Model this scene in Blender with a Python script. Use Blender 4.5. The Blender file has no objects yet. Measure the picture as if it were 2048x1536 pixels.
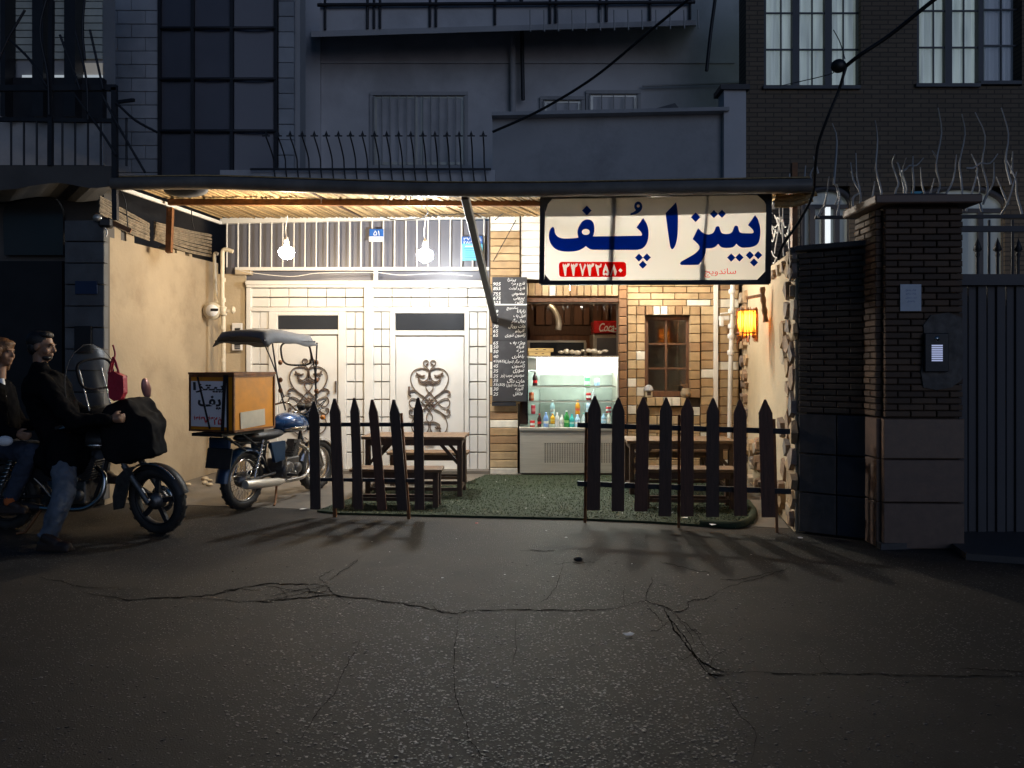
import bpy, bmesh, math, random
from mathutils import Vector, Matrix
R = random.Random(11)
S = bpy.context.scene
COL = S.collection
F = 1540.0            # focal length, in pixels of a 2048 px wide picture
CH = 1.5              # camera height
HZ = 725.0            # horizon row

# ------------------------------------------------------------------ camera
cd = bpy.data.cameras.new('camera'); cam = bpy.data.objects.new('camera', cd); COL.objects.link(cam)
cam.location = (0, 0, CH); cam.rotation_euler = (math.pi/2, 0, 0)
cd.sensor_width = 36; cd.lens = 36*F/2048; cd.shift_y = -(768-HZ)/2048
cd.clip_start = .05; cd.clip_end = 300
S.camera = cam
# ------------------------------------------------------------------ dusk sky, faint last light, exposure
w = bpy.data.worlds.new('World'); S.world = w; w.use_nodes = True
wn = w.node_tree.nodes; wl = w.node_tree.links
bg = wn['Background']; sky = wn.new('ShaderNodeTexSky'); sky.sky_type = 'NISHITA'; sky.sun_disc = False
sky.sun_elevation = math.radians(12); sky.sun_rotation = math.radians(155); sky.air_density = 1.6; sky.ozone_density = 10.0
wl.new(sky.outputs[0], bg.inputs[0]); bg.inputs[1].default_value = 0.011
sd = bpy.data.lights.new('sun', 'SUN'); so = bpy.data.objects.new('sun', sd); COL.objects.link(so)
sd.energy = 0.12; sd.angle = math.radians(40); sd.color = (.57, .68, 1)
so.rotation_euler = (math.radians(78), 0, math.radians(25)); so.location = (0, 0, 20)
S.view_settings.view_transform = 'Standard'; S.view_settings.look = 'None'
S.view_settings.exposure = 1.2; S.view_settings.gamma = 1
S.view_settings.use_curve_mapping = False
S.render.engine = 'CYCLES'
cy = S.cycles
cy.use_denoising = True
try: cy.denoiser = 'OPENIMAGEDENOISE'
except Exception: pass
cy.max_bounces = 8; cy.diffuse_bounces = 4; cy.transmission_bounces = 8; cy.transparent_max_bounces = 12
cy.sample_clamp_indirect = 4.0; cy.caustics_reflective = False; cy.caustics_refractive = False
WARM, COOL = (1.0, .80, .54), (.93, .97, 1.0)
BULB = 415.0

# ------------------------------------------------------------------ helpers
def P(x, y, Y): return Vector(((x-1024)/F*Y, Y, CH-(y-HZ)/F*Y))
def G(x, y): Y = CH*F/(y-HZ); return Vector(((x-1024)/F*Y, Y, 0))
def V(*a): return Vector(a)
def lerp(a, b, t): return a+(b-a)*t
def Rz(a): return Matrix.Rotation(a, 4, 'Z')
def T(*a): return Matrix.Translation(Vector(a))
def smoothpts(pts, n=6, closed=False):
    pts = [Vector(p) for p in pts]; N = len(pts); out = []
    rng = range(N if closed else N-1)
    for i in rng:
        p1, p2 = pts[i], pts[(i+1) % N]
        p0 = pts[i-1] if (i > 0 or closed) else p1*2-p2
        p3 = pts[(i+2) % N] if (i+2 < N or closed) else p2*2-p1
        for k in range(n):
            t = k/n
            out.append(.5*((2*p1)+(p2-p0)*t+(2*p0-5*p1+4*p2-p3)*t*t+(3*p1-p0-3*p2+p3)*t**3))
    if not closed: out.append(pts[-1])
    return out

class MB:
    def __init__(s): s.v = []; s.f = []; s.s = []
    def add(s, v, f, smooth=False):
        o = len(s.v); s.v += [Vector(p) for p in v]
        s.f += [tuple(i+o for i in q) for q in f]; s.s += [smooth]*len(f); return s
    def box(s, c, d, M=None):
        c = Vector(c); x, y, z = d[0]/2, d[1]/2, d[2]/2
        v = [Vector((a, b, e)) for a in (-x, x) for b in (-y, y) for e in (-z, z)]
        if M is not None: v = [M.to_3x3() @ p for p in v]
        return s.add([c+p for p in v], [(0,1,3,2),(4,6,7,5),(0,4,5,1),(2,3,7,6),(0,2,6,4),(1,5,7,3)])
    def rect(s, x0, y0, x1, y1, Y, d=.05):      # box whose front face fills the pixel rectangle on the plane at depth Y
        a, b = P(x0, y1, Y), P(x1, y0, Y)
        return s.box(((a.x+b.x)/2, Y+d/2, (a.z+b.z)/2), (b.x-a.x, d, b.z-a.z))
    def bar(s, p0, p1, w, h, up=(0, 0, 1)):
        p0, p1 = Vector(p0), Vector(p1); d = (p1-p0).normalized(); up = Vector(up)
        if abs(d.dot(up)) > .98: up = Vector((0, 1, 0))
        a = d.cross(up).normalized(); b = a.cross(d)
        a, b = a*w/2, b*h/2
        v = [q+i*a+j*b for q in (p0, p1) for i, j in ((-1,-1),(1,-1),(1,1),(-1,1))]
        return s.add(v, [(3,2,1,0),(4,5,6,7),(0,1,5,4),(1,2,6,5),(2,3,7,6),(3,0,4,7)])
    def tube(s, pts, r, n=8, closed=False, flat=1.0, up=None):
        pts = [Vector(p) for p in pts]; N = len(pts)
        rs = r if isinstance(r, (list, tuple)) else [r]*N
        v = []; f = []; a = None
        for i, p in enumerate(pts):
            if closed: d = (pts[(i+1) % N]-pts[i-1])
            else: d = pts[min(i+1, N-1)]-pts[max(i-1, 0)]
            d = d.normalized() if d.length > 1e-9 else Vector((0, 0, 1))
            if up is not None: a = d.cross(Vector(up)).normalized()
            elif a is None:
                t = Vector((0, 0, 1)) if abs(d.z) < .9 else Vector((1, 0, 0)); a = d.cross(t).normalized()
            else:
                a = a-d*a.dot(d); a = a.normalized() if a.length > 1e-6 else d.orthogonal().normalized()
            b = d.cross(a)
            for k in range(n):
                t = 2*math.pi*(k+.5)/n; v.append(p+(a*math.cos(t)+b*math.sin(t)*flat)*rs[i])
        m = N if closed else N-1
        for i in range(m):
            j = (i+1) % N
            for k in range(n):
                l = (k+1) % n; f.append((i*n+k, i*n+l, j*n+l, j*n+k))
        s.add(v, f, n > 4)
        if not closed:
            s.add([v[k] for k in range(n)], [tuple(reversed(range(n)))]); s.add([v[(N-1)*n+k] for k in range(n)], [tuple(range(n))])
        return s
    def lathe(s, prof, M=None, n=16, smooth=True):
        v = []; f = []
        for r, z in prof:
            for k in range(n):
                t = 2*math.pi*k/n; p = Vector((r*math.cos(t), r*math.sin(t), z)); v.append(M @ p if M is not None else p)
        for i in range(len(prof)-1):
            for k in range(n):
                l = (k+1) % n; f.append((i*n+k, i*n+l, (i+1)*n+l, (i+1)*n+k))
        s.add(v, f, smooth)
        if prof[0] == prof[-1]: return s
        if prof[0][0] > 1e-4: s.add(v[:n], [tuple(reversed(range(n)))])
        if prof[-1][0] > 1e-4: s.add(v[-n:], [tuple(range(n))])
        return s
    def ell(s, c, r, M=None, n=14, m=9):
        c = Vector(c); v = []; f = []
        for i in range(m+1):
            t = math.pi*i/m
            for k in range(n):
                u = 2*math.pi*k/n
                p = Vector((r[0]*math.sin(t)*math.cos(u), r[1]*math.sin(t)*math.sin(u), r[2]*math.cos(t)))
                v.append(c+(M.to_3x3() @ p if M is not None else p))
        for i in range(m):
            for k in range(n):
                l = (k+1) % n; f.append((i*n+k, (i+1)*n+k, (i+1)*n+l, i*n+l))
        return s.add(v, f, True)
    def prism(s, pts, off, smooth=False):
        pts = [Vector(p) for p in pts]; off = Vector(off); n = len(pts)
        s.add(pts+[p+off for p in pts], [tuple(range(n)), tuple(range(2*n-1, n-1, -1))])
        s.add(pts+[p+off for p in pts], [(i, i+n, (i+1) % n+n, (i+1) % n) for i in range(n)], smooth)
        return s
    def quad(s, a, b, c, d): return s.add([a, b, c, d], [(0, 1, 2, 3)])
    def capsule(s, p0, p1, r0, r1, n=12):
        p0, p1 = Vector(p0), Vector(p1); d = p1-p0; L = max(d.length, 1e-5); d = d/L
        pts = []; rs = []
        for i in range(5):
            t = math.pi/2*(i/4); pts.append(p0-d*r0*math.cos(t)); rs.append(max(r0*math.sin(t), 1e-4))
        for i in range(5):
            t = math.pi/2*(i/4); pts.append(p1+d*r1*math.sin(t)); rs.append(max(r1*math.cos(t), 1e-4))
        return s.tube(pts, rs, n)
    def chain(s, pts, rs, n=12):
        for i in range(len(pts)-1): s.capsule(pts[i], pts[i+1], rs[i], rs[i+1], n)
        return s
    def xf(s, M): s.v = [M @ p for p in s.v]; return s
    def mesh(s, name, M=None, weld=False):
        me = bpy.data.meshes.new(name)
        v = [M @ p for p in s.v] if M is not None else s.v
        me.from_pydata([tuple(p) for p in v], [], s.f); me.polygons.foreach_set('use_smooth', s.s)
        bm = bmesh.new(); bm.from_mesh(me)
        if weld: bmesh.ops.remove_doubles(bm, verts=bm.verts, dist=1e-5)
        bmesh.ops.recalc_face_normals(bm, faces=bm.faces)
        bm.to_mesh(me); bm.free(); me.update(); return me

W = {}
def wm(o): return W.get(o.name, Matrix())
def tag(o, label=None, cat=None, group=None, kind=None):
    if label: o['label'] = label
    if cat: o['category'] = cat
    if group: o['group'] = group
    if kind: o['kind'] = kind
    return o
def thing(name, label, cat, M=None, group=None):
    o = bpy.data.objects.new(name, None); COL.objects.link(o); o.empty_display_size = .1
    M = M if M is not None else Matrix()
    if isinstance(M, Vector): M = Matrix.Translation(M)
    o.matrix_basis = M; W[o.name] = M.copy()
    return tag(o, label, cat, group)
def link(name, me, mat, parent, Ml=None, label=None):
    o = bpy.data.objects.new(name, me); COL.objects.link(o)
    if mat and not me.materials: me.materials.append(mat)
    if parent: o.parent = parent
    Ml = Ml if Ml is not None else Matrix()
    o.matrix_basis = Ml; W[o.name] = (wm(parent) if parent else Matrix()) @ Ml
    if label: o['label'] = label
    return o
def part(name, mb, mat, parent, local=False, label=None, bevel=0, kind=None, seg=1, weld=False, own=True):
    Mi = None
    if not local: Mi = wm(parent).inverted()
    vs = [Mi @ p for p in mb.v] if Mi is not None else mb.v
    c = Vector()
    if own and vs:                              # the part's own origin in its middle
        lo = Vector(min(p[i] for p in vs) for i in range(3)); hi = Vector(max(p[i] for p in vs) for i in range(3)); c = (lo+hi)/2
    t = MB(); t.v = [p-c for p in vs]; t.f = mb.f; t.s = mb.s
    me = t.mesh(name, weld=weld)
    o = link(name, me, mat, parent, Matrix.Translation(c), label)
    if kind: o['kind'] = kind
    if bevel: bev(o, bevel, seg)
    return o
def bev(o, wd, seg=1):
    b = o.modifiers.new('bevel', 'BEVEL'); b.width = wd; b.segments = seg; b.limit_method = 'ANGLE'; b.angle_limit = math.radians(40)
def solo(name, mb, mat, label, cat, base=None, group=None, kind=None, bevel=0, weld=False):
    if base is None:
        lo = Vector(min(p[i] for p in mb.v) for i in range(3)); hi = Vector(max(p[i] for p in mb.v) for i in range(3))
        base = Vector(((lo.x+hi.x)/2, (lo.y+hi.y)/2, lo.z))
    me = mb.mesh(name, Matrix.Translation(-base), weld)
    o = link(name, me, mat, None, Matrix.Translation(base)); tag(o, label, cat, group, kind)
    if bevel: bev(o, bevel)
    return o
def dup(root, M, label=None):
    r = root.copy(); COL.objects.link(r); r.matrix_basis = M; W[r.name] = M.copy()
    if label: r['label'] = label
    for ch in list(root.children):
        c = ch.copy(); COL.objects.link(c); c.parent = r
        for g in list(ch.children):
            d = g.copy(); COL.objects.link(d); d.parent = c
    return r
def bake(o):                                     # modifiers into the mesh
    dg = bpy.context.evaluated_depsgraph_get()
    me = bpy.data.meshes.new_from_object(o.evaluated_get(dg)); 
    return me
def remeshed(name, mb, mat, parent, voxel=.012, smooth=4, label=None):
    tmp = bpy.data.objects.new('tmp', mb.mesh('tmp')); COL.objects.link(tmp)
    m = tmp.modifiers.new('r', 'REMESH'); m.mode = 'VOXEL'; m.voxel_size = voxel; m.use_smooth_shade = True
    if smooth: q = tmp.modifiers.new('s', 'SMOOTH'); q.iterations = smooth; q.factor = .5
    bpy.context.view_layer.update()
    me = bake(tmp); me.name = name; bpy.data.objects.remove(tmp)
    me.polygons.foreach_set('use_smooth', [True]*len(me.polygons))
    if parent: me.transform(wm(parent).inverted())
    return link(name, me, mat, parent, None, label)
def crumple(o, amp, scale=9):                     # cloth folds and slackness pressed into a mesh
    from mathutils import noise
    me = o.data; nr = [v.normal.copy() for v in me.vertices]
    for v, q in zip(me.vertices, nr):
        p = v.co; a = noise.noise(Vector((p.x*scale, p.y*scale, p.z*scale*.55)))+.5*noise.noise(p*scale*2.3); v.co = p+q*amp*(a-.6*abs(noise.noise(p*scale*1.3)))
    me.update(); return o
def flatmesh(loops, ext=.0015):                  # list of closed 2-D loops (even-odd) -> thin mesh in XY
    c = bpy.data.curves.new('flat', 'CURVE'); c.dimensions = '2D'; c.fill_mode = 'BOTH'; c.extrude = ext
    for lp in loops:
        sp = c.splines.new('POLY'); sp.points.add(len(lp)-1)
        for i, p in enumerate(lp): sp.points[i].co = (p[0], p[1], 0, 1)
        sp.use_cyclic_u = True
    o = bpy.data.objects.new('flat', c); COL.objects.link(o); bpy.context.view_layer.update()
    me = bake(o); bpy.data.objects.remove(o); bpy.data.curves.remove(c); return me
FORMS = {'ا':(0xFE8D,0xFE8E),'آ':(0xFE81,0xFE82),'ب':(0xFE8F,0xFE90,0xFE91,0xFE92),'پ':(0xFB56,0xFB57,0xFB58,0xFB59),'ت':(0xFE95,0xFE96,0xFE97,0xFE98),
 'ج':(0xFE9D,0xFE9E,0xFE9F,0xFEA0),'چ':(0xFB7A,0xFB7B,0xFB7C,0xFB7D),'خ':(0xFEA5,0xFEA6,0xFEA7,0xFEA8),'د':(0xFEA9,0xFEAA),'ر':(0xFEAD,0xFEAE),'ز':(0xFEAF,0xFEB0),'ژ':(0xFB8A,0xFB8B),
 'س':(0xFEB1,0xFEB2,0xFEB3,0xFEB4),'ش':(0xFEB5,0xFEB6,0xFEB7,0xFEB8),'ص':(0xFEB9,0xFEBA,0xFEBB,0xFEBC),'غ':(0xFECD,0xFECE,0xFECF,0xFED0),'ف':(0xFED1,0xFED2,0xFED3,0xFED4),'ق':(0xFED5,0xFED6,0xFED7,0xFED8),
 'ک':(0xFB8E,0xFB8F,0xFB90,0xFB91),'گ':(0xFB92,0xFB93,0xFB94,0xFB95),'ل':(0xFEDD,0xFEDE,0xFEDF,0xFEE0),'م':(0xFEE1,0xFEE2,0xFEE3,0xFEE4),'ن':(0xFEE5,0xFEE6,0xFEE7,0xFEE8),'و':(0xFEED,0xFEEE),'ه':(0xFEE9,0xFEEA,0xFEEB,0xFEEC),'ی':(0xFBFC,0xFBFD,0xFBFE,0xFBFF)}
def shape(t):
    out = []
    for i, ch in enumerate(t):
        if ch not in FORMS: out.append({'(': ')', ')': '('}.get(ch, ch)); continue
        f = FORMS[ch]; pv = i > 0 and t[i-1] in FORMS and len(FORMS[t[i-1]]) == 4; nx = i+1 < len(t) and t[i+1] in FORMS
        k = (3 if pv and nx else 2 if nx else 1 if pv else 0) if len(f) == 4 else (1 if pv else 0)
        out.append(chr(f[k]))
    return ''.join(reversed(out))
def textmesh(body, shear=0, offset=0, ext=.0):
    c = bpy.data.curves.new('t', 'FONT'); c.body = body; c.shear = shear; c.offset = offset; c.extrude = ext; c.resolution_u = 3
    o = bpy.data.objects.new('t', c); COL.objects.link(o); bpy.context.view_layer.update()
    me = bake(o); bpy.data.objects.remove(o); bpy.data.curves.remove(c); return me
def fitmesh(me, x0, y0, x1, y1, keep=False, z=0.0, align='c'):       # scale a flat mesh into a rectangle of its plane
    xs = [v.co.x for v in me.vertices]; ys = [v.co.y for v in me.vertices]
    if not xs: return me
    a, b, c, d = min(xs), max(xs), min(ys), max(ys)
    sx = (x1-x0)/max(b-a, 1e-6); sy = (y1-y0)/max(d-c, 1e-6)
    ox, oy = x0, y0
    if keep:
        s_ = min(sx, sy); w_ = (b-a)*s_; h_ = (d-c)*s_
        ox = x0 if align == 'l' else x1-w_ if align == 'r' else (x0+x1-w_)/2
        oy = (y0+y1-h_)/2; sx = sy = s_
    for v in me.vertices: v.co = Vector((ox+(v.co.x-a)*sx, oy+(v.co.y-c)*sy, v.co.z+z))
    return me
def mergemesh(ms, name):
    mb = MB()
    for m in ms: mb.add([v.co.copy() for v in m.vertices], [tuple(p.vertices) for p in m.polygons]); bpy.data.meshes.remove(m)
    me = bpy.data.meshes.new(name); me.from_pydata([tuple(p) for p in mb.v], [], mb.f); me.update(); return me
def frameM(o, ux, uy):
    ux = Vector(ux).normalized(); uy = Vector(uy); uy = (uy-ux*uy.dot(ux)).normalized(); n = ux.cross(uy)
    M = Matrix.Identity(4)
    for i, a in enumerate((ux, uy, n)):
        for k in range(3): M[k][i] = a[k]
    M.translation = Vector(o); return M
def put(name, me, M, mat, parent):               # mesh given in a plane's own frame, placed at world matrix M under parent
    return link(name, me, mat, parent, (wm(parent).inverted() if parent else Matrix()) @ M)

# ------------------------------------------------------------------ materials
def nodes(name):
    m = bpy.data.materials.new(name); m.use_nodes = True; n = m.node_tree.nodes; return m, n, m.node_tree.links, n['Principled BSDF']
def mat(name, col, rough=.6, metal=0, var=.2, vs=5, bump=.15, bs=40, dirt=None, ds=1.2, damt=.5, palette=None, coat=0, streak=False, spec=.5, bd=.01, island=None):
    m, n, l, b = nodes(name)
    geo = n.new('ShaderNodeNewGeometry'); pos = geo.outputs['Position']
    if streak:
        mp = n.new('ShaderNodeMapping'); mp.inputs['Scale'].default_value = streak; l.new(pos, mp.inputs[0]); pos2 = mp.outputs[0]
    else: pos2 = pos
    nz = n.new('ShaderNodeTexNoise'); nz.inputs['Scale'].default_value = vs; nz.inputs['Detail'].default_value = 6; l.new(pos2, nz.inputs['Vector'])
    if palette:
        oi = n.new('ShaderNodeObjectInfo'); rp = n.new('ShaderNodeValToRGB'); rp.color_ramp.interpolation = 'CONSTANT'
        e = rp.color_ramp.elements; tot = sum(q[0] for q in palette); acc = 0
        for i, (wgt, c) in enumerate(palette):
            el = e[i] if i < 2 else e.new(acc/tot)
            el.position = acc/tot; el.color = (*c, 1); acc += wgt
        l.new(oi.outputs['Random'], rp.inputs[0]); base = rp.outputs[0]
    else:
        rgb = n.new('ShaderNodeRGB'); rgb.outputs[0].default_value = (*col, 1); base = rgb.outputs[0]
    mr = n.new('ShaderNodeMapRange'); mr.inputs[1].default_value = .25; mr.inputs[2].default_value = .75; mr.inputs[3].default_value = 1-var; mr.inputs[4].default_value = 1+var
    l.new(nz.outputs[0], mr.inputs[0])
    mx = n.new('ShaderNodeMix'); mx.data_type = 'RGBA'; mx.blend_type = 'MULTIPLY'; mx.inputs[0].default_value = 1
    l.new(base, mx.inputs[6]); l.new(mr.outputs[0], mx.inputs[7]); out = mx.outputs[2]
    if island:                                  # every loose strand gets its own tone
        ir = n.new('ShaderNodeMapRange'); ir.inputs[3].default_value = island[0]; ir.inputs[4].default_value = island[1]; l.new(geo.outputs['Random Per Island'], ir.inputs[0])
        m4 = n.new('ShaderNodeMix'); m4.data_type = 'RGBA'; m4.blend_type = 'MULTIPLY'; m4.inputs[0].default_value = 1; l.new(out, m4.inputs[6]); l.new(ir.outputs[0], m4.inputs[7]); out = m4.outputs[2]
    if dirt:
        n2 = n.new('ShaderNodeTexNoise'); n2.inputs['Scale'].default_value = ds; n2.inputs['Detail'].default_value = 8; n2.inputs['Roughness'].default_value = .65; l.new(pos, n2.inputs['Vector'])
        r2 = n.new('ShaderNodeMapRange'); r2.inputs[1].default_value = .5; r2.inputs[2].default_value = .72; r2.inputs[3].default_value = 0; r2.inputs[4].default_value = damt; l.new(n2.outputs[0], r2.inputs[0])
        m2 = n.new('ShaderNodeMix'); m2.data_type = 'RGBA'; l.new(r2.outputs[0], m2.inputs[0]); l.new(out, m2.inputs[6]); m2.inputs[7].default_value = (*dirt, 1); out = m2.outputs[2]
    l.new(out, b.inputs['Base Color'])
    b.inputs['Metallic'].default_value = metal; b.inputs['Specular IOR Level'].default_value = spec; b.inputs['Coat Weight'].default_value = coat; b.inputs['Coat Roughness'].default_value = .08
    rr = n.new('ShaderNodeMapRange'); rr.inputs[3].default_value = max(rough-.12, .03); rr.inputs[4].default_value = min(rough+.12, 1); l.new(nz.outputs[0], rr.inputs[0]); l.new(rr.outputs[0], b.inputs['Roughness'])
    if bump:
        n3 = n.new('ShaderNodeTexNoise'); n3.inputs['Scale'].default_value = bs; n3.inputs['Detail'].default_value = 5; l.new(pos2 if streak else pos, n3.inputs['Vector'])
        bp = n.new('ShaderNodeBump'); bp.inputs['Strength'].default_value = bump; bp.inputs['Distance'].default_value = bd; l.new(n3.outputs[0], bp.inputs['Height']); l.new(bp.outputs[0], b.inputs['Normal'])
    return m
def emit(name, col, st):
    m, n, l, b = nodes(name); b.inputs['Base Color'].default_value = (.8, .8, .8, 1)
    b.inputs['Emission Color'].default_value = (*col, 1); b.inputs['Emission Strength'].default_value = st; return m
def clear(name, col=(1, 1, 1), mixv=.12, rough=.03, k=.6):          # thin clear sheet: mostly see-through with a gloss
    m, n, l, b = nodes(name); tr = n.new('ShaderNodeBsdfTransparent'); tr.inputs[0].default_value = (*col, 1)
    gl = n.new('ShaderNodeBsdfGlossy'); gl.inputs['Roughness'].default_value = rough
    fr = n.new('ShaderNodeLayerWeight'); fr.inputs[0].default_value = .15
    ad = n.new('ShaderNodeMath'); ad.operation = 'ADD'; ad.use_clamp = True; ad.inputs[1].default_value = mixv*.3
    sc = n.new('ShaderNodeMath'); sc.operation = 'MULTIPLY'; sc.inputs[1].default_value = k
    l.new(fr.outputs['Fresnel'], sc.inputs[0]); l.new(sc.outputs[0], ad.inputs[0])
    mx = n.new('ShaderNodeMixShader'); l.new(ad.outputs[0], mx.inputs[0]); l.new(tr.outputs[0], mx.inputs[1]); l.new(gl.outputs[0], mx.inputs[2])
    l.new(mx.outputs[0], n['Material Output'].inputs[0]); return m
def cloth(name, col, tcol=None, tw=.55):          # translucent printed fabric
    m, n, l, b = nodes(name); df = n.new('ShaderNodeBsdfDiffuse'); df.inputs[0].default_value = (*col, 1)
    tl = n.new('ShaderNodeBsdfTranslucent'); tl.inputs[0].default_value = (*(tcol or col), 1)
    mx = n.new('ShaderNodeMixShader'); mx.inputs[0].default_value = tw; l.new(df.outputs[0], mx.inputs[1]); l.new(tl.outputs[0], mx.inputs[2])
    l.new(mx.outputs[0], n['Material Output'].inputs[0]); return m

TAN, CREAM = (.40, .235, .10), (.76, .71, .60)
m_brick = mat('facing_brick', TAN, .72, palette=[(5, (.40, .265, .135)), (4, (.47, .33, .18)), (3, (.54, .40, .23)), (2, (.33, .20, .10)), (3, CREAM)], var=.18, vs=9, bump=.35, bs=70)
m_brown = mat('brown_brick', (.24, .125, .06), .75, palette=[(3, (.22, .115, .055)), (3, (.28, .15, .07)), (2, (.18, .09, .045))], var=.2, vs=9, bump=.35, bs=70)
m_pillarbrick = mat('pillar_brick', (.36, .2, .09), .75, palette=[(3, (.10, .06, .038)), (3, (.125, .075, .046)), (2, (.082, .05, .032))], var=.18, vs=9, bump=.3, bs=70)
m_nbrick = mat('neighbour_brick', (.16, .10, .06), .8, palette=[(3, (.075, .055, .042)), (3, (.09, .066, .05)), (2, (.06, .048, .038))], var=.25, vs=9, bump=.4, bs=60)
m_mortar = mat('dark_mortar', (.075, .055, .04), .9, bump=.3, bs=60)
m_white = mat('cream_white_paint', (.76, .735, .68), .42, var=.05, vs=3, bump=.04, bs=20, dirt=(.45, .38, .28), ds=1.6, damt=.22)
m_whitedk = mat('panel_gap', (.34, .29, .23), .7, bump=0)
m_iron = mat('bronze_iron', (.14, .10, .075), .5, .35, bump=.2, bs=80)
m_black = mat('black_metal', (.018, .018, .02), .5, .2, bump=.1)
m_rail = mat('dark_rail', (.035, .035, .04), .5, .4, bump=.1)
m_plaster = mat('tan_plaster', (.36, .285, .19), .88, var=.12, vs=2.2, bump=.35, bs=26, dirt=(.22, .165, .105), ds=1.3, damt=.75)
m_plaster2 = mat('ochre_plaster', (.52, .42, .28), .88, var=.10, vs=3, bump=.4, bs=30, dirt=(.36, .26, .15), ds=1.3, damt=.4)
m_stone = mat('flag_stone', (.3, .22, .16), .8, palette=[(2, (.30, .20, .13)), (2, (.22, .17, .14)), (2, (.38, .26, .15)), (1, (.17, .15, .14)), (1, (.42, .34, .25))], var=.3, vs=12, bump=.6, bs=40)
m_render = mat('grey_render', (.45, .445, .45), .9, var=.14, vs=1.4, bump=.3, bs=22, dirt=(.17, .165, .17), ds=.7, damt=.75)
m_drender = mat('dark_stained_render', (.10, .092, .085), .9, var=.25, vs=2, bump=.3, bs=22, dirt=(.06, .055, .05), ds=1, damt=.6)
m_render2 = mat('pale_render', (.60, .59, .60), .9, var=.12, vs=1.2, bump=.25, bs=22, dirt=(.22, .21, .21), ds=.8, damt=.4)
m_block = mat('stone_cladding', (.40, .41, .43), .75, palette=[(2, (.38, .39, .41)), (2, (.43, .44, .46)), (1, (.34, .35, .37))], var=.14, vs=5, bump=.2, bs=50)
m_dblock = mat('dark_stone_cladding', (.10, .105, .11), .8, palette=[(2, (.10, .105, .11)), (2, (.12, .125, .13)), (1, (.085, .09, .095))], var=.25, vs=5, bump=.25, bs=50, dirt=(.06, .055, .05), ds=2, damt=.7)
m_dglass = mat('dark_glazing', (.035, .037, .042), .18, var=.1, vs=2, bump=.03, bs=3, spec=.6)
m_gglass = mat('grey_glazing', (.14, .14, .165), .4, var=.1, vs=2, bump=.02, bs=3)
m_wood = mat('dark_wood', (.060, .034, .022), .6, var=.35, vs=7, bump=.5, bs=30, streak=(8, 8, 1))
m_picket = mat('picket_wood', (.055, .028, .018), .55, palette=[(2, (.080, .045, .032)), (2, (.115, .050, .030)), (1, (.055, .036, .028))], var=.35, vs=6, bump=.4, bs=30, streak=(10, 10, .8), dirt=(.09, .04, .022), ds=2, damt=.4)
m_table = mat('table_wood', (.19, .115, .06), .6, var=.35, vs=5, bump=.5, bs=24, streak=(1.2, 14, 14), dirt=(.10, .06, .035), ds=3, damt=.6)
m_tleg = mat('table_leg_wood', (.085, .05, .032), .6, var=.3, vs=6, bump=.4, bs=24)
m_reed = mat('reed', (.42, .27, .11), .75, palette=[(1, (.42, .27, .11)), (1, (.46, .30, .13))], var=.45, vs=22, bump=.4, bs=60)
m_reedmat = mat('reed_matting', (.42, .28, .125), .75, var=.3, vs=16, bump=.4, bs=60, streak=(5, 1, 5), dirt=(.17, .10, .05), ds=2.5, damt=.5, island=(.40, 1.25))
m_steel = mat('brushed_steel', (.60, .56, .48), .38, .45, var=.1, vs=4, bump=.08, bs=30, streak=(1, 1, 20))
m_alu = mat('pale_metal', (.62, .58, .5), .35, .6, var=.08, bump=.05)
m_chrome = mat('worn_chrome', (.52, .51, .50), .22, 1, var=.12, vs=12, bump=.06, bs=60)
m_engine = mat('engine_alloy', (.16, .155, .15), .42, .8, var=.3, vs=20, bump=.3, bs=60)
m_rubber = mat('tyre_rubber', (.022, .021, .02), .7, var=.3, vs=14, bump=.5, bs=70, dirt=(.07, .06, .05), ds=6, damt=.4)
m_blue = mat('blue_tank_paint', (.015, .065, .19), .25, .25, var=.1, bump=.02, coat=.7)
m_bluedk = mat('blue_panel_paint', (.012, .04, .09), .32, .2, var=.2, bump=.03, coat=.5)
m_seat = mat('seat_vinyl', (.018, .018, .02), .45, var=.3, bump=.25, bs=50)
m_orange = mat('orange_box_board', (.74, .28, .012), .45, var=.10, vs=4, bump=.08, bs=10, dirt=(.36, .15, .03), ds=3, damt=.5)
m_rust = mat('rusty_brown_trim', (.20, .085, .03), .6, .2, var=.4, vs=14, bump=.3)
m_tarp = mat('grey_tarp', (.11, .115, .125), .7, var=.25, vs=6, bump=.5, bs=14, dirt=(.2, .17, .13), ds=3, damt=.4)
m_sheet = mat('white_print', (.82, .82, .82), .5, var=.05, bump=.03)
m_inkblk = mat('black_ink', (.03, .03, .032), .5, bump=0)
m_inkred = mat('red_ink', (.62, .03, .03), .5, bump=0)
m_chalk = mat('chalk', (.85, .85, .82), .9, var=.2, vs=120, bump=0)
m_board = mat('slate_board', (.040, .040, .045), .7, var=.35, vs=3, bump=.06, dirt=(.075, .075, .08), ds=3, damt=.8)
m_wreed = mat('weathered_reed', (.24, .19, .13), .8, var=.45, vs=18, bump=.4, bs=60, island=(.5, 1.2))
m_blind = mat('blind_slat', (.60, .62, .54), .7, var=.15, vs=6, bump=.1)
m_pipe = mat('cream_pipe_paint', (.60, .53, .40), .45, var=.12, vs=10, bump=.1, dirt=(.32, .25, .16), ds=5, damt=.5)
m_wpipe = mat('white_pipe', (.74, .71, .66), .4, var=.08, vs=8, bump=.05)
m_iwood = mat('interior_wood', (.20, .085, .036), .5, var=.3, vs=3, bump=.1, streak=(6, 6, 1))
m_wframe = mat('window_wood', (.13, .06, .03), .5, var=.3, vs=5, bump=.3, streak=(6, 6, 1))
m_iwall = mat('interior_wall', (.17, .10, .07), .8, bump=.1)
m_red = mat('red_enamel', (.58, .02, .02), .28, bump=0, coat=.3)
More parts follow.
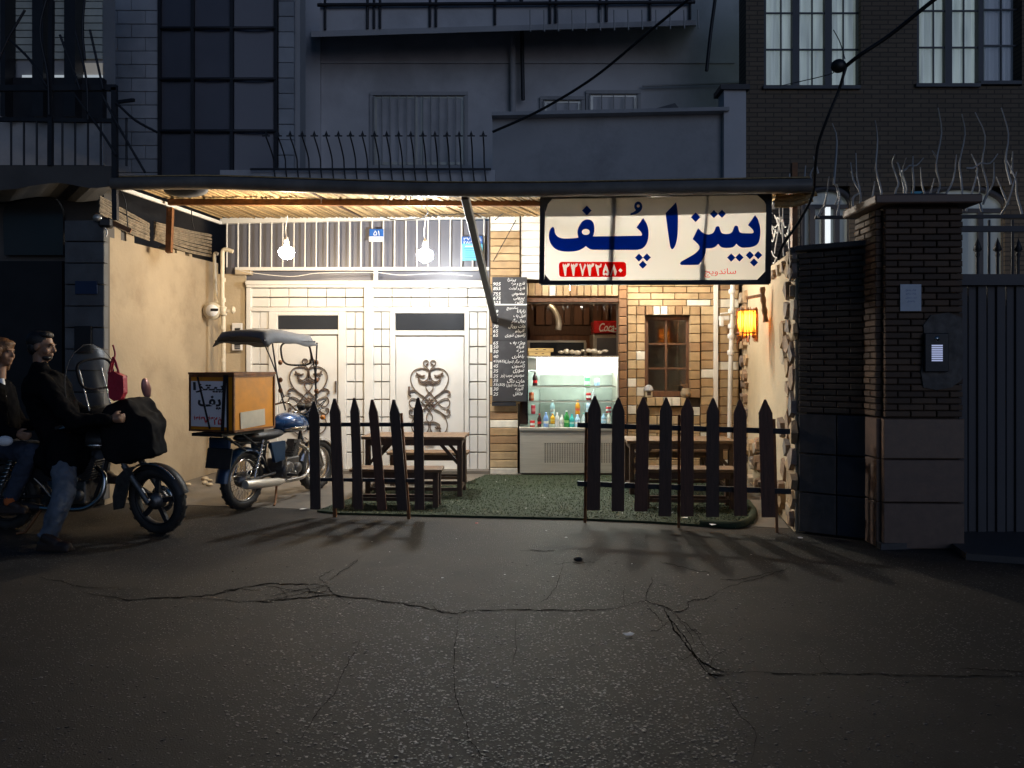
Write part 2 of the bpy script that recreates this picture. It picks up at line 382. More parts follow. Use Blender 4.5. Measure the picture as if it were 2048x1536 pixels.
m_card = mat('pizza_carton', (.52, .36, .14), .7, bump=.1)
m_wprint = mat('white_lettering', (.85, .84, .82), .5, bump=0)
m_plateblue = mat('blue_enamel', (.02, .11, .38), .35, bump=0)
m_cyan = mat('cyan_sticker', (.10, .46, .55), .5, var=.1, bump=0)
m_paper = mat('paper', (.62, .66, .72), .8, var=.08, vs=20, bump=.1)
m_denim = mat('denim', (.105, .125, .155), .85, var=.4, vs=9, bump=.5, bs=30, dirt=(.17, .22, .29), ds=5, damt=.5)
m_denimdk = mat('dark_denim', (.03, .04, .065), .85, var=.3, vs=9, bump=.4, bs=30)
m_greyden = mat('grey_trousers', (.12, .105, .09), .85, var=.3, vs=9, bump=.5, bs=30)
m_jacket = mat('black_jacket', (.006, .006, .007), .9, spec=.06, var=.3, vs=9, bump=.5, bs=24)
m_skin = mat('skin', (.27, .145, .085), .5, var=.1, vs=30, bump=.1, bs=120)
m_hair = mat('dark_hair', (.012, .009, .008), .5, var=.3, vs=60, bump=.6, bs=120)
m_bhair = mat('light_brown_hair', (.13, .06, .022), .5, var=.35, vs=60, bump=.6, bs=120)
m_shoe = mat('brown_shoe', (.03, .017, .012), .6, bump=.2)
m_sock = mat('beige_sock', (.46, .37, .29), .9, bump=.3)
m_osock = mat('orange_sock', (.55, .13, .03), .9, bump=.3)
m_bag = mat('red_bag', (.42, .015, .035), .55, var=.25, vs=9, bump=.4, bs=30)
m_turf = mat('turf_base', (.026, .040, .018), .9, var=.4, vs=30, bump=.6, bs=120)
m_blade = mat('turf_blade', (.040, .062, .028), .8, var=.5, vs=8, bump=0, dirt=(.075, .075, .05), ds=3, damt=.7, island=(.6, 1.4))
m_litter = mat('paper_scrap', (.88, .87, .85), .8, bump=0)
m_crack = mat('crack_gap_dark', (.011, .010, .009), 1, bump=0, spec=0)
m_cable = mat('black_cable', (.012, .012, .013), .5, bump=0)
m_spike = mat('grey_spike_iron', (.40, .39, .38), .5, .4, bump=.2, bs=60)
m_bark = mat('branch_wood', (.24, .13, .065), .8, var=.35, vs=30, bump=.7, bs=60)
m_twig = mat('wicker_twig', (.26, .105, .03), .6, var=.4, vs=40, bump=.3)
m_curtain = mat('net_curtain', (.55, .58, .56), .9, var=.2, vs=3, bump=.5, bs=9, streak=(8, 8, .4))
m_gate = mat('grey_gate_paint', (.075, .07, .075), .6, .1, var=.2, vs=3, bump=.1)
m_slab = mat('granite_slab', (.20, .155, .12), .55, palette=[(1, (.17, .105, .075)), (1, (.20, .125, .085)), (1, (.145, .09, .065))], var=.2, vs=14, bump=.15)
m_slabblue = mat('blue_painted_slab', (.016, .022, .036), .5, var=.25, vs=8, bump=.15)
m_slabdk = mat('dark_granite', (.07, .062, .06), .55, var=.25, vs=14, bump=.15)
m_clear = clear('clear_sheet'); m_film = clear('case_glass', (.93, .96, .95), .08)
m_plastic = clear('plastic_strip', (.85, .83, .8), .5, .2)
# ================================================================== GROUND
def asphalt():
    m, n, l, b = nodes('worn_asphalt'); geo = n.new('ShaderNodeNewGeometry'); pos = geo.outputs['Position']
    def noise(s, d=6, r=.6):
        q = n.new('ShaderNodeTexNoise'); q.inputs['Scale'].default_value = s; q.inputs['Detail'].default_value = d; q.inputs['Roughness'].default_value = r; l.new(pos, q.inputs['Vector']); return q.outputs[0]
    def rng(i, a, c, d, e):
        q = n.new('ShaderNodeMapRange'); q.inputs[1].default_value = a; q.inputs[2].default_value = c; q.inputs[3].default_value = d; q.inputs[4].default_value = e; l.new(i, q.inputs[0]); return q.outputs[0]
    def mixc(f, a, c):
        q = n.new('ShaderNodeMix'); q.data_type = 'RGBA'; l.new(f, q.inputs[0])
        for i, x in ((6, a), (7, c)):
            if isinstance(x, tuple): q.inputs[i].default_value = (*x, 1)
            else: l.new(x, q.inputs[i])
        return q.outputs[2]
    def math2(op, a, c):
        q = n.new('ShaderNodeMath'); q.operation = op
        for i, x in enumerate((a, c)):
            if isinstance(x, float): q.inputs[i].default_value = x
            else: l.new(x, q.inputs[i])
        return q.outputs[0]
    big = noise(.55, 4); mid = noise(3.2, 6); fine = noise(140, 3)
    vo = n.new('ShaderNodeTexVoronoi'); vo.inputs['Scale'].default_value = 62; l.new(pos, vo.inputs['Vector'])
    vd = vo.outputs['Distance']; vc = n.new('ShaderNodeSeparateColor'); l.new(vo.outputs['Color'], vc.inputs[0])
    stone = math2('MULTIPLY', rng(vd, .22, .34, 1, 0), rng(vc.outputs[0], .50, .54, 0, 1))    # only some cells hold a bare stone
    wear = rng(math2('ADD', big, math2('MULTIPLY', mid, .35)), .58, .80, .10, .8)
    stone = math2('MULTIPLY', stone, wear)
    col = mixc(rng(mid, .3, .7, 0, 1), (.028, .0235, .0195), (.048, .040, .032))
    col = mixc(rng(big, .42, .60, 0, .85), col, (.027, .0245, .022))
    sta = noise(.9, 3, .5); col = mixc(rng(sta, .56, .72, 0, .75), col, (.060, .050, .040)); oil = noise(1.7, 2, .4); col = mixc(rng(oil, .64, .74, 0, .8), col, (.012, .011, .010))
    col = mixc(rng(fine, .45, .75, 0, .5), col, (.018, .017, .016))
    col = mixc(stone, col, (.22, .205, .19)); l.new(col, b.inputs['Base Color'])
    l.new(rng(stone, 0, 1, .72, .4), b.inputs['Roughness']); b.inputs['Specular IOR Level'].default_value = .30
    h = math2('ADD', math2('MULTIPLY', stone, 1.0), math2('MULTIPLY', fine, .55))
    bp = n.new('ShaderNodeBump'); bp.inputs['Strength'].default_value = .9; bp.inputs['Distance'].default_value = .007; l.new(h, bp.inputs['Height']); l.new(bp.outputs[0], b.inputs['Normal'])
    return m
m_asphalt = asphalt()
m_concrete = mat('yard_concrete', (.16, .14, .115), .7, var=.25, vs=4, bump=.3, bs=50, dirt=(.08, .07, .06), ds=1.6, damt=.7)
street = MB().quad((-60, -30, 0), (60, -30, 0), (60, 60, 0), (-60, 60, 0))
so_ = solo('street', street, m_asphalt, None, None, V(0, 0, 0), kind='structure')
yard = MB(); yv = [(-4.4, 8.25), (-.6, 7.62), (1.0, 7.32), (2.5, 6.95), (3.2, 10.4), (3.2, 13.2), (-5.2, 13.2), (-4.2, 10.6)]
yard.prism([(x, y, -.05) for x, y in yv], (0, 0, .054))
solo('yard_floor', yard, m_concrete, None, None, V(0, 9, 0), kind='structure')
# road cracks: ragged tapering ribbons, the gaps' darkness put into their colour
def crack(pix, wd=.012):
    pts = smoothpts([V(x, y, 0) for x, y in pix], 9); n = len(pts); L = []; Rr = []; dx = dy = 0
    for i, p in enumerate(pts):
        d = pts[min(i+1, n-1)]-pts[max(i-1, 0)]; d.normalize(); q = V(-d.y, d.x, 0)
        dx = .6*dx+R.uniform(-1.7, 1.7); w_ = max(.6, wd*105*(.3+R.random()*1.0)*min(1, 5*min(i, n-1-i)/n+.12)); c = p+q*dx
        for lst, sg_ in ((L, 1), (Rr, -1)): e = c+q*w_*.5*sg_; g = G(e.x, e.y); lst.append(V(g.x, g.y, .003))
    mb = MB(); mb.add(L+Rr, [(i, i+1, n+i+1, n+i) for i in range(n-1)]); return mb
CR = [([(175, 1187), (260, 1200), (350, 1195), (430, 1188), (520, 1171), (610, 1170), (655, 1172)], .016), ([(350, 1195), (440, 1202), (520, 1204), (600, 1198), (660, 1190), (760, 1203), (850, 1216), (905, 1228), (945, 1222), (1030, 1220), (1120, 1220), (1210, 1219), (1250, 1213)], .014),
 ([(655, 1172), (665, 1185), (690, 1200)], .014), ([(700, 1130), (715, 1120), (690, 1140), (660, 1160)], .010), ([(920, 1225), (912, 1270), (908, 1330), (912, 1390), (930, 1440), (940, 1480), (965, 1510), (1010, 1536)], .014),
 ([(720, 1280), (690, 1340), (668, 1390), (640, 1420), (600, 1480)], .011), ([(1128, 1120), (1118, 1160), (1100, 1190), (1082, 1208)], .012), ([(1250, 1213), (1290, 1203), (1330, 1216), (1355, 1222), (1378, 1215), (1380, 1205), (1420, 1195), (1440, 1182)], .014), ([(1290, 1203), (1300, 1170), (1305, 1155)], .012),
 ([(1325, 1215), (1340, 1240), (1365, 1268), (1390, 1310), (1420, 1335), (1455, 1345)], .028), ([(1330, 1225), (1350, 1262), (1380, 1300), (1415, 1345), (1460, 1350)], .03), ([(1455, 1344), (1520, 1346), (1600, 1350), (1660, 1348), (1750, 1349), (1860, 1352), (2000, 1354), (2150, 1356)], .013),
 ([(1440, 1160), (1490, 1157), (1545, 1146)], .009), ([(1320, 1125), (1350, 1133), (1420, 1146)], .008), ([(1920, 1338), (1990, 1341), (2090, 1344)], .011), ([(80, 1156), (130, 1165), (170, 1176), (238, 1176)], .010), ([(1440, 1370), (1480, 1430), (1510, 1470), (1500, 1530)], .012), ([(520, 1204), (560, 1196), (620, 1186), (660, 1190)], .010), ([(1040, 1102), (1075, 1103), (1108, 1101)], .009)]
for q in ([(520, 1171), (600, 1180), (655, 1172)], [(540, 1192), (590, 1183), (640, 1186), (660, 1176)], [(560, 1178), (575, 1190), (570, 1200)], [(610, 1171), (618, 1184), (612, 1196)], [(640, 1174), (632, 1188), (638, 1197)], [(655, 1172), (640, 1155), (668, 1140)], [(1330, 1216), (1352, 1232), (1372, 1258), (1392, 1290)], [(1345, 1222), (1368, 1246), (1400, 1276), (1418, 1318)], [(1340, 1240), (1318, 1258), (1300, 1262)], [(1390, 1310), (1365, 1318), (1350, 1312)], [(1420, 1335), (1432, 1312), (1452, 1302)], [(1365, 1268), (1388, 1262), (1402, 1266)], [(1405, 1322), (1418, 1350), (1440, 1362)], [(1030, 1240), (1032, 1290), (1026, 1330)], [(1250, 1213), (1245, 1190), (1252, 1172)], [(1290, 1203), (1316, 1236), (1328, 1250)], [(905, 1228), (880, 1222), (860, 1212)], [(760, 1203), (800, 1206), (870, 1208)], [(1440, 1182), (1480, 1168), (1540, 1150), (1580, 1136)], [(1108, 1128), (1150, 1127), (1190, 1124)], [(430, 1188), (470, 1180), (520, 1182)], [(1660, 1348), (1640, 1320), (1650, 1300)]): CR.append((q, .009))
for pix, wd in CR: part('crack', crack(pix, wd), m_crack, so_)
# loose aggregate standing proud of the binder
ag = MB(); cnt = 0
def dens(x, y):
    px, py = 1024+F*x/y, HZ+F*CH/y
    d = .30+.5*math.exp(-((px-1000)/520)**2)
    for cx, cy_, sx, sy in ((870, 1330, 160, 120), (1380, 1290, 70, 60), (1250, 1440, 260, 90), (1150, 1145, 45, 30), (620, 1290, 130, 60), (1050, 1480, 250, 60)): d += .55*math.exp(-((px-cx)/sx)**2-((py-cy_)/sy)**2)
    if px > 1500: d *= .35
    if px < 450: d *= .45
    if py < 1160: d *= .45
    return min(d, 1)
while cnt < 10500:
    y = R.uniform(2.7, 5.8); x = R.uniform(-.62, .62)*y*1.08
    if R.random() > dens(x, y)*min(1, (3.4/y)**2.2): continue
    cnt += 1; a = R.uniform(0, 6.28); rr_ = R.choice((.003, .004, .005, .006, .008))*R.uniform(.8, 1.15); h = rr_*R.uniform(.18, .42); tx, ty = R.uniform(-.3, .3), R.uniform(-.3, .3); o = len(ag.v); m_ = 5
    for k in range(m_): t = a+2*math.pi*k/m_; ag.v.append(V(x+math.cos(t)*rr_*1.25, y+math.sin(t)*rr_, -.001))
    for k in range(m_): t = a+2*math.pi*k/m_; ag.v.append(V(x+math.cos(t)*rr_*.85, y+math.sin(t)*rr_*.68, h*(1+tx*math.cos(t)+ty*math.sin(t))))
    ag.f += [tuple(o+m_+k for k in range(m_))]+[(o+k, o+(k+1) % m_, o+m_+(k+1) % m_, o+m_+k) for k in range(m_)]; ag.s += [False]*(m_+1)
part('aggregate', ag, mat('bare_aggregate', (.085, .076, .068), .42, var=.3, vs=90, bump=.2, bs=200, spec=.55, island=(.25, 1.9)), so_, kind='stuff')
# artificial turf rug with short blades and a rolled corner
tq = [G(858, 1034), G(1140, 1040), G(1300, 1047), G(1470, 1058), G(1508, 1048), G(1505, 1030), V(2.62, 8.9, 0), V(2.9, 10.1, 0), V(-.35, 10.15, 0), V(-.62, 9.3, 0), V(-1.6, 9.0, 0), V(-1.95, 7.7, 0), V(-1.7, 7.58, 0)]
tp = MB(); tp.prism([V(p.x, p.y, .004) for p in tq], (0, 0, .018))
turf = solo('turf_mat', tp, m_turf, 'worn green artificial turf mat laid in front of the shop counter', 'turf mat', V(1, 9, 0))
def inpoly(x, y):
    c = False; j = len(tq)-1
    for i in range(len(tq)):
        a, b_ = tq[i], tq[j]
        if (a.y > y) != (b_.y > y) and x < (b_.x-a.x)*(y-a.y)/(b_.y-a.y)+a.x: c = not c
        j = i
    return c
bl = MB(); k = 0
while k < 26000:
    x, y = R.uniform(-2, 3), 7+3.2*R.random()**1.3
    if not inpoly(x, y): continue
    k += 1; h = R.uniform(.006, .016); a = R.uniform(0, 6.28); q = V(math.cos(a), math.sin(a), 0)*.005; t = V(R.uniform(-.012, .012), R.uniform(-.012, .012), h)
    c = V(x, y, .02); bl.v += [c-q, c+q, c+t]; o = len(bl.v); bl.f.append((o-3, o-2, o-1)); bl.s.append(False)
part('blade', bl, m_blade, turf, kind='stuff')
rl = MB().tube(smoothpts([V(p.x, p.y, .03) for p in (G(1400, 1052), G(1470, 1056), G(1500, 1046), G(1506, 1028), G(1496, 1012))], 6), .036, 10)
part('rolled_edge', rl, m_turf, turf)

# ================================================================== brick and panel layers
def unitbox(name, bevel=.0):
    me = MB().box((0, 0, 0), (1, 1, 1)).mesh(name); return me
_shared = {}
def piece(name, c, d, material, parent, rot=None, key=None):       # one brick, tile or panel: a shared chamfered block
    sz = tuple(round(x, 3) for x in d); kk = (name, sz, material.name)
    if kk not in _shared:
        b_ = min(.006, min(sz)*.2); mb = MB(); x, y, z = sz[0]/2, sz[1]/2, sz[2]/2
        v = [(-x, y, -z), (x, y, -z), (x, y, z), (-x, y, z), (-x, -y+b_, -z), (x, -y+b_, -z), (x, -y+b_, z), (-x, -y+b_, z), (-x+b_, -y, -z+b_), (x-b_, -y, -z+b_), (x-b_, -y, z-b_), (-x+b_, -y, z-b_)]
        f = [(0, 1, 2, 3)]+[(i, (i+1) % 4, 4+(i+1) % 4, 4+i) for i in range(4)]+[(4+i, 4+(i+1) % 4, 8+(i+1) % 4, 8+i) for i in range(4)]+[(8, 9, 10, 11)]
        mb.add(v, f); _shared[kk] = mb.mesh(name)
    M = Matrix.Translation(c)
    if rot is not None: M = M @ rot
    return link(name, _shared[kk], material, parent, wm(parent).inverted() @ M)
def bricks(parent, x0, y0, x1, y1, Y, courses, bl_px, material, d=.06, gap=.009, off=.5, name='brick', jit=.003, rows=None, stag=True):
    H = (y1-y0)/courses; s_ = Y/F
    for r in range(courses):
        if rows and r not in rows: continue
        x = x0-(bl_px*off if (r % 2 and stag) else 0)
        while x < x1-2:
            a, b_ = max(x, x0), min(x+bl_px, x1); x += bl_px
            if b_-a < 4: continue
            a3, b3 = P(a, y0+r*H+H, Y), P(b_, y0+r*H, Y)
            piece(name, V((a3.x+b3.x)/2, Y+d/2+R.uniform(-jit, jit), (a3.z+b3.z)/2), (round(b3.x-a3.x-gap, 2), d, round(b3.z-a3.z-gap, 3)), material, parent, Rz(R.uniform(-.006, .006)))
def soldiers(parent, x0, y0, x1, y1, Y, n, material, d=.08, gap=.01, name='brick'):
    for i in range(n):
        a3, b3 = P(lerp(x0, x1, i/n), y1, Y), P(lerp(x0, x1, (i+1)/n), y0, Y)
        piece(name, V((a3.x+b3.x)/2, Y+d/2+R.uniform(-.004, .004), (a3.z+b3.z)/2), (round(b3.x-a3.x-gap, 3), d, round(b3.z-a3.z-gap/2, 3)), material, parent)

# ================================================================== SHOP (brick front)
YB = 10.4
shop = thing('brick_shop', 'tan brick takeaway shop front with a serving counter and a small wooden window', 'shop', V(1.6, YB, 0))
bk = MB()                                                      # mortar bed behind the facing bricks, with the openings left free
bk.rect(978, 430, 1040, 960, YB+.02, .28)
bk.rect(1040, 428, 1238, 562, YB+.05, .25)
bk.rect(1238, 428, 1480, 632, YB+.03, .27); bk.rect(1238, 632, 1289, 960, YB+.03, .27); bk.rect(1381, 632, 1480, 960, YB+.03, .27); bk.rect(1289, 794, 1381, 960, YB+.03, .27)
part('wall', bk, m_mortar, shop)
bricks(shop, 980, 432, 1040, 552, YB-.05, 8, 62, m_brick, stag=False)
bricks(shop, 980, 808, 1036, 952, YB-.05, 9, 58, m_brick, stag=False, jit=.006)
bricks(shop, 980, 552, 1040, 808, YB-.03, 15, 62, m_brick, stag=False, d=.05)
soldiers(shop, 1042, 566, 1238, 592, YB-.03, 14, m_brick)
bricks(shop, 1254, 560, 1428, 612, YB-.015, 4, 48, m_brick, d=.05)
bricks(shop, 1238, 562, 1254, 955, YB-.09, 22, 16.5, m_brown, d=.12, stag=False)
bricks(shop, 1255, 612, 1290, 955, YB-.015, 19, 18, m_brick, d=.05, stag=False)
bricks(shop, 1380, 612, 1401, 796, YB-.05, 10, 21, m_brick, d=.09, stag=False)
bricks(shop, 1401, 612, 1428, 955, YB-.015, 19, 27, m_brick, d=.05, stag=False)
bricks(shop, 1290, 814, 1400, 955, YB-.015, 8, 48, m_brick, d=.05)
bricks(shop, 1437, 562, 1478, 955, YB-.005, 22, 41, m_brick, d=.05, stag=False)
soldiers(shop, 1292, 612, 1380, 630, YB-.06, 6, m_brick, d=.10)
soldiers(shop, 1294, 795, 1378, 812, YB-.08, 5, m_brick, d=.12)
part('corner_trim', MB().rect(1428.5, 560, 1436.5, 958, YB-.05, .08), m_white, shop, bevel=.004)
for i in range(8): part('siding_board', MB().rect(1042, 430+i*16.2, 1240, 445+i*16.2, YB-.005+.004*(i % 2), .05), m_white, shop)
part('header_board', MB().rect(1040, 596, 1238, 604, YB-.06, .10), m_wframe, shop, bevel=.004)
# wooden window with six panes
wf = MB(); Yw = YB+.06
for r_ in ((1289.5, 632.5, 1381, 640), (1289.5, 782, 1381, 793.5), (1289.5, 640, 1296.5, 782), (1372.5, 640, 1381, 782)): wf.rect(*r_, Yw, .07)
win = part('window', wf, m_wframe, shop, bevel=.003)
mu = MB(); mu.rect(1330, 640, 1334, 782, Yw+.015, .03); mu.rect(1296.5, 686, 1330, 689.5, Yw+.015, .03); mu.rect(1334, 686, 1372.5, 689.5, Yw+.015, .03); mu.rect(1296.5, 735, 1330, 738.5, Yw+.015, .03); mu.rect(1334, 735, 1372.5, 738.5, Yw+.015, .03)
part('muntin', mu, m_wframe, win)
for (a, b_) in ((1296.5, 1330), (1334, 1372.5)):
    for (c, d) in ((640, 686), (689.5, 735), (738.5, 782)): part('pane', MB().rect(a, c, b_, d, Yw+.03, .006), m_clear, win)
# room behind the counter
rm = MB(); X0, X1 = P(1040, 0, YB).x-.12, P(1440, 0, YB).x
Zt = P(0, 560, YB).z+.12
rm.box(((X0+X1)/2, 13.05, Zt/2), (X1-X0+.1, .1, Zt)); rm.box((X0-.05, 11.7, Zt/2), (.1, 2.6, Zt)); rm.box((X1+.05, 11.7, Zt/2), (.1, 2.6, Zt)); rm.box(((X0+X1)/2, 11.9, Zt+.05), (X1-X0+.2, 2.4, .1))
part('room', rm, m_iwall, shop)
Yr = 12.9
for i in range(9): 
    x = 1072+i*19; part('wall_panel', MB().rect(x, 612+(i % 2)*2, x+(12 if i % 2 else 17), 650, Yr, .06), m_iwood, shop, bevel=.004)
part('wall_panel', MB().rect(1060, 652, 1245, 670, Yr, .05), m_wframe, shop)
part('wall_panel', MB().rect(1060, 671, 1245, 700, Yr-.03, .05), m_iwood, shop)
hp = MB(); hp.rect(1055, 681, 1172, 685, 12.3, .04); hp.rect(1055, 685, 1060, 760, 12.3, .04); hp.rect(1168, 685, 1173, 760, 12.3, .04)
hf = part('hatch_frame', hp, m_alu, shop); part('hatch_pane', MB().rect(1060, 685, 1168, 760, 12.32, .01), m_dglass, hf)
# translucent strips tied up under the lintel
sc_ = thing('plastic_strip_curtain', 'ragged clear plastic strips bunched up under the counter lintel', 'strip curtain', P(1138, 606, YB+.02))
for i in range(22):
    st = MB()
    x = 1048+i*8.7+R.uniform(-3, 3); L = R.uniform(12, 36) if i > 12 else R.uniform(3, 18); p0 = P(x, 606, YB+.02); p1 = P(x+R.uniform(-2, 2), 606+L, YB+.02); q = V(R.uniform(.012, .022), R.uniform(-.012, .012), 0)
    st.add([p0-q, p0+q, lerp(p0, p1, .6)+q*.9+V(0, .01, 0), p1+q*.2, p1-q*.3, lerp(p0, p1, .6)-q+V(0, -.01, 0)], [(0, 1, 2, 5), (5, 2, 3, 4)]); part('strip', st, m_plastic, sc_)
fr = MB().rect(1042, 604.5, 1237, 607.5, YB+.01, .03); part('rail', fr, m_alu, sc_)
# flexible duct
du = MB(); dp = smoothpts([P(1097, 610, 12.0), P(1106, 618, 12.0), P(1114, 634, 12.0), P(1117, 648, 12.0), P(1116, 660, 12.0)], 9)
du.tube(dp, [.05+.006*(i % 2) for i in range(len(dp))], 12)
solo('flexible_duct', du, m_alu, 'ribbed silver flexible duct hanging behind the counter', 'duct')

# ================================================================== WHITE STEEL ENTRANCE
YG = 10.5
ent = thing('steel_entrance', 'white steel double entrance with gridded panels and two scrollwork doors', 'entrance', V(-1.9, YG, 0))
fm = MB(); d = .10
fm.rect(490, 561, 980, 569.5, YG-.05, .16); fm.rect(492, 569.5, 980, 575, YG-.03, .13)
fm.rect(492, 575, 502, 945, YG, d); fm.rect(728, 575, 746, 945, YG-.02, .12); fm.rect(973.5, 575, 980, 945, YG, d)
fm.rect(502, 614.5, 728, 623, YG+.004, .09); fm.rect(746, 614.5, 973.5, 623, YG+.004, .09)
fm.rect(537, 623, 555, 940, YG+.004, .09); fm.rect(676, 623, 692, 940, YG+.004, .09); fm.rect(780, 623, 790.5, 940, YG+.004, .09); fm.rect(929, 623, 938, 940, YG+.004, .09)
fm.rect(555, 623, 676, 631, YG+.008, .08); fm.rect(790.5, 623, 929, 626.5, YG+.008, .08); fm.rect(555, 659, 676, 669, YG+.008, .08); fm.rect(790.5, 661, 929, 671, YG+.008, .08)
fm.rect(502, 940, 973.5, 945, YG-.01, .12)
part('frame', fm, m_white, ent, bevel=.006)
part('backing', MB().rect(502, 575, 973, 940, YG+.095, .03), m_whitedk, ent)
def panels(x0, y0, x1, y1, nx, ny, gx=1.3, gy=2.2):
    for i in range(nx):
        for j in range(ny):
            a3, b3 = P(lerp(x0, x1, i/nx)+gx/2, lerp(y0, y1, (j+1)/ny)-gy/2, YG+.035), P(lerp(x0, x1, (i+1)/nx)-gx/2, lerp(y0, y1, j/ny)+gy/2, YG+.035)
            piece('panel', V((a3.x+b3.x)/2, YG+.035+.025+R.uniform(-.003, .003), (a3.z+b3.z)/2), (b3.x-a3.x, .05, b3.z-a3.z), m_white, ent)
panels(502, 575, 728, 614.5, 6, 2); panels(746, 575, 973.5, 614.5, 6, 2)
panels(502, 623, 537, 940, 2, 9); panels(692, 623, 728, 940, 2, 9); panels(746, 623, 780, 940, 2, 9); panels(938, 623, 973.5, 940, 2, 9)
part('transom_light', MB().rect(556.5, 632, 674.5, 658, YG+.03, .02), m_dglass, ent)
part('transom_light', MB().rect(792, 627.5, 927.5, 660, YG+.03, .02), m_dglass, ent)
Yd = YG+.035
def leaf(x0, x1, y0):
    dr = part('door', MB().rect(x0, y0, x1, 939, Yd, .05), m_white, ent, bevel=.004); return dr
dl = leaf(557, 674.5, 671.5); dr_ = leaf(792, 927.5, 673.5)
# wrought iron scrolls, drawn once for one half, mirrored, then set on both doors (units: picture pixels about the axis)
def scroll(cx, y0):
    mb = MB(); Yq = Yd-.022
    s = 1/7.313
    def c(pts, wd=.011, n=5):
        for sg in (1, -1):
            pp = [P(cx+sg*(x-1015)*s, y0+(y-150)*s, Yq) for x, y in pts]
            mb.tube(smoothpts(pp, n), wd, 4, flat=.8)
    c([(1015, 310), (985, 260), (1060, 300), (1000, 300)][:1]+[(1040, 270), (1085, 225), (1105, 180), (1080, 150), (1045, 155), (1032, 185), (1050, 205), (1072, 200)])
    c([(1015, 430), (1022, 320), (1080, 270), (1160, 265), (1240, 300), (1285, 370), (1285, 460), (1240, 560), (1170, 640), (1095, 690), (1060, 730), (950, 840), (880, 790)][:-1])
    c([(1022, 310), (1030, 380), (1050, 430), (1100, 460), (1150, 440), (1185, 395)], .012)
    c([(1015, 450), (960, 480), (930, 490), (880, 470), (855, 430)], .013)
    c([(1015, 485), (1060, 500), (1068, 550), (1030, 610), (960, 680), (905, 740)], .010)
    c([(1015, 610), (1080, 690), (1140, 770), (1200, 830), (1270, 840), (1310, 780), (1290, 715), (1230, 710), (1160, 745), (1090, 800), (1015, 880)], .011)
    c([(1095, 680), (1160, 640), (1220, 590), (1280, 590), (1315, 625), (1305, 660), (1280, 655)], .014)
    c([(1070, 850), (1150, 890), (1220, 940), (1270, 960), (1305, 930), (1305, 880), (1275, 875), (1268, 900)], .014)
    c([(1180, 910), (1240, 980), (1275, 1080), (1260, 1170), (1210, 1225), (1130, 1270), (1050, 1310), (1020, 1360), (1050, 1390), (1085, 1350)], .011)
    c([(1015, 880), (1055, 960), (1055, 1020), (1015, 1055)], .010)
    c([(1015, 1060), (1080, 1050), (1150, 1080), (1165, 1120), (1130, 1150), (1095, 1120)], .013)
    c([(1000, 1060), (1005, 1140), (975, 1200), (940, 1215)], .012)
    for sg in (1, -1):                             # acanthus leaves
        for (x, y, r, a) in ((1110, 380, 34, .5), (1160, 370, 40, -.3), (1195, 345, 30, -.9), (1205, 370, 22, .4), (1050, 205, 22, 0), (1150, 1130, 45, .7), (1165, 1175, 26, 1.1)):
            mb.ell(P(cx+sg*(x-1015)*s, y0+(y-150)*s, Yq-.004), (r*s*YG/F, .010, r*.5*s*YG/F), Matrix.Rotation(a*sg, 4, 'Y'), 8, 5)
    for k in range(8):
        a = k*math.pi/4; mb.ell(P(cx, y0+(760-150)*s, Yq-.008)+V(math.cos(a), 0, math.sin(a))*.035, (.034, .012, .014), Matrix.Rotation(-a, 4, 'Y'), 8, 5)
    mb.ell(P(cx, y0+(760-150)*s, Yq-.012), (.026, .016, .026), None, 8, 5)
    return mb
part('scrollwork', scroll(859, 721), m_iron, dr_); part('scrollwork', scroll(617, 718), m_iron, dl)
part('handle', MB().rect(669.5, 762, 672, 785, Yd-.03, .03), m_iron, dl); part('handle', MB().rect(816, 773, 819.5, 790, Yd-.06, .06), m_iron, dr_)
# barred fanlight over the doors
part('lintel_glazing', MB().rect(452, 441, 980, 561, YG+.10, .03), m_gglass, ent)
tb = MB(); tb.add(*[(lambda a, b_, c, e: [a, b_, c, e, a+V(0, .08, 0), b_+V(0, .08, 0), c+V(0, .08, 0), e+V(0, .08, 0)])(P(440, 447, YG), P(980, 436, YG), P(980, 426, YG), P(440, 436, YG)), [(0, 1, 2, 3), (7, 6, 5, 4), (0, 4, 5, 1), (1, 5, 6, 2), (2, 6, 7, 3), (3, 7, 4, 0)]])
part('top_rail', tb, m_white, ent)
part('bottom_rail', MB().rect(470, 534, 980, 541, YG-.002, .05), m_white, ent, bevel=.004)
part('short_post', MB().rect(747, 541, 755, 561, YG, .06), m_white, ent)
for i in range(24):
    x = 454+i*22.35; yt = lerp(447, 436, (x-440)/540)
    part('bar', MB().tube([P(x, yt-1, YG+.02), P(x-.5, 534.5, YG+.02)], .011, 8), m_white, ent)
part('step', MB().rect(496, 941, 980, 950, YG-.16, .16), m_concrete, ent, bevel=.008)

# plaster pier between the boundary wall and the doors
pr = MB().rect(436, 548, 491, 946, YG+.06, .4); pr.rect(470, 540, 500, 549, YG-.02, .4)
pier = solo('plaster_pier', pr, m_plaster2, 'narrow cream plaster pier carrying the intercom beside the white doors', 'pier')

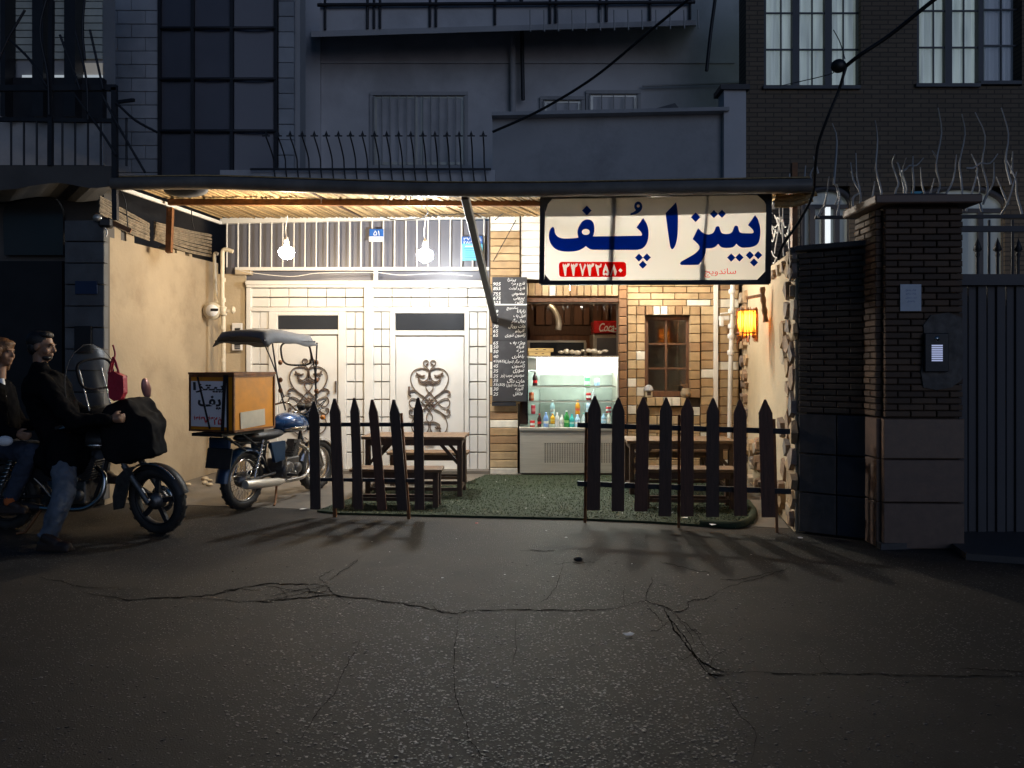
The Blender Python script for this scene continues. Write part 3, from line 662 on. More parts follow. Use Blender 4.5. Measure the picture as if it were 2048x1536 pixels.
# ================================================================== BOUNDARY WALLS OF THE YARD
def slabwall(mb, a, b_, t, z0, z1a, z1b):            # vertical wall from a to b (ground points), thickness vector t
    v = [V(a.x, a.y, z0), V(b_.x, b_.y, z0), V(b_.x, b_.y, z1b), V(a.x, a.y, z1a)]
    return mb.prism(v, t)
LA, LB = V(-4.285, 8.1, 0), V(-4.03, 10.56, 0)
lw = MB(); slabwall(lw, LA, LB, V(-.28, .03, 0), 0, 2.83, 2.86)
lwall = thing('plaster_wall', 'tan plastered boundary wall lit by the hanging bulbs, with broken notches along its top', 'wall', V(-4.2, 9.3, 0))
part('wall', lw, m_plaster, lwall, bevel=.012)
for t0, t1, h in ((0, .12, .16), (.16, .22, .10), (.52, .56, .06), (.58, .66, .10), (.70, .73, .05)):
    c = MB(); a, b_ = lerp(LA, LB, t0+.001), lerp(LA, LB, t1); slabwall(c, V(a.x-.01, a.y, 0), V(b_.x-.01, b_.y, 0), V(-.24, .02, 0), 2.82, 2.84+h, 2.84+h*.9); part('broken_block', c, m_plaster, lwall, bevel=.01)
RA, RB = V(2.5, 6.8, 0), V(3.1, 10.38, 0)
rw = MB(); slabwall(rw, RA, RB, V(.26, -.04, 0), 0, 2.5, 2.53)
rwall = thing('stone_edged_wall', 'ochre plaster side wall edged with rough flat stones', 'wall', V(2.8, 8.5, 0))
part('wall', rw, m_plaster2, rwall, bevel=.01)
ud = (RB-RA).normalized(); nd = V(-ud.y, ud.x, 0)          # nd points into the yard
def stone(s, z, w_, h, th=.03, twist=0):
    n = R.randint(5, 7); pts = []
    for i in range(n):
        a = 2*math.pi*i/n+R.uniform(-.3, .3); q = R.uniform(.75, 1.1); pts.append((math.cos(a)*w_/2*q, math.sin(a)*h/2*q))
    mb = MB(); v0 = [RA+ud*(s+p[0])+V(0, 0, z+p[1])-nd*.012 for p in pts]; v1 = [RA+ud*(s+p[0]*.86)+V(0, 0, z+p[1]*.86)+nd*(th+R.uniform(-.012, .012)) for p in pts]
    mb.add(v0+v1, [tuple(range(n, 2*n))]+[(i, (i+1) % n, n+(i+1) % n, n+i) for i in range(n)]); part('stone', mb, m_stone, rwall)
for s0, w_ in ((.07, .20), (.27, .24), (.50, .22)):      # street edge
    z = .02+R.random()*.1
    while z < 2.44:
        h = R.uniform(.13, .30)
        if s0 < .4 or R.random() < .55: stone(s0+R.uniform(-.04, .04), min(z+h/2, 2.44), w_*R.uniform(.85, 1.25), h*1.12, R.uniform(.015, .045))
        z += h*.98
z = .1
while z < 2.4:                                         # edge by the drain pipe
    h = R.uniform(.10, .2); stone(3.1+R.uniform(0, .1), z, R.uniform(.2, .34), h, R.uniform(.03, .06)); stone(3.4+R.uniform(0, .1), z, R.uniform(.2, .34), h, R.uniform(.03, .06)); z += h*1.02
for i in range(26):                                    # low course along the foot
    s = R.uniform(.5, 3.1); zz = R.uniform(.08, .34+.25*(s > 1.9)); stone(s, zz, R.uniform(.14, .26), R.uniform(.12, .22), R.uniform(.04, .07))
for i in range(5): stone(.2+i*.28, 2.45-R.uniform(0, .06), R.uniform(.16, .28), R.uniform(.1, .16), .03)

# ================================================================== UPPER BUILDINGS
mainb = thing('rendered_building', 'dim grey rendered apartment building rising behind the awning', 'building', V(0, 13, 0))
mw = MB(); mw.rect(550, -160, 1515, 380, 13.0, .3); part('wall', mw, m_render2, mainb)
part('pilaster', MB().rect(585, -160, 640, 360, 12.9, .12), m_render2, mainb)
part('string_course', MB().rect(618, 122, 1470, 126, 12.96, .06), m_render2, mainb)
bs = MB(); bs.add([P(622, 74, 12.1), P(1392, 50, 12.1), P(1392, 40, 12.1), P(622, 62, 12.1), P(622, 74, 13), P(1392, 52, 13), P(1392, 40, 13), P(622, 62, 13)], [(0, 1, 2, 3), (0, 4, 5, 1), (3, 2, 6, 7), (0, 3, 7, 4), (1, 5, 6, 2)])
bal = part('balcony', bs, m_render, mainb)
part('parapet', MB().add([P(640, 62, 12.12), P(1380, 40, 12.12), P(1380, 6, 12.12), P(640, 12, 12.12), P(640, 62, 12.2), P(1380, 40, 12.2), P(1380, 6, 12.2), P(640, 12, 12.2)], [(0, 1, 2, 3), (7, 6, 5, 4), (0, 4, 5, 1), (3, 2, 6, 7), (0, 3, 7, 4), (1, 5, 6, 2)]), m_render2, bal)
rb = MB(); rb.tube([P(635, 10, 12.05), P(1390, 4, 12.05)], .03, 6); part('handrail', rb, m_rail, bal)
for x in (650, 735, 748, 760, 860, 872, 990, 1100, 1112, 1200, 1213, 1300, 1380): part('baluster', MB().tube([P(x, -10, 12.08), P(x, 60-(x-640)*.029, 12.08)], .022, 6), m_rail, bal)
def barred(x0, y0, x1, y1, Y, nb, parent, lights=2, rails=(), wd=.05):
    f = MB(); f.rect(x0, y0, x1, y0+7, Y-.06, .1); f.rect(x0, y0+7, x0+6, y1, Y-.05, .09); f.rect(x1-6, y0+7, x1, y1, Y-.05, .09); f.rect(x0-5, y1, x1+5, y1+6, Y-.09, .14)
    wn_ = part('window', f, m_render, parent)
    for i in range(lights):
        a = lerp(x0+6, x1-6, i/lights)+3; b_ = lerp(x0+6, x1-6, (i+1)/lights)-3
        q = MB(); q.rect(a, y0+8, b_, y0+14, Y-.01, .05); q.rect(a, y1-6, b_, y1-.5, Y-.01, .05); q.rect(a, y0+14, a+5, y1-6, Y-.01, .05); q.rect(b_-5, y0+14, b_, y1-6, Y-.01, .05); part('sash', q, m_alu, wn_)
        part('pane', MB().rect(a+5, y0+14, b_-5, y1-6, Y+.01, .01), m_gglass, wn_)
    for i in range(nb):
        x = lerp(x0+8, x1-8, i/(nb-1)); part('window_bar', MB().tube([P(x, y0+9, Y-.09), P(x, y1-1, Y-.09)], .011, 6), m_spike, wn_)
    return wn_
barred(740, 183, 936, 330, 13.0, 12, mainb)
barred(1172, 180, 1282, 240, 13.0, 5, mainb, 1)
barred(1080, 192, 1170, 240, 13.0, 4, mainb, 1)
part('drain_pipe', MB().tube([P(1024, -150, 12.9), P(1026, 230, 12.9)], .05, 8), m_render, mainb)
part('drain_pipe', MB().tube([P(1040, -150, 12.85), P(1046, 200, 12.85)], .035, 8), m_rail, mainb)
for i in range(13): part('hanging_rod', MB().tube([P(1060+i*28, 20, 11.9), P(1060+i*28+1, 64-i*.6, 11.9)], .012, 5), m_spike, mainb)
part('service_conduit', MB().tube([P(1285, 172, 12.9), P(1490, 165, 12.9)], .02, 6), m_render, mainb)
# plain parapet above the shop
pp = MB(); pp.add([P(985, 236, 10.9), P(1452, 226, 10.9), P(1452, 430, 10.9), P(985, 430, 10.9), P(985, 236, 11.1), P(1452, 226, 11.1), P(1452, 430, 11.1), P(985, 430, 11.1)], [(0, 1, 2, 3), (7, 6, 5, 4), (0, 4, 5, 1), (3, 2, 6, 7), (0, 3, 7, 4), (1, 5, 6, 2)])
para = thing('roof_parapet', 'blank grey plaster parapet standing over the shop sign', 'parapet', V(1.3, 10.9, 3.4))
part('wall', pp, m_render, para)
cp = MB().bar(P(984, 234, 10.88), P(1453, 224, 10.88), .30, .05); part('coping', cp, m_render, para)
part('end_pier', MB().rect(1448, 178, 1492, 430, 10.8, .3), m_render2, para); part('pier_cap', MB().rect(1442, 168, 1500, 178, 10.75, .4), m_rail, para)
solo('folded_sheet', MB().prism([P(1285, 224, 11.6), P(1350, 206, 11.6), P(1362, 222, 11.6)], (0, .3, 0)), m_tarp, 'crumpled dark sheet peeking over the blank parapet', 'sheet')
# flat roof slab over the entrance, wall behind the spikes
lg = MB().rect(440, 340, 990, 428, 10.65, .35); 
solo('entrance_roof', lg, m_render2, 'low rendered wall on the roof above the white entrance', 'roof')
sf = thing('spiked_fence', 'row of curved iron spikes with arrow tips above the awning', 'fence', V(-1.5, 10.5, 3.7))
part('rail', MB().rect(500, 336, 982, 340, 10.55, .03), m_rail, sf)
for i in range(19):
    x = 548+i*23.4; lean = -14*(1-i/19)-2
    part('spike', MB().tube(smoothpts([P(x+4, 372, 10.57), P(x, 338, 10.57), P(x-1, 318, 10.57), P(x+lean*.5, 295, 10.45), P(x+lean, 274, 10.33)], 4), .010, 6), m_rail, sf)
    c = P(x+lean, 270, 10.33); a = MB(); a.prism([c+V(-.022, -.006, 0), c+V(.022, -.006, 0), c+V(0, -.006, .06)], (0, .012, 0)); a.box(c+V(0, 0, -.012), (.10, .012, .016)); part('spike_tip', a, m_rail, sf)

# building with the dark bay window
bayb = thing('bay_building', 'dark building with a bowed steel framed bay window between stone strips', 'building', V(-5.4, 11, 0))
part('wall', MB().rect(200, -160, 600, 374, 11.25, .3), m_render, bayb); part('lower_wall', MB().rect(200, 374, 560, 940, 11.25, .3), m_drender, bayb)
bricks(bayb, 206, -60, 316, 372, 11.15, 16, 56, m_block, d=.08, gap=.008, name='cladding_block', off=.5)
bricks(bayb, 556, -60, 588, 372, 11.15, 14, 34, m_block, d=.08, gap=.008, name='cladding_block', stag=False)
bx = [320, 386, 464, 552]; by = [-60, 56, 158, 262, 372]
def bow(x): t = (x-320)/232; return 11.15-.30*math.sin(math.pi*t)**.8
for i in range(3):
    for j in range(4):
        a, b_ = bx[i], bx[i+1]; q = MB(); A, B = bow(a+.01), bow(b_-.01)
        q.quad(P(a, by[j+1], A), P(b_, by[j+1], B), P(b_, by[j], B), P(a, by[j], A)); part('pane', q, m_gglass, bayb)
for x in bx: part('mullion', MB().bar(P(x, -60, bow(x)-.02), P(x, 372, bow(x)-.02), .045, .06, (0, 1, 0)), m_rail, bayb)
for y in by[1:]:
    pts = [P(320+232*t/12, y, bow(320+232*t/12)-.03) for t in range(13)]; part('transom', MB().tube(pts, .024, 6), m_rail, bayb)

# left neighbour: stone faced house with a railed balcony
lnb = thing('balcony_house', 'unlit stone faced house with a railed balcony and an arched dark window', 'house', V(-5.6, 8.9, 0))
part('wall', MB().rect(-260, -160, 206, 330, 9.6, .3), m_render, lnb)
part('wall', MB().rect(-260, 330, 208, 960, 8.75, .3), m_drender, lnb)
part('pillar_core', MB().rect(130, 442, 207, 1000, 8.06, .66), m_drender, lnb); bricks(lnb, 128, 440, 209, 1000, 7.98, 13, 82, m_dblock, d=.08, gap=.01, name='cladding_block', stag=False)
part('balcony_slab', MB().prism(smoothpts([P(-260, 330, 8.0), P(228, 332, 8.0)], 2)+smoothpts([P(228, 372, 8.0), P(180, 376, 8.0), P(120, 366, 8.0), P(60, 372, 8.0), P(0, 380, 8.0), P(-260, 380, 8.0)], 3), (-.55, .7, 0)), m_drender, lnb)
part('doorway', MB().rect(-200, 522, 124, 960, 8.64, .1), m_black, lnb)
part('arched_window', MB().prism([P(8, 510, 8.66)]+[P(66+60*math.cos(a), 430+50*math.sin(a+math.pi), 8.66) for a in [math.pi-math.pi*k/12 for k in range(13)]]+[P(126, 510, 8.66)], (0, .04, 0)), m_dglass, lnb)
rl_ = MB(); rl_.bar(P(-260, 236, 8.02), P(228, 242, 8.02), .04, .04); bl_ = part('balcony_railing', rl_, m_rail, lnb)
for i in range(14): part('baluster', MB().tube([P(20-100+i*25.6, 236, 8.02), P(20-100+i*25.6, 332, 8.02)], .012, 6), m_rail, bl_)
pg = MB(); pg.bar(P(-260, 178, 8.0), P(234, 176, 8.0), .05, .06); pg.bar(P(229, 176, 8.0), P(231, 440, 8.0), .05, .05, (0, 1, 0)); pg.bar(P(103, 0, 8.0), P(101, 332, 8.0), .045, .045, (0, 1, 0)); pg.bar(P(229, 205, 8.0), P(268, 200, 7.9), .03, .03)
part('pergola_frame', pg, m_rail, lnb)
wx = MB(); wx.rect(0, -60, 10, 232, 9.35, .2); wx.rect(64, -60, 86, 232, 9.35, .2); wx.rect(128, -60, 150, 232, 9.35, .2); wx.rect(10, 155, 205, 236, 9.5, .1)
wd_ = part('window', wx, m_rail, lnb)
for i in range(11): part('blind_slat', MB().rect(12, -40+i*14.5, 204, -40+i*14.5+12.5, 9.56, .02), m_blind, wd_)
part('lit_sill', MB().rect(150, 126, 204, 150, 9.54, .02), emit('dim_lamp_glow', (1, .85, .55), .05), wd_, label='dim lit strip under the blind')
part('lit_sill', MB().rect(44, 150, 204, 156, 9.53, .02), emit('dim_white_glow', (.85, .95, 1), .16), wd_)
for pts in ([(98, -20), (80, 60), (95, 150), (98, 230)], [(150, 60), (172, 155), (176, 240)], [(180, 60), (200, 150), (206, 178)], [(120, 70), (150, 150), (160, 180)], [(20, 80), (60, 120), (95, 175)], [(205, 190), (230, 240), (290, 345)], [(232, 205), (270, 240), (315, 265)], [(150, 190), (200, 260), (232, 310)], [(50, 20), (10, 90), (-20, 170)], [(170, -10), (165, 60), (170, 120)]):
    part('bent_rod', MB().tube(smoothpts([P(x, y, 7.95) for x, y in pts], 4), .013, 6), m_rail, lnb)
solo('wall_number_plate', MB().rect(150, 562, 194, 588, 7.96, .01), mat('faded_blue_plate', (.012, .03, .08), .6, bump=0), 'small faded blue plate on the dark stone pillar', 'plate')
solo('door_bell_box', MB().rect(148, 652, 182, 706, 7.94, .03), m_black, 'black intercom box on the dark stone pillar', 'intercom', bevel=.005)

# right neighbour: brown brick house
def brickmat(name, c1, c2, mo, bw, bh):
    m, n, l, b = nodes(name); geo = n.new('ShaderNodeNewGeometry'); sx = n.new('ShaderNodeSeparateXYZ'); cx_ = n.new('ShaderNodeCombineXYZ'); l.new(geo.outputs['Position'], sx.inputs[0]); l.new(sx.outputs[0], cx_.inputs[0]); l.new(sx.outputs[2], cx_.inputs[1])
    bt = n.new('ShaderNodeTexBrick'); l.new(cx_.outputs[0], bt.inputs[0]); bt.inputs['Scale'].default_value = 1; bt.inputs['Color1'].default_value = (*c1, 1); bt.inputs['Color2'].default_value = (*c2, 1); bt.inputs['Mortar'].default_value = (*mo, 1)
    bt.inputs['Brick Width'].default_value = bw; bt.inputs['Row Height'].default_value = bh; bt.inputs['Mortar Size'].default_value = bh*.13
    l.new(bt.outputs[0], b.inputs['Base Color']); b.inputs['Roughness'].default_value = .85
    inv = n.new('ShaderNodeMath'); inv.operation = 'SUBTRACT'; inv.inputs[0].default_value = 1; l.new(bt.outputs['Fac'], inv.inputs[1])
    bp = n.new('ShaderNodeBump'); bp.inputs['Distance'].default_value = .012; bp.inputs['Strength'].default_value = .6; l.new(inv.outputs[0], bp.inputs['Height']); l.new(bp.outputs[0], b.inputs['Normal']); return m
m_farbrick = brickmat('far_brick', (.19, .145, .10), (.155, .12, .085), (.085, .07, .055), .24, .068)
rnb = thing('brick_house', 'brown brick house with tall curtained windows behind the spiked wall', 'house', V(5.2, 11.2, 0))
hw = MB()
YH = 11.3
for r_ in ((1492, -180, 1528, 172), (1722, -180, 1834, 172), (2044, -180, 2700, 172), (1492, 172, 2700, 372), (1492, 372, 1600, 935), (1700, 372, 1822, 935), (2010, 372, 2700, 935), (1600, 640, 2010, 935)): hw.rect(*r_, YH, .35)
part('wall', hw, m_farbrick, rnb)
m_glow = emit('curtain_room_light', (.62, .82, .85), .12)
def lit_window(x0, y0, x1, y1, nx, ny, glow, arch=False):
    f = MB(); f.rect(x0, y1-2, x1, y1+5, YH-.05, .2); f.rect(x0, y0, x0+5, y1, YH+.08, .1); f.rect(x1-5, y0, x1, y1, YH+.08, .1)
    for i in range(1, nx): x = lerp(x0, x1, i/nx); f.rect(x-7, y0, x+7, y1, YH+.08, .08)
    w_ = part('window', f, m_bluedk2, rnb)
    for i in range(nx*2+1):
        x = lerp(x0+4, x1-4, i/(nx*2)); part('muntin', MB().rect(x-1.3, y0, x+1.3, y1-2, YH+.1, .02), m_bluedk2, w_)
    for j in range(ny): y = lerp(y1, y0, (j+1)/ny); part('muntin', MB().rect(x0+5, y-1.6, x1-5, y+1.6, YH+.095, .02), m_bluedk2, w_)
    for i in range(nx): part('pane', MB().rect(lerp(x0, x1, i/nx)+7, y0, lerp(x0, x1, (i+1)/nx)-7, y1-2, YH+.125, .008), m_clear, w_)
    cu = MB(); N = 60                              # hanging net curtain with folds
    vt = [];
    for i in range(N+1):
        x = lerp(x0+2, x1-2, i/N); dy = .02*math.sin(i*1.1)+.012*math.sin(i*2.7+1); vt += [P(x, y1-1, YH+.2)+V(0, dy, 0), P(x, y0, YH+.2)+V(0, dy*1.6, 0)]
    cu.add(vt, [(2*i, 2*i+2, 2*i+3, 2*i+1) for i in range(N)], True); part('curtain', cu, glow, w_)
    return w_
m_bluedk2 = mat('dark_window_frame', (.05, .06, .075), .5, bump=.05)
def curtainmat(name, st, tint=(.70, .88, .86)):
    m, n, l, b = nodes(name); geo = n.new('ShaderNodeNewGeometry'); mp = n.new('ShaderNodeMapping'); mp.inputs['Scale'].default_value = (5, 5, .5); nz = n.new('ShaderNodeTexNoise'); nz.inputs['Scale'].default_value = 2.0; l.new(geo.outputs['Position'], mp.inputs[0]); l.new(mp.outputs[0], nz.inputs['Vector'])
    b.inputs['Base Color'].default_value = (.5, .55, .55, 1); b.inputs['Emission Color'].default_value = (*tint, 1)
    r_ = n.new('ShaderNodeMapRange'); r_.inputs[1].default_value = .3; r_.inputs[2].default_value = .7; r_.inputs[3].default_value = st*.5; r_.inputs[4].default_value = st*1.25; l.new(nz.outputs[0], r_.inputs[0]); l.new(r_.outputs[0], b.inputs['Emission Strength']); return m
m_cur1 = curtainmat('curtain_lit_room', .08); m_cur2 = curtainmat('curtain_dim_room', .010, (.4, .55, .9))
lit_window(1527, -120, 1722, 172, 3, 4, m_cur1); lit_window(1833, -125, 1962, 168, 2, 4, m_cur1); lit_window(1962, -125, 2044, 163, 1, 4, m_cur2)
def archwin(x0, x1, ytop, ysp, y1, tint):
    cx_ = (x0+x1)/2; rx = (x1-x0)/2
    arc = [P(cx_+rx*math.cos(math.pi*k/16), ysp-(ysp-ytop)*math.sin(math.pi*k/16), YH+.1) for k in range(17)]
    fr_ = MB().tube([P(x1, y1, YH+.06)]+[V(p.x, YH+.06, p.z) for p in arc]+[P(x0, y1, YH+.06)], .05, 6)
    w_ = part('arched_window', fr_, m_gate, rnb)
    part('pane', MB().prism([P(x1, y1, YH+.1)]+arc+[P(x0, y1, YH+.1)], (0, .03, 0)), tint, w_)
    bb = MB(); bb.rect(x0, ysp-3, x1, ysp+5, YH+.04, .05)
    for k in range(1, 4): x = lerp(x0, x1, k/4); bb.rect(x-5, ysp+5, x+5, y1, YH+.04, .05)
    part('muntin', bb, m_gate, w_)
m_cur3 = curtainmat('arched_window_light', .014, (.75, .85, .8))
archwin(1824, 2008, 375, 420, 640, m_cur3); archwin(1601, 1699, 378, 412, 640, m_cur3)
part('lit_doorway', MB().rect(1651, 414, 1661, 510, YH+.02, .03), emit('white_lamp_glow', (.9, .97, 1), .35), rnb, label='bright lit gap of a half open door')
# ================================================================== RIGHT SIDE: dark brick garden wall, gate pillar, gate
def facing(cx, cyy, ang): return Matrix.Translation((cx, cyy, 0)) @ Rz(ang)
def wallbricks(parent, M, L, z0, z1, courses, bl, material, d=.05, gap=.008, name='brick'):
    H = (z1-z0)/courses
    for r in range(courses):
        x = -(bl/2 if r % 2 else 0)
        while x < L-.02:
            a, b_ = max(x, 0), min(x+bl, L); x += bl
            if b_-a < .04: continue
            p = M @ V((a+b_)/2, -d/2+R.uniform(-.003, .003), z0+(r+.5)*H)
            piece(name, p, (round(b_-a-gap, 3), d, round(H-gap, 3)), material, parent, M.to_3x3().to_4x4())
gw = thing('garden_wall', 'unlit dark brick garden wall with stone slabs at its foot', 'wall', V(2.9, 6.6, 0))
a0, a1 = V(2.54, 6.80, 0), V(3.06, 6.45, 0); dv = a1-a0; Lw = dv.length; ang = math.atan2(dv.y, dv.x); Mg = facing(a0.x, a0.y, ang)
t = MB().box((Lw/2+.05, .12, 1.24), (Lw+.1, .2, 2.48)).xf(Mg); part('wall', t, m_mortar, gw)
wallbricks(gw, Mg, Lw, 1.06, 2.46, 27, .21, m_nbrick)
for i in range(2):
    for j, (zz0, zz1) in enumerate(((0.02, .36), (.37, .70), (.71, 1.05))):
        piece('stone_slab', Mg @ V(Lw*(i+.5)/2, -.02, (zz0+zz1)/2), (round(Lw/2-.008, 3), .06, zz1-zz0), m_slabblue if i else m_slabdk, gw, Mg.to_3x3().to_4x4())
part('coping', MB().box((Lw/2, .1, 2.50), (Lw+.06, .34, .05)).xf(Mg), m_slabdk, gw, bevel=.008)
gp = thing('gate_pillar', 'brown brick gate pillar with granite slabs below and an intercom panel', 'pillar', V(3.3, 6.25, 0))
b0, b1 = V(3.0, 6.24, 0), V(3.62, 6.22, 0); Lp = .62; Mp = facing(3.0, 6.24, -.03)
part('core', MB().box((Lp/2, .22, 1.40), (Lp-.02, .42, 2.75)).xf(Mp), m_mortar, gp)
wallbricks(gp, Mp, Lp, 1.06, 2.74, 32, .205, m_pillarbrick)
Ms = Mp @ T(0, 0, 0) @ Rz(math.pi/2) @ Matrix.Scale(1, 4)
Mside = Matrix.Translation(Mp @ V(0, .42, 0)) @ Rz(-.03-math.pi/2)
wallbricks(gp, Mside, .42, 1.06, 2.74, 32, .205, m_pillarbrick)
for zz0, zz1 in ((.0, .37), (.375, .72), (.725, 1.05)):
    piece('stone_slab', Mp @ V(Lp/2, -.025, (zz0+zz1)/2), (Lp+.02, .05, round(zz1-zz0-.006, 3)), m_slab, gp, Mp.to_3x3().to_4x4())
    piece('stone_slab', Mside @ V(.21, -.02, (zz0+zz1)/2), (.41, .05, round(zz1-zz0-.006, 3)), m_slab, gp, Mside.to_3x3().to_4x4())
part('cap', MB().box((Lp/2, .2, 2.80), (Lp+.22, .66, .07)).xf(Mp), m_slab, gp, bevel=.01)
part('cap', MB().box((Lp/2, .2, 2.85), (Lp*.7, .4, .04)).xf(Mp), m_slabdk, gp, bevel=.01)
# cement patch and lit intercom
pa = MB(); pa.prism([Mp @ V(x, -.062, z) for x, z in ((.28, 1.42), (.3, 1.30), (.40, 1.28), (.52, 1.30), (.60, 1.36), (.61, 1.62), (.60, 1.86), (.5, 1.90), (.36, 1.88), (.30, 1.80), (.31, 1.6))], Mp.to_3x3() @ V(0, .03, 0)); part('cement_patch', pa, mat('cement_smear', (.13, .115, .105), .9, var=.4, vs=14, bump=.8, bs=30, dirt=(.07, .05, .035), ds=6, damt=.9), gp)
ic = thing('lit_intercom', 'black intercom panel with glowing white call list on the gate pillar', 'intercom', Mp @ T(.39, -.066, 1.58))
part('housing', MB().box((0, -.012, 0), (.19, .03, .31)), m_black, ic, local=True, bevel=.006)
for i in range(8): part('call_label', MB().box((-.0, -.029, .055-i*.017), (.085, .004, .011)), emit('intercom_backlight', (.55, .62, 1), .22) if i == 0 else bpy.data.materials['intercom_backlight'], ic, local=True)
part('camera_eye', MB().lathe([(.0, .006), (.018, .004), (.02, 0)], T(0, -.028, .11) @ Matrix.Rotation(math.pi/2, 4, 'X'), 10), m_chrome, ic, local=True)
nt = thing('paper_notice', 'pale paper notice with handwriting stuck on the brick gate pillar', 'notice', Mp @ T(.20, -.058, 2.02))
part('sheet', MB().box((0, 0, 0), (.165, .003, .215)), m_paper, nt, local=True)
me = mergemesh([fitmesh(textmesh(shape(s_)), -.06, .05-i*.03, .06, .07-i*.03, True) for i, s_ in enumerate(['پارک ممنوع', 'پارک مزاحم', 'درب منزل', 'با تشکر'])], 'writing')
link('writing', me, m_plateblue, nt, Matrix.Translation((0, -.003, 0)) @ Matrix.Rotation(math.pi/2, 4, 'X'))
gt = thing('metal_gate', 'dark ribbed sheet metal gate under a spiked iron grille', 'gate', V(4.4, 6.6, 0))
for i in range(24):
    x = 1918+i*19; part('gate_panel', MB().rect(x, 572, x+17.5, 1066, 6.6+.02*(i % 2), .04), m_gate, gt, bevel=.004)
part('gate_lintel', MB().rect(1908, 548, 2376, 570, 6.55, .1), m_gate, gt); part('gate_sill', MB().rect(1908, 1066, 2376, 1076, 6.56, .08), m_gate, gt)
gg = MB(); gg.bar(P(1908, 458, 6.6), P(2376, 458, 6.6), .03, .05); part('top_rail', gg, m_rail, gt)
for x in (1955, 1995, 2036, 2077, 2118, 2159, 2200, 2241, 2282, 2323):
    s_ = MB(); s_.tube([P(x, 550, 6.6), P(x, 500, 6.6)], .014, 6); s_.lathe([(.0, .11), (.02, .05), (.035, 0), (.012, -.02), (.02, -.04), (.014, -.06)], T(*P(x, 500, 6.6)), 8); part('spear', s_, m_rail, gt)
for x in (1920, 1978, 2025): part('grille_bar', MB().tube([P(x, 440, 6.6), P(x, 550, 6.6)], .012, 6), m_rail, gt)
solo('gate_step', MB().prism([G(1762, 1100), G(1900, 1096), G(1932, 1120), G(2200, 1140), V(5.5, 6.6, 0), V(3.0, 6.6, 0)], (0, 0, .05)), m_slabdk, 'low dark stone step in front of the gate pillar', 'step', kind='structure')
# welded branch-like spikes along the wall top
bf = thing('branch_fence', 'branch shaped iron spikes standing along the garden wall top', 'fence', V(4.2, 6.9, 2.5))
Z4 = lambda x, y, Y=6.9: P(1480+x/3.2, y/3.2, Y)
BR = [[(730, 1385), (722, 1270), (768, 1225), (748, 1130), (742, 980)], [(765, 1360), (770, 1240), (725, 1150), (708, 1040)], [(825, 1390), (850, 1250), (862, 1160)], [(862, 1375), (855, 1260)], [(885, 1345), (905, 1230), (870, 1080), (880, 900), (865, 770)], [(1003, 1365), (995, 1230), (1015, 1170), (975, 1050), (990, 990)], [(1045, 1345), (1050, 1200), (1015, 1060), (1005, 1040)], [(1000, 1260), (1030, 1345), (1068, 1210), (1040, 1100), (1065, 1010)], [(1090, 1320), (1112, 1200), (1105, 1080), (1108, 1000)], [(1035, 1095), (1060, 1085), (1085, 1060), (1130, 1058), (1175, 1010)], [(1185, 1350), (1215, 1250), (1245, 1140)], [(1200, 1300), (1165, 1180), (1155, 1070)], [(1275, 1360), (1265, 1240), (1280, 1180), (1255, 1050), (1290, 850), (1268, 690)], [(1258, 1010), (1230, 965)], [(1385, 1355), (1420, 1250), (1415, 1140), (1405, 1040), (1440, 860), (1420, 730)], [(1305, 1265), (1365, 1150), (1385, 990)], [(1430, 1345), (1415, 1270)], [(1448, 1350), (1490, 1210), (1520, 1080), (1480, 985)], [(1550, 1360), (1530, 1270), (1535, 1190), (1510, 1090)], [(1450, 1078), (1495, 1075), (1540, 1045), (1600, 1045), (1650, 985)], [(1555, 1310), (1585, 1200), (1550, 1050), (1568, 870), (1505, 720)], [(1560, 1290), (1620, 1170), (1625, 1040)], [(1670, 1375), (1720, 1280), (1770, 1100)], [(1715, 1310), (1640, 1130)], [(1735, 1180), (1700, 1030), (1718, 860), (1672, 690)], [(1805, 1370), (1770, 1240), (1765, 1150), (1705, 1020)], [(1740, 1110), (1745, 970)], [(500, 1390), (545, 1290), (570, 1130)], [(540, 1330), (555, 1240)], [(610, 1310), (630, 1250), (605, 1170)], [(600, 1180), (620, 900), (590, 790)], [(470, 1190), (450, 1120), (480, 1060)], [(410, 1170), (420, 1060)], [(500, 1110), (470, 1000)], [(620, 1390), (640, 1260), (620, 1180)]]
for pts in BR:
    n = len(pts); Y = 6.9 if pts[0][0] > 700 else 7.2
    q = [Z4(x, y, Y+R.uniform(-.05, .05)) for x, y in pts]; q2 = smoothpts(q, 3)
    part('iron_branch', MB().tube(q2, [lerp(.0115, .005, i/(len(q2)-1)) for i in range(len(q2))], 6), m_spike, bf)
part('base_rail', MB().bar(Z4(480, 1392, 7.2), Z4(1900, 1385, 6.85), .03, .03), m_rail, bf)
# white wire screen on top of the stone edged wall
ws = thing('wire_screen', 'tangled pale wire screen filling the gap beside the shop sign', 'screen', V(2.75, 7.6, 2.6))
def SC(u, v): a, b_ = V(2.60, 7.1, 2.52), V(2.98, 9.0, 2.52); return lerp(a, b_, u)+V(0, 0, v*.78)
for i in range(34):
    u, v = R.random(), R.random(); a = R.uniform(0, math.pi); L = R.uniform(.25, .6); du, dv_ = math.cos(a)*L*.5, math.sin(a)*L
    pts = [SC(min(max(u+du*t, 0), 1), min(max(v+dv_*t+R.uniform(-.05, .05), 0), 1)) for t in (-.5, -.15, .2, .5)]
    part('wire_strand', MB().tube(smoothpts(pts, 3), .007, 5), m_wpipe, ws)
for u in (0, 1): part('post', MB().bar(SC(u, -.02), SC(u, 1.05), .05, .05, (0, 1, 0)), m_rust, ws)
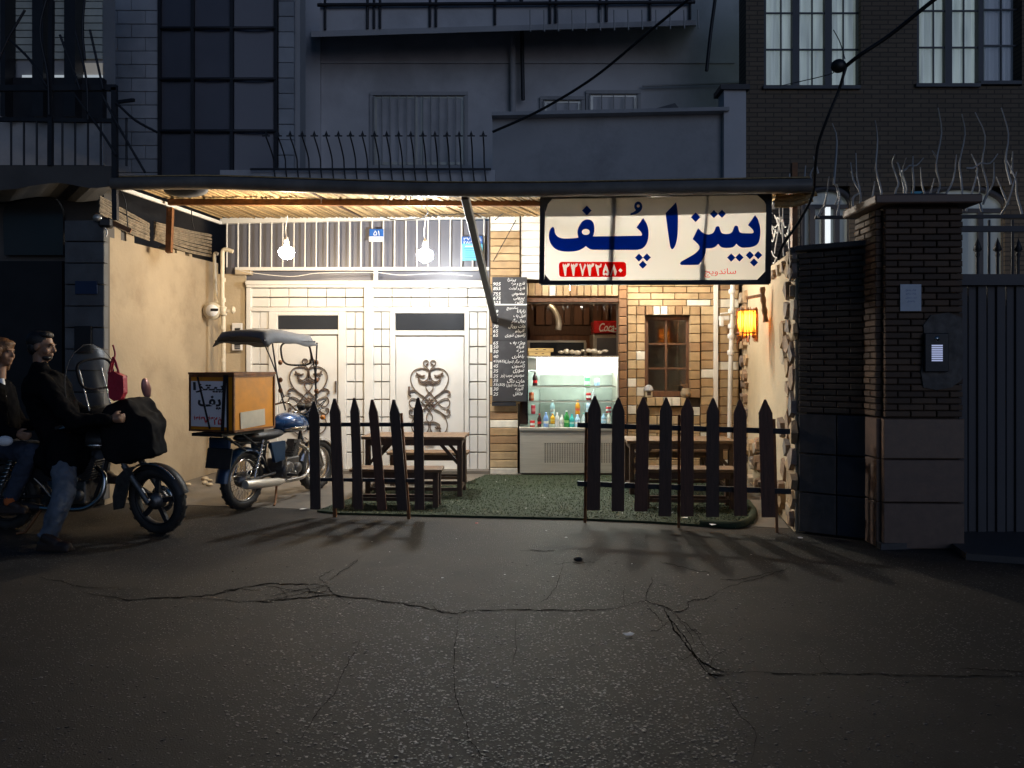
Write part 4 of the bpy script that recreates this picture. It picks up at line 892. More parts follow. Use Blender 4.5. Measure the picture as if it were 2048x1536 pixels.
# reed and cloth bundle above it
bu = MB()
for i in range(16):
    p0 = P(1548+R.uniform(0, 8), 388+i*1.6, 7.1); p1 = P(1625+R.uniform(-14, 10), 378+i*1.3+R.uniform(-5, 5), 6.95); mid = (p0+p1)/2+V(0, 0, R.uniform(-.05, .03)); bu.tube(smoothpts([p0, mid, p1], 4), R.uniform(.010, .022), 6)
solo('torn_reed_bundle', bu, m_reed, 'torn bundle of reeds hanging off the awning end beside the sign', 'reed bundle')

# ================================================================== AWNING
FL, FR_ = P(226, 366, 8.0), P(1624, 376, 6.87); FL.z = P(226, 366, 8.0).z; BL, BRr = P(440, 441, 10.4), P(1492, 438, 10.4)
aw = thing('reed_awning', 'reed covered awning on dark pipes over the shop forecourt', 'awning', V(-.6, 8.8, 3.2))
fp = [P(226, 368, 8.0), P(420, 366, 7.86), P(600, 372, 7.70), P(760, 377, 7.56), P(900, 380, 7.42), P(1100, 380, 7.26), P(1350, 376, 7.06), P(1624, 372, 6.87)]
part('front_pipe', MB().tube(smoothpts(fp, 5), .066, 14), mat('dark_pipe', (.17, .15, .13), .4, 0, var=.3, bump=.15, bs=20), aw)
tubc = MB().tube(smoothpts([p+V(0, .05, .075) for p in fp], 5), .022, 8); part('roof_edge_lath', tubc, m_reed, aw)
def roofp(s, t):                                   # s across, t front to back
    x = s*(len(fp)-1); i = min(int(x), len(fp)-2); f = lerp(fp[i], fp[i+1], x-i); return lerp(f+V(0, 0, .045), lerp(BL, BRr, s)+V(0, 0, .05), t)
rm_ = MB(); N = 420                                # individual reeds laid front to back
for i in range(N):
    s = (i+R.uniform(.1, .9))/N; wv = R.uniform(.007, .014); dz = R.uniform(-.008, .008); ds_ = R.uniform(-.006, .006)
    rm_.tube([roofp(s, -.01+R.uniform(0, .02))+V(0, 0, dz), roofp(min(max(s+ds_, 0), 1), .5)+V(0, 0, dz+R.uniform(-.01, .01)), roofp(min(max(s+ds_*2, 0), 1), 1.02)+V(0, 0, dz)], wv, 5)
part('reeds', rm_, m_reedmat, aw, kind='stuff')
cv = MB(); 
for i in range(24): cv.quad(*[roofp(s, t_)+V(0, 0, .03) for s, t_ in ((i/24, 0), ((i+1)/24, 0), ((i+1)/24, 1.03), (i/24, 1.03))])
part('tarpaulin', cv, m_tarp, aw)
part('purlin', MB().bar(roofp(.01, .40)-V(0, 0, .06), roofp(.99, .40)-V(0, 0, .06), .05, .07), m_rust, aw)
for s in (.27, .49, .74): part('joist', MB().bar(roofp(s, .02)-V(0, 0, .012), roofp(s, .98)-V(0, 0, .012), .022, .018), m_wood, aw)
part('side_rail', MB().bar(P(228, 372, 8.02), P(442, 446, 10.4), .028, .04), m_white, aw)
part('side_rail', MB().bar(P(1622, 380, 6.92), roofp(1, 1)-V(0, 0, .06), .05, .06), m_rail, aw)
part('brace', MB().bar(P(930, 392, 7.45), P(990, 642, 10.30), .075, .075), m_rail, aw, bevel=.004)
part('corner_post', MB().bar(P(341, 416, 9.0), P(338, 505, 8.9), .065, .06, (0, 1, 0)), m_rust, aw)
part('corner_post', MB().bar(P(230, 366, 8.0), P(232, 440, 8.05), .035, .035, (0, 1, 0)), m_rail, aw)
part('folded_tarp', MB().ell(P(372, 380, 8.1), (.24, .10, .075)), m_tarp, aw)
# loose wires under the roof
for pts in ([P(850, 400, 8.8), P(848, 410, 8.9), P(856, 424, 8.95), P(850, 432, 9.0)], [P(760, 432, 10.2), P(790, 440, 9.8), P(830, 438, 9.2), P(880, 430, 9.3), P(980, 426, 9.9), P(1060, 424, 9.9)], [P(1050, 422, 9.8), P(1010, 426, 9.9), P(990, 440, 10.2)], [P(980, 534, 10.4), P(1010, 480, 10.2), P(1032, 440, 9.9)], [P(234, 372, 8.0), P(250, 400, 8.05), P(256, 455, 8.1)], [P(383, 420, 9.2), P(384, 440, 9.2), P(388, 458, 9.2)]):
    part('wire', MB().tube(smoothpts(pts, 5), .006, 5), m_cable if pts[0].x < 0 else m_rail, aw)
for x0 in (640, 780, 812, 822): part('loose_reed_end', MB().tube([P(x0, 392, 7.7), P(x0+R.uniform(-4, 4), 402, 7.75), P(x0+R.uniform(-6, 6), 408, 7.75)], .006, 5), m_bark, aw)
# reed strips between the wall top and the roof
for lab, (a, b_, zb0, zt0, zb1, zt1, n) in (('dark weathered reed screen at the street end of the tan wall', (V(-4.30, 8.02, 0), V(-4.17, 8.85, 0), 3.02, 3.24, 2.90, 3.10, 5)), ('light weathered reed screen on the tan wall near the gas pipes', (V(-4.16, 8.95, 0), V(-4.02, 10.3, 0), 2.92, 3.14, 2.90, 3.22, 7))):
    sc = thing('reed_screen', lab, 'screen', V(a.x, a.y, 2.9), 'reed screens on the tan wall')
    for i in range(n):
        z0, z1 = lerp(zb0, zt0, (i+.5)/n), lerp(zb1, zt1, (i+.5)/n); mid = (a+b_)/2; sag = R.uniform(-.03, .0)
        pts = smoothpts([V(a.x, a.y, z0), V(mid.x, mid.y, (z0+z1)/2+sag), V(b_.x, b_.y, z1)], 5); mb = MB()
        h = (zt0-zb0)/n*.58
        for k in range(3): mb.tube([p+V(R.uniform(-.006, .006), 0, (k-1)*h*.62) for p in pts], h*.36, 6)
        part('reed_strip', mb, m_wreed, sc)
fl = thing('rusty_floodlight', 'unlit rusty floodlight bracket on the street corner of the tan wall', 'floodlight', P(218, 452, 8.05))
part('bracket', MB().bar(P(190, 430, 8.0), P(262, 462, 8.1), .035, .05), m_rust, fl); part('lamp_body', MB().box(P(212, 446, 8.0), (.13, .12, .10), Rz(.3)), m_black, fl, bevel=.02); part('lens', MB().ell(P(196, 436, 7.95), (.05, .05, .04)), m_alu, fl)
part('loose_wire', MB().tube(smoothpts([P(204, 452, 8.0), P(214, 462, 7.98), P(212, 474, 7.98)], 4), .008, 5), m_wpipe, fl)

# ================================================================== LAMPS
def bulb(px, py, Y, top, r, col, st, label, group='hanging bulbs under the awning'):
    c = P(px, py, Y); t = thing('hanging_bulb', label, 'light bulb', Matrix.Translation(c), group)
    part('cord', MB().tube(smoothpts([V(.01, 0, top-c.z), V(-.012, .01, (top-c.z)*.6), V(.008, 0, (top-c.z)*.3), V(0, 0, .13)], 5), .006, 6), m_wpipe, t, local=True)
    part('socket', MB().lathe([(.012, .17), (.022, .16), (.026, .11), (.024, .07)], None, 12), m_wpipe, t, local=True)
    part('glass', MB().lathe([(.024, .075), (.03, .06), (r*.8, .035), (r, 0), (r*.94, -r*.4), (r*.7, -r*.75), (r*.3, -r*.98), (.001, -r*1.02)], None, 18), emit('bulb_glow', col, st), t, local=True)
    return t
bulb(573, 503, 9.0, 3.22, .092, WARM, BULB*.40, 'warm glowing bulb hanging nearest the gas meter corner')
bulb(850, 508, 9.0, 3.20, .098, COOL, BULB*.66, 'cool white glowing bulb hanging over the white doors')
bulb(1300, 478, 9.3, 3.20, .072, (1, .92, .78), BULB*.85, 'glowing bulb hidden behind the shop sign')
ilp = thing('unseen_ceiling_lamp', 'unseen glowing round lamp on the ceiling inside the shop', 'lamp', V(.85, 11.5, Zt-.02))  # unseen lamp, added for the warm light in the room
part('base', MB().lathe([(.0, 0), (.09, 0), (.09, -.03), (.0, -.03)], None, 16), m_wpipe, ilp, local=True)
part('globe', MB().ell(V(0, 0, -.08), (.09, .09, .06)), emit('unseen_lamp_glow', (1, .74, .46), 26), ilp, local=True)
# wicker wall lamp
wl_ = thing('wicker_lamp', 'glowing twig wall lamp hung from a rough branch bracket', 'wall lamp', P(1494, 640, 8.25))
wp = lambda x, y, Y=8.25: P(x, y, Y)
part('bracket', MB().tube(smoothpts([wp(1525, 574, 8.05), wp(1526, 596, 8.06), wp(1529, 620, 8.07), wp(1532, 644, 8.08)], 4), [.026+.006*math.sin(i*1.7) for i in range(13)], 9), m_bark, wl_)
part('arm', MB().bar(wp(1526, 590, 8.05), wp(1494, 596, 8.25), .03, .03), m_bark, wl_)
part('cord', MB().tube([wp(1495, 596), wp(1494, 618)], .006, 5), m_cable, wl_)
cL = wp(1494, 640); 
part('bulb', MB().ell(cL, (.04, .04, .06)), emit('lamp_bulb_glow', (1, .66, .28), 70), wl_)
sh = MB()
for i in range(44):
    a = 2*math.pi*i/44+R.uniform(-.05, .05); r = .105+R.uniform(-.006, .006); z0 = -.20+R.uniform(-.07, .05); z1 = .115+R.uniform(-.01, .02); a2 = a+R.uniform(-.12, .12)
    sh.tube([cL+V(math.cos(a2)*r, math.sin(a2)*r, z0), cL+V(math.cos(a)*(r+R.uniform(-.004, .004)), math.sin(a)*r, (z0+z1)/2), cL+V(math.cos(a)*r, math.sin(a)*r, z1)], R.uniform(.0035, .0062), 5)
part('shade', sh, m_twig, wl_, kind='stuff')
part('glow_liner', MB().lathe([(.096, -.16), (.096, .10)], Matrix.Translation(cL), 24), cloth('amber_glow_liner', (.6, .28, .05), (.85, .42, .08), .8), wl_)  # liner added inside the twigs so the shade glows amber
for z in (.10, -.14): part('shade_ring', MB().tube([cL+V(math.cos(k*math.pi/12)*.105, math.sin(k*math.pi/12)*.105, z) for k in range(24)], .007, 6, True), m_twig, wl_)

# ================================================================== SHOP SIGN (backlit cloth banner on a steel frame)
A0, A1 = P(1085, 480, 7.50), P(1538, 475, 7.13); A0.z = A1.z = 0; ux = (A1-A0).normalized(); nn = ux.cross(V(0, 0, 1)).normalized()   # towards the street
if nn.y > 0: nn = -nn
C0 = V(0, 0, CH)
def onp(px, py, off=0.0):
    d = V((px-1024)/F, 1, -(py-HZ)/F); o = A0+nn*off; t = (o-C0).dot(nn)/d.dot(nn); return C0+d*t
def S1(x, y): return (1080+x/8.083, 380+y/8.083)
def S2(x, y): return (1310+x/8.083, 380+y/8.083)
sg = thing('shop_sign', 'white backlit cloth sign with large blue Persian lettering and a red phone number', 'sign', (onp(1080, 568)+onp(1540, 568))/2)
Mb = frameM(A0+V(0, 0, 2.6), ux, (0, 0, 1))                 # banner plane
Mbi = Mb.inverted()
def loc(p): q = Mbi @ onp(*p); return (q.x, q.y)
m_banner = cloth('banner_cloth', (.80, .79, .76), (.92, .90, .86), .80)
m_bshade = cloth('banner_shade_layer', (.6, .58, .55), (.55, .52, .47), .5)
m_bblue = cloth('banner_blue', (.015, .07, .27), (.012, .095, .40), .7)
m_bred = cloth('banner_red', (.55, .02, .02), (.80, .045, .03), .7)
m_bwhite = cloth('banner_white', (.8, .78, .74), (.86, .84, .78), .72)
def blayer(name, loops, m, z, parent=sg, cut=True):
    if cut: HOLES.extend([[loc(p) for p in lp] for lp in loops])
    me = flatmesh([[loc(p) for p in lp] for lp in loops], .0006); return put(name, me, Mb @ T(0, 0, z), m, parent)
HOLES = []
hq = flatmesh([[loc(p) for p in ((1090, 397), (1310, 394), (1533, 389), (1533, 425.5), (1415, 428.5), (1330, 431), (1230, 432), (1091, 434))]], .0008); put('banner_shade_layer', hq, Mb @ T(0, 0, -.006), m_bshade, sg)  # layer added behind the banner top to dim its shadow band
fm = MB()
for p0, p1, wd in (((1085.5, 391), (1083.5, 568), 10), ((1538.5, 382), (1535.5, 567), 10), ((1083, 393.5), (1540, 384), 9), ((1082, 566), (1538, 564.5), 9)):
    fm.bar(onp(*p0, .012), onp(*p1, .012), wd/F*7.3, .04, nn)
fr_ = part('frame', fm, m_rail, sg)
for pts in (((1088, 393), (1112, 393), (1104, 398), (1096, 408), (1091, 424)), ((1090, 549), (1102, 563), (1088, 564)), ((1510, 386), (1535, 386), (1534, 412), (1528, 402), (1519, 394)), ((1512, 562), (1533, 540), (1533, 563))):
    part('corner_gusset', MB().prism([onp(x, y, .016) for x, y in pts], nn*.012), m_rail, sg)
for p0, p1, wd in (((1229, 396), (1220, 564), 9.5), ((1415, 392), (1404, 530), 4.5), ((1404.5, 530), (1403.5, 563), 10)):
    part('mullion', MB().bar(onp(*p0, -.02), onp(*p1, -.02), wd/F*7.3, .02, nn), m_rail, sg)
part('hanger', MB().bar(onp(1100, 390), onp(1100, 378), .03, .03), m_rail, sg); part('hanger', MB().bar(onp(1520, 386), onp(1520, 374), .03, .03), m_rail, sg)
def dia(fn, x, y, r): return [fn(x, y-r), fn(x+r, y), fn(x, y+r), fn(x-r, y)]
def sm(fn, pts, corners=()): return [fn(*p) for p in pts]
def curvy(pts, sharp=()):                          # rounded outline, sharp at the listed corners
    n = len(pts); out = []; seg = []
    ks = sorted(sharp)
    if not ks: return [(p.x, p.y) for p in smoothpts([V(x, y, 0) for x, y in pts], 4, True)]
    for a, b_ in zip(ks, ks[1:]+[ks[0]+n]):
        q = [V(*pts[i % n], 0) for i in range(a, b_+1)]; q = smoothpts(q, 4) if len(q) > 2 else q; out += [(p.x, p.y) for p in q[:-1]]
    return out
feh = [(215, 598), (235, 640), (240, 690), (275, 745), (330, 775), (400, 785), (480, 783), (560, 778), (620, 768), (605, 690), (620, 610), (665, 530), (720, 485), (780, 475), (840, 500), (872, 560), (880, 640), (868, 710), (852, 750), (1640, 740), (1650, 715), (1625, 670), (1590, 635), (1560, 605), (1668, 452), (1710, 520), (1745, 610), (1755, 700), (1745, 800), (1715, 880), (1660, 940), (1590, 963), (1500, 968), (860, 968), (810, 955), (770, 930), (742, 907), (690, 945), (630, 975), (550, 992), (440, 997), (330, 985), (240, 945), (180, 880), (150, 800), (143, 730), (155, 660), (185, 610)]
eye = [(741+65*math.cos(k*math.pi/10), 678+48*math.sin(k*math.pi/10)) for k in range(20)]
blayer('lettering', [[S1(*p) for p in curvy(feh, (8, 18, 19, 23, 24, 33, 36))], [S1(*p) for p in eye]], m_bblue, 0)
blayer('lettering', [dia(S1, 757, 332, 78)], m_bblue, 0)
for x, y in ((1600, 1093), (1728, 1090), (1662, 1208)): blayer('lettering', [dia(S1, x, y, 65)], m_bblue, 0)
dam = [(1550, 328), (1528, 290), (1525, 245), (1545, 205), (1588, 186), (1630, 205), (1652, 250), (1648, 300), (1620, 345), (1560, 385), (1462, 408), (1465, 375), (1510, 358)]
blayer('lettering', [[S1(*p) for p in curvy(dam, (0, 10, 11))], [S1(1588+25*math.cos(k*math.pi/6), 258+25*math.sin(k*math.pi/6)) for k in range(12)]], m_bblue, 0)
alef = [(340, 198), (355, 260), (370, 380), (372, 560), (365, 720), (345, 840), (315, 920), (278, 958), (250, 925), (235, 850), (205, 640), (170, 375)]
blayer('lettering', [[S2(*p) for p in curvy(alef, (0, 11))]], m_bblue, 0)
pit = [(1618, 405), (1660, 470), (1690, 560), (1703, 650), (1700, 740), (1685, 820), (1655, 875), (1610, 905), (1540, 925), (1440, 935), (1390, 925), (1345, 900), (1315, 868), (1290, 900), (1250, 928), (1180, 938), (1110, 935), (1060, 915), (1020, 872), (990, 905), (950, 932), (890, 943), (822, 942), (820, 1000), (800, 1060), (770, 1120), (740, 1170), (700, 1208), (660, 1212), (430, 1214), (405, 1195), (420, 1160), (470, 1130), (560, 1080), (640, 1030), (700, 975), (722, 930), (705, 890), (660, 840), (608, 793), (698, 618), (740, 660), (790, 700), (850, 718), (900, 712), (940, 690), (965, 650), (985, 600), (1015, 585), (1040, 600), (1055, 650), (1075, 690), (1110, 708), (1170, 710), (1215, 700), (1250, 670), (1270, 620), (1290, 582), (1320, 578), (1342, 595), (1355, 650), (1375, 685), (1410, 698), (1570, 700), (1595, 685), (1585, 650), (1545, 605), (1503, 568)]
blayer('lettering', [[S2(*p) for p in curvy(pit, (0, 12, 18, 22, 28, 29, 39, 40, 62, 63, 67))]], m_bblue, 0)
for x, y, r in ((657, 440, 78), (953, 388, 66), (1083, 385, 66), (1232, 1093, 67), (1365, 1090, 67), (1533, 1055, 66), (1668, 1053, 66), (1600, 1172, 66)): blayer('lettering', [dia(S2, x, y, r)], m_bblue, 0)
def rrect(x0, y0, x1, y1, r):
    out = []
    for cx, cy_, a0 in ((x1-r, y0+r, -90), (x1-r, y1-r, 0), (x0+r, y1-r, 90), (x0+r, y0+r, 180)):
        for k in range(6): a = math.radians(a0+k*18); out.append((cx+r*math.cos(a), cy_+r*math.sin(a)))
    return out
# digits drawn as wedge shapes, as printed
def D3(x): return [(x, 1185), (x+20, 1215), (x+38, 1190), (x+55, 1218), (x+72, 1188), (x+112, 1188), (x+100, 1230), (x+62, 1255), (x+50, 1390), (x+25, 1390), (x, 1250), (x-8, 1225)]
def D7(x): return [(x, 1200), (x+22, 1188), (x+55, 1300), (x+88, 1188), (x+112, 1215), (x+80, 1300), (x+62, 1390), (x+45, 1390), (x+28, 1300)]
def D2(x): return [(x, 1188), (x+22, 1215), (x+60, 1225), (x+80, 1188), (x+100, 1195), (x+92, 1245), (x+50, 1262), (x+55, 1390), (x+32, 1390), (x+10, 1280), (x-6, 1220)]
def D8(x): return [(x, 1195), (x+50, 1320), (x+30, 1385), (x+12, 1385), (x-10, 1280), (x-42, 1385), (x-65, 1385)]
dl_ = [D3(372), D3(505), D7(635), D3(768), D2(900), [(1060, 1188), (1085, 1240), (1120, 1330), (1110, 1375), (1082, 1385), (1060, 1365), (1035, 1385), (1012, 1365), (1015, 1310), (1040, 1240)], D8(1195)]
pan = [S1(*p) for p in rrect(308, 1162, 1392, 1405, 48)]; HOLES.append([loc(p) for p in pan])
digs = [[[S1(*p) for p in q]]+([[S1(*p) for p in ((1062, 1290), (1088, 1335), (1062, 1345), (1038, 1335))]] if q is dl_[5] else []) for q in dl_]+[[dia(S1, 1300, 1300, 36)]]
blayer('phone_panel', [pan]+[lp for d_ in digs for lp in d_], m_bred, 0, cut=False)
for d_ in digs: blayer('phone_digit', d_, m_bwhite, 0, cut=False)
put('banner', flatmesh([[loc(p) for p in ((1090, 397), (1310, 394), (1533, 389), (1531, 563), (1310, 564), (1091, 564))]]+HOLES, .0006), Mb, m_banner, sg)
tm = textmesh(shape('ساندویچ')); q0 = loc(S2(800, 1415)); q1 = loc(S2(1310, 1262)); fitmesh(tm, q0[0], q0[1], q1[0], q1[1]); put('subtitle', tm, Mb @ T(0, 0, .0015), cloth('banner_red_print', (.7, .03, .03), (1, .06, .045), .85), sg)

# ================================================================== CHALKBOARD MENU
YM = 10.27
cb = thing('chalkboard_menu', 'tall narrow slate menu board chalked with Persian dishes and prices', 'menu board', P(1019, 803, YM))
part('board', MB().rect(984.5, 554, 1054, 803, YM, .025), m_board, cb, bevel=.003)
part('seam', MB().rect(985, 608, 1054, 610.4, YM-.004, .004), m_chalk, cb); part('seam', MB().rect(985, 680, 1054, 681, YM-.003, .003), m_black, cb)
mstr = MB().rect(984, 803.5, 1032, 812, YM+.01, .03); part('backing_strip', mstr, m_rail, cb)
CHK = [('پیتزا', 560, 1015, 1032, None), ('قارچ و مرغ', 568, 1022, 1050, '905'), ('قارچ و گوشت', 577, 1018, 1050, '855'), ('مخصوص', 588, 1024, 1049, '755'), ('پپرونی', 596.5, 1027, 1049, '675'), ('کالوه', 605, 1030, 1048, '625'), ('ساندویچ', 616.5, 1013, 1036, None),
 ('زاپاتا', 623, 1034, 1051, '99'), ('فول پف', 632, 1027, 1051, '87'), ('رویال برگر', 641.5, 1023, 1051, '75'), ('هات رویال', 653, 1017, 1051, '70'), ('آلپولو', 662, 1030, 1050, '65'), ('ژامبون تنوری', 670.5, 1010, 1051, '65'),
 ('ویژه پف', 686, 1020, 1050, '65'), ('فیله', 694, 1033, 1048, '50'), ('مرغ', 703, 1032, 1048, '50'), ('بلغاری', 713, 1024, 1048, '40'), ('چیز برگر (دوبل)', 723, 1010, 1050, '43(65)'), ('ژامبون', 732, 1024, 1050, '45'), ('سوری', 742, 1026, 1048, '35'), ('سوسیس سیب پنیر', 752, 1001, 1048, '35'), ('هات داگ', 761, 1014, 1049, '35'), ('همبرگر ساده (دوبل)', 770, 1013, 1048, '35(50)'), ('الویه', 778, 1030, 1047, '30'), ('فلافل', 788, 1026, 1045, '25')]
Mc = frameM((0, YM-.003, 0), (1, 0, 0), (0, 0, 1)); s_ = YM/F
def XZ(x, y): p = P(x, y, YM); return p.x, p.z
for txt, yc, xa, xb, pr_ in CHK:
    ms = [fitmesh(textmesh(shape(txt), .25, .002), *XZ(xa, yc+4.4), *XZ(xb, yc-4.2), False)]
    if pr_: ms.append(fitmesh(textmesh(pr_, .2, .0), *XZ(986.5, yc+3.2), *XZ(986.5+5*len(pr_)*(.78 if len(pr_) > 3 else 1), yc-3.2), False))
    put('chalk_line', mergemesh(ms, 'chalk_line'), Mc, m_chalk, cb)

# ================================================================== DISPLAY CASE
YC = 10.12
dc = thing('display_case', 'lit glass and steel refrigerated display counter of drinks', 'display case', P(1139, 955, YC))
def K(x, y): return (1040+x/9.035, 700+y/9.035)
bs_ = MB(); bs_.rect(1040, 862, 1237, 868, YC, .55); bs_.rect(1040, 868, 1237, 886, YC+.004, .05); bs_.rect(1040, 926, 1237, 946, YC+.004, .05); bs_.rect(1040, 886, 1088, 926, YC+.004, .05); bs_.rect(1226, 886, 1237, 926, YC+.004, .05)
part('base', bs_, m_steel, dc); part('cavity', MB().rect(1042, 870, 1236, 945, YC+.08, .45), m_black, dc); part('plinth', MB().rect(1044, 946, 1236, 956, YC+.05, .4), m_slab, dc)
pf = MB(); nx, ny = 28, 10
for i in range(nx+1): x = lerp(1088, 1226, i/nx); pf.rect(x-1.1, 886, x+1.1, 926, YC+.006, .006)
for j in range(ny+1): y = lerp(886, 926, j/ny); pf.rect(1088, y-1.0, 1226, y+1.0, YC+.008, .003)
part('perforated_panel', pf, m_steel, dc)
part('counter_edge', MB().rect(1039, 855.5, 1238, 861.5, YC-.02, .6), m_alu, dc, bevel=.004)
part('top', MB().rect(1054, 712, 1238, 715, YC+.12, .5), m_steel, dc)
part('side', MB().rect(1054, 715, 1056.5, 855, YC+.10, .5), m_film, dc); part('side', MB().rect(1235, 715, 1237.5, 855, YC+.02, .55), m_alu, dc)
part('back_wall', MB().rect(1056, 715, 1236, 855, YC+.60, .03), mat('case_back', (.50, .54, .50), .4, .1, bump=0), dc)
part('light_diffuser', MB().rect(1074, 716, 1234, 740, YC+.16, .04), emit('case_lamp_glow', (.93, 1, .93), 26), dc)
part('lamp_housing', MB().rect(1056, 716, 1074, 740, YC+.16, .05), m_alu, dc)
for y, x0 in ((742, 1060), (772, 1060), (802, 1054)):
    part('shelf', MB().rect(x0, y, 1235, y+1.4, YC+.2, .36), m_film, dc); part('shelf_rim', MB().rect(x0+2, y-.2, 1235, y+3.0, YC+.19, .008), m_alu, dc)
part('shelf', MB().rect(1050, 829, 1076, 830.5, YC+.1, .25), m_film, dc)
part('front_glass', MB().add([P(1056, 714, YC+.13), P(1236, 714, YC+.13), P(1238, 855, YC-.01), P(1040, 855, YC-.01)], [(0, 1, 2, 3)]), m_film, dc)
# sliding doors at the back of the case
for a, b_ in ((1080, 1168), (1172, 1232)):
    for y0, y1 in ((750, 770), (776, 800), (806, 852)): part('back_door', MB().rect(a, y0, b_, y1, YC+.575, .02), mat('case_door', (.27, .28, .25), .35, bump=0) if 'case_door' not in bpy.data.materials else bpy.data.materials['case_door'], dc)
# drinks: each one a thing of its own
def plainmat(name, c, r=.25, tr=0):
    m, n, l, b = nodes(name); b.inputs['Base Color'].default_value = (*c, 1); b.inputs['Roughness'].default_value = r
    if tr: b.inputs['Transmission Weight'].default_value = tr; b.inputs['IOR'].default_value = 1.2
    return m
_pm = {}
def pm(c, r=.25):
    if (c, r) not in _pm: _pm[(c, r)] = plainmat('drink_colour', c, r)
    return _pm[(c, r)]
def bottle(x, yb, h, wpx, Y, body, cap, label_c, lab, cat='bottle', fill=None, group='drinks in the display case'):
    px, py = K(x, yb); c = P(px, py, Y); H = h/9.035/F*Y; r = wpx/9.035/F*Y/2; t = thing(cat, lab, cat, Matrix.Translation(c), group)
    if cat == 'can':
        part('body', MB().lathe([(r*.8, 0), (r, .06*H), (r, .9*H), (r*.82, .97*H)], None, 14), pm(body), t, local=True); part('lid', MB().lathe([(r*.82, .97*H), (r*.84, H), (r*.7, .985*H), (0.001, .985*H)], None, 14), m_alu, t, local=True)
        part('band', MB().lathe([(r*1.01, .30*H), (r*1.01, .62*H)], None, 14), pm(label_c), t, local=True)
    else:
        part('body', MB().lathe([(r*.9, 0), (r, .04*H), (r, .2*H), (r*.9, .28*H), (r*.9, .42*H), (r, .5*H), (r*.98, .6*H), (r*.7, .74*H), (r*.42, .84*H), (r*.36, .93*H)], None, 14), pm(body), t, local=True)
        part('cap', MB().lathe([(r*.42, .93*H), (r*.42, H), (.001, H)], None, 12), pm(cap), t, local=True); part('label_band', MB().lathe([(r*.93, .27*H), (r*.93, .43*H)], None, 14), pm(label_c), t, local=True)
Wt, Rd, Rd2 = (.8, .8, .78), (.55, .02, .02), (.5, .04, .06)
Yf, Yk = YC+.12, YC+.32
DR = [('can', 225, 1398, 132, 88, Yf, Rd, Wt, Wt, 'red soft drink can on the case floor at the chalkboard end'), ('bottle', 350, 1398, 250, 78, Yf, (.05, .012, .01), Rd, Rd, 'small dark cola bottle with red cap on the case floor'), ('bottle', 470, 1398, 272, 98, Yf, (.22, .38, .72), (.2, .35, .7), Wt, 'clear blue water bottle standing beside the dark cola bottle'),
 ('bottle', 590, 1330, 180, 86, Yf, (.72, .40, .02), (.65, .3, .02), (.85, .6, .1), 'yellow orange squash bottle in the front row of the case'), ('bottle', 588, 1190, 285, 90, Yk, (.42, .60, .66), Wt, Wt, 'tall pale blue bottle standing behind the yellow bottle'), ('bottle', 672, 1395, 265, 82, Yf, (.72, .74, .74), Wt, Wt, 'white bottle with narrow neck between yellow and green bottles'),
 ('bottle', 755, 1395, 225, 84, Yf, (.78, .78, .74), (.75, .75, .7), (.6, .62, .6), 'squat white capped bottle beside the green bottle'), ('bottle', 842, 1395, 300, 98, Yf, (.03, .28, .06), Wt, (.3, .6, .2), 'green glass soda bottle with white cap in the front row'), ('bottle', 938, 1400, 245, 96, Yf, (.05, .48, .46), (.05, .35, .38), (.4, .75, .7), 'turquoise drink bottle in the front row of the case'),
 ('bottle', 1040, 1400, 235, 100, Yf, (.42, .62, .82), (.4, .55, .8), Wt, 'light blue water bottle below the orange bottle'), ('bottle', 1042, 1165, 262, 92, Yk, (.78, .30, .01), (.7, .25, .02), (.8, .12, .04), 'bright orange soda bottle raised at the back of the case'), ('bottle', 1150, 1395, 260, 80, Yk, (.55, .66, .68), (.1, .35, .3), Wt, 'pale clear bottle near the first fence picket'),
 ('can', 1240, 905, 138, 90, Yk, Rd, Wt, Wt, 'red and white can standing on a blue white bottle'), ('bottle', 1242, 1150, 245, 110, Yk, (.50, .64, .80), Wt, (.7, .78, .85), 'wide blue white bottle under the red can'), ('bottle', 1510, 1320, 170, 92, Yf, (.32, .58, .78), (.3, .5, .75), (.6, .75, .85), 'blue water bottle seen between two fence pickets'),
 ('bottle', 1602, 1325, 190, 80, Yf, (.62, .66, .60), (.2, .3, .2), (.7, .7, .62), 'pale green bottle seen between two fence pickets'), ('can', 1600, 1135, 115, 100, Yk, Rd, (.8, .5, .4), Wt, 'red can at the brick end of the case'), ('can', 240, 1155, 165, 80, YC+.18, Rd2, Rd, (.6, .2, .2), 'dark red can on the short middle shelf'),
 ('can', 205, 922, 165, 92, YC+.26, (.52, .10, .03), Wt, (.7, .35, .2), 'orange red can on the third shelf'), ('bottle', 272, 672, 290, 92, YC+.26, (.03, .012, .01), Rd, Rd, 'tall dark cola bottle on the upper shelf'), ('can', 1218, 685, 195, 96, YC+.28, (.06, .42, .12), Wt, (.45, .75, .5), 'green can on the upper shelf'), ('can', 1395, 685, 170, 96, YC+.28, (.5, .66, .72), Wt, (.25, .4, .62), 'pale blue cup on the upper shelf'), ('bottle', 1330, 900, 200, 74, YC+.30, (.7, .74, .75), Wt, (.75, .78, .8), 'white bottle partly hidden by a picket tip')]
for (cat, x, yb, h, wp_, Y, body, cap, lc, lab) in DR: bottle(x, yb, h, wp_, Y, body, cap, lc, lab, cat)
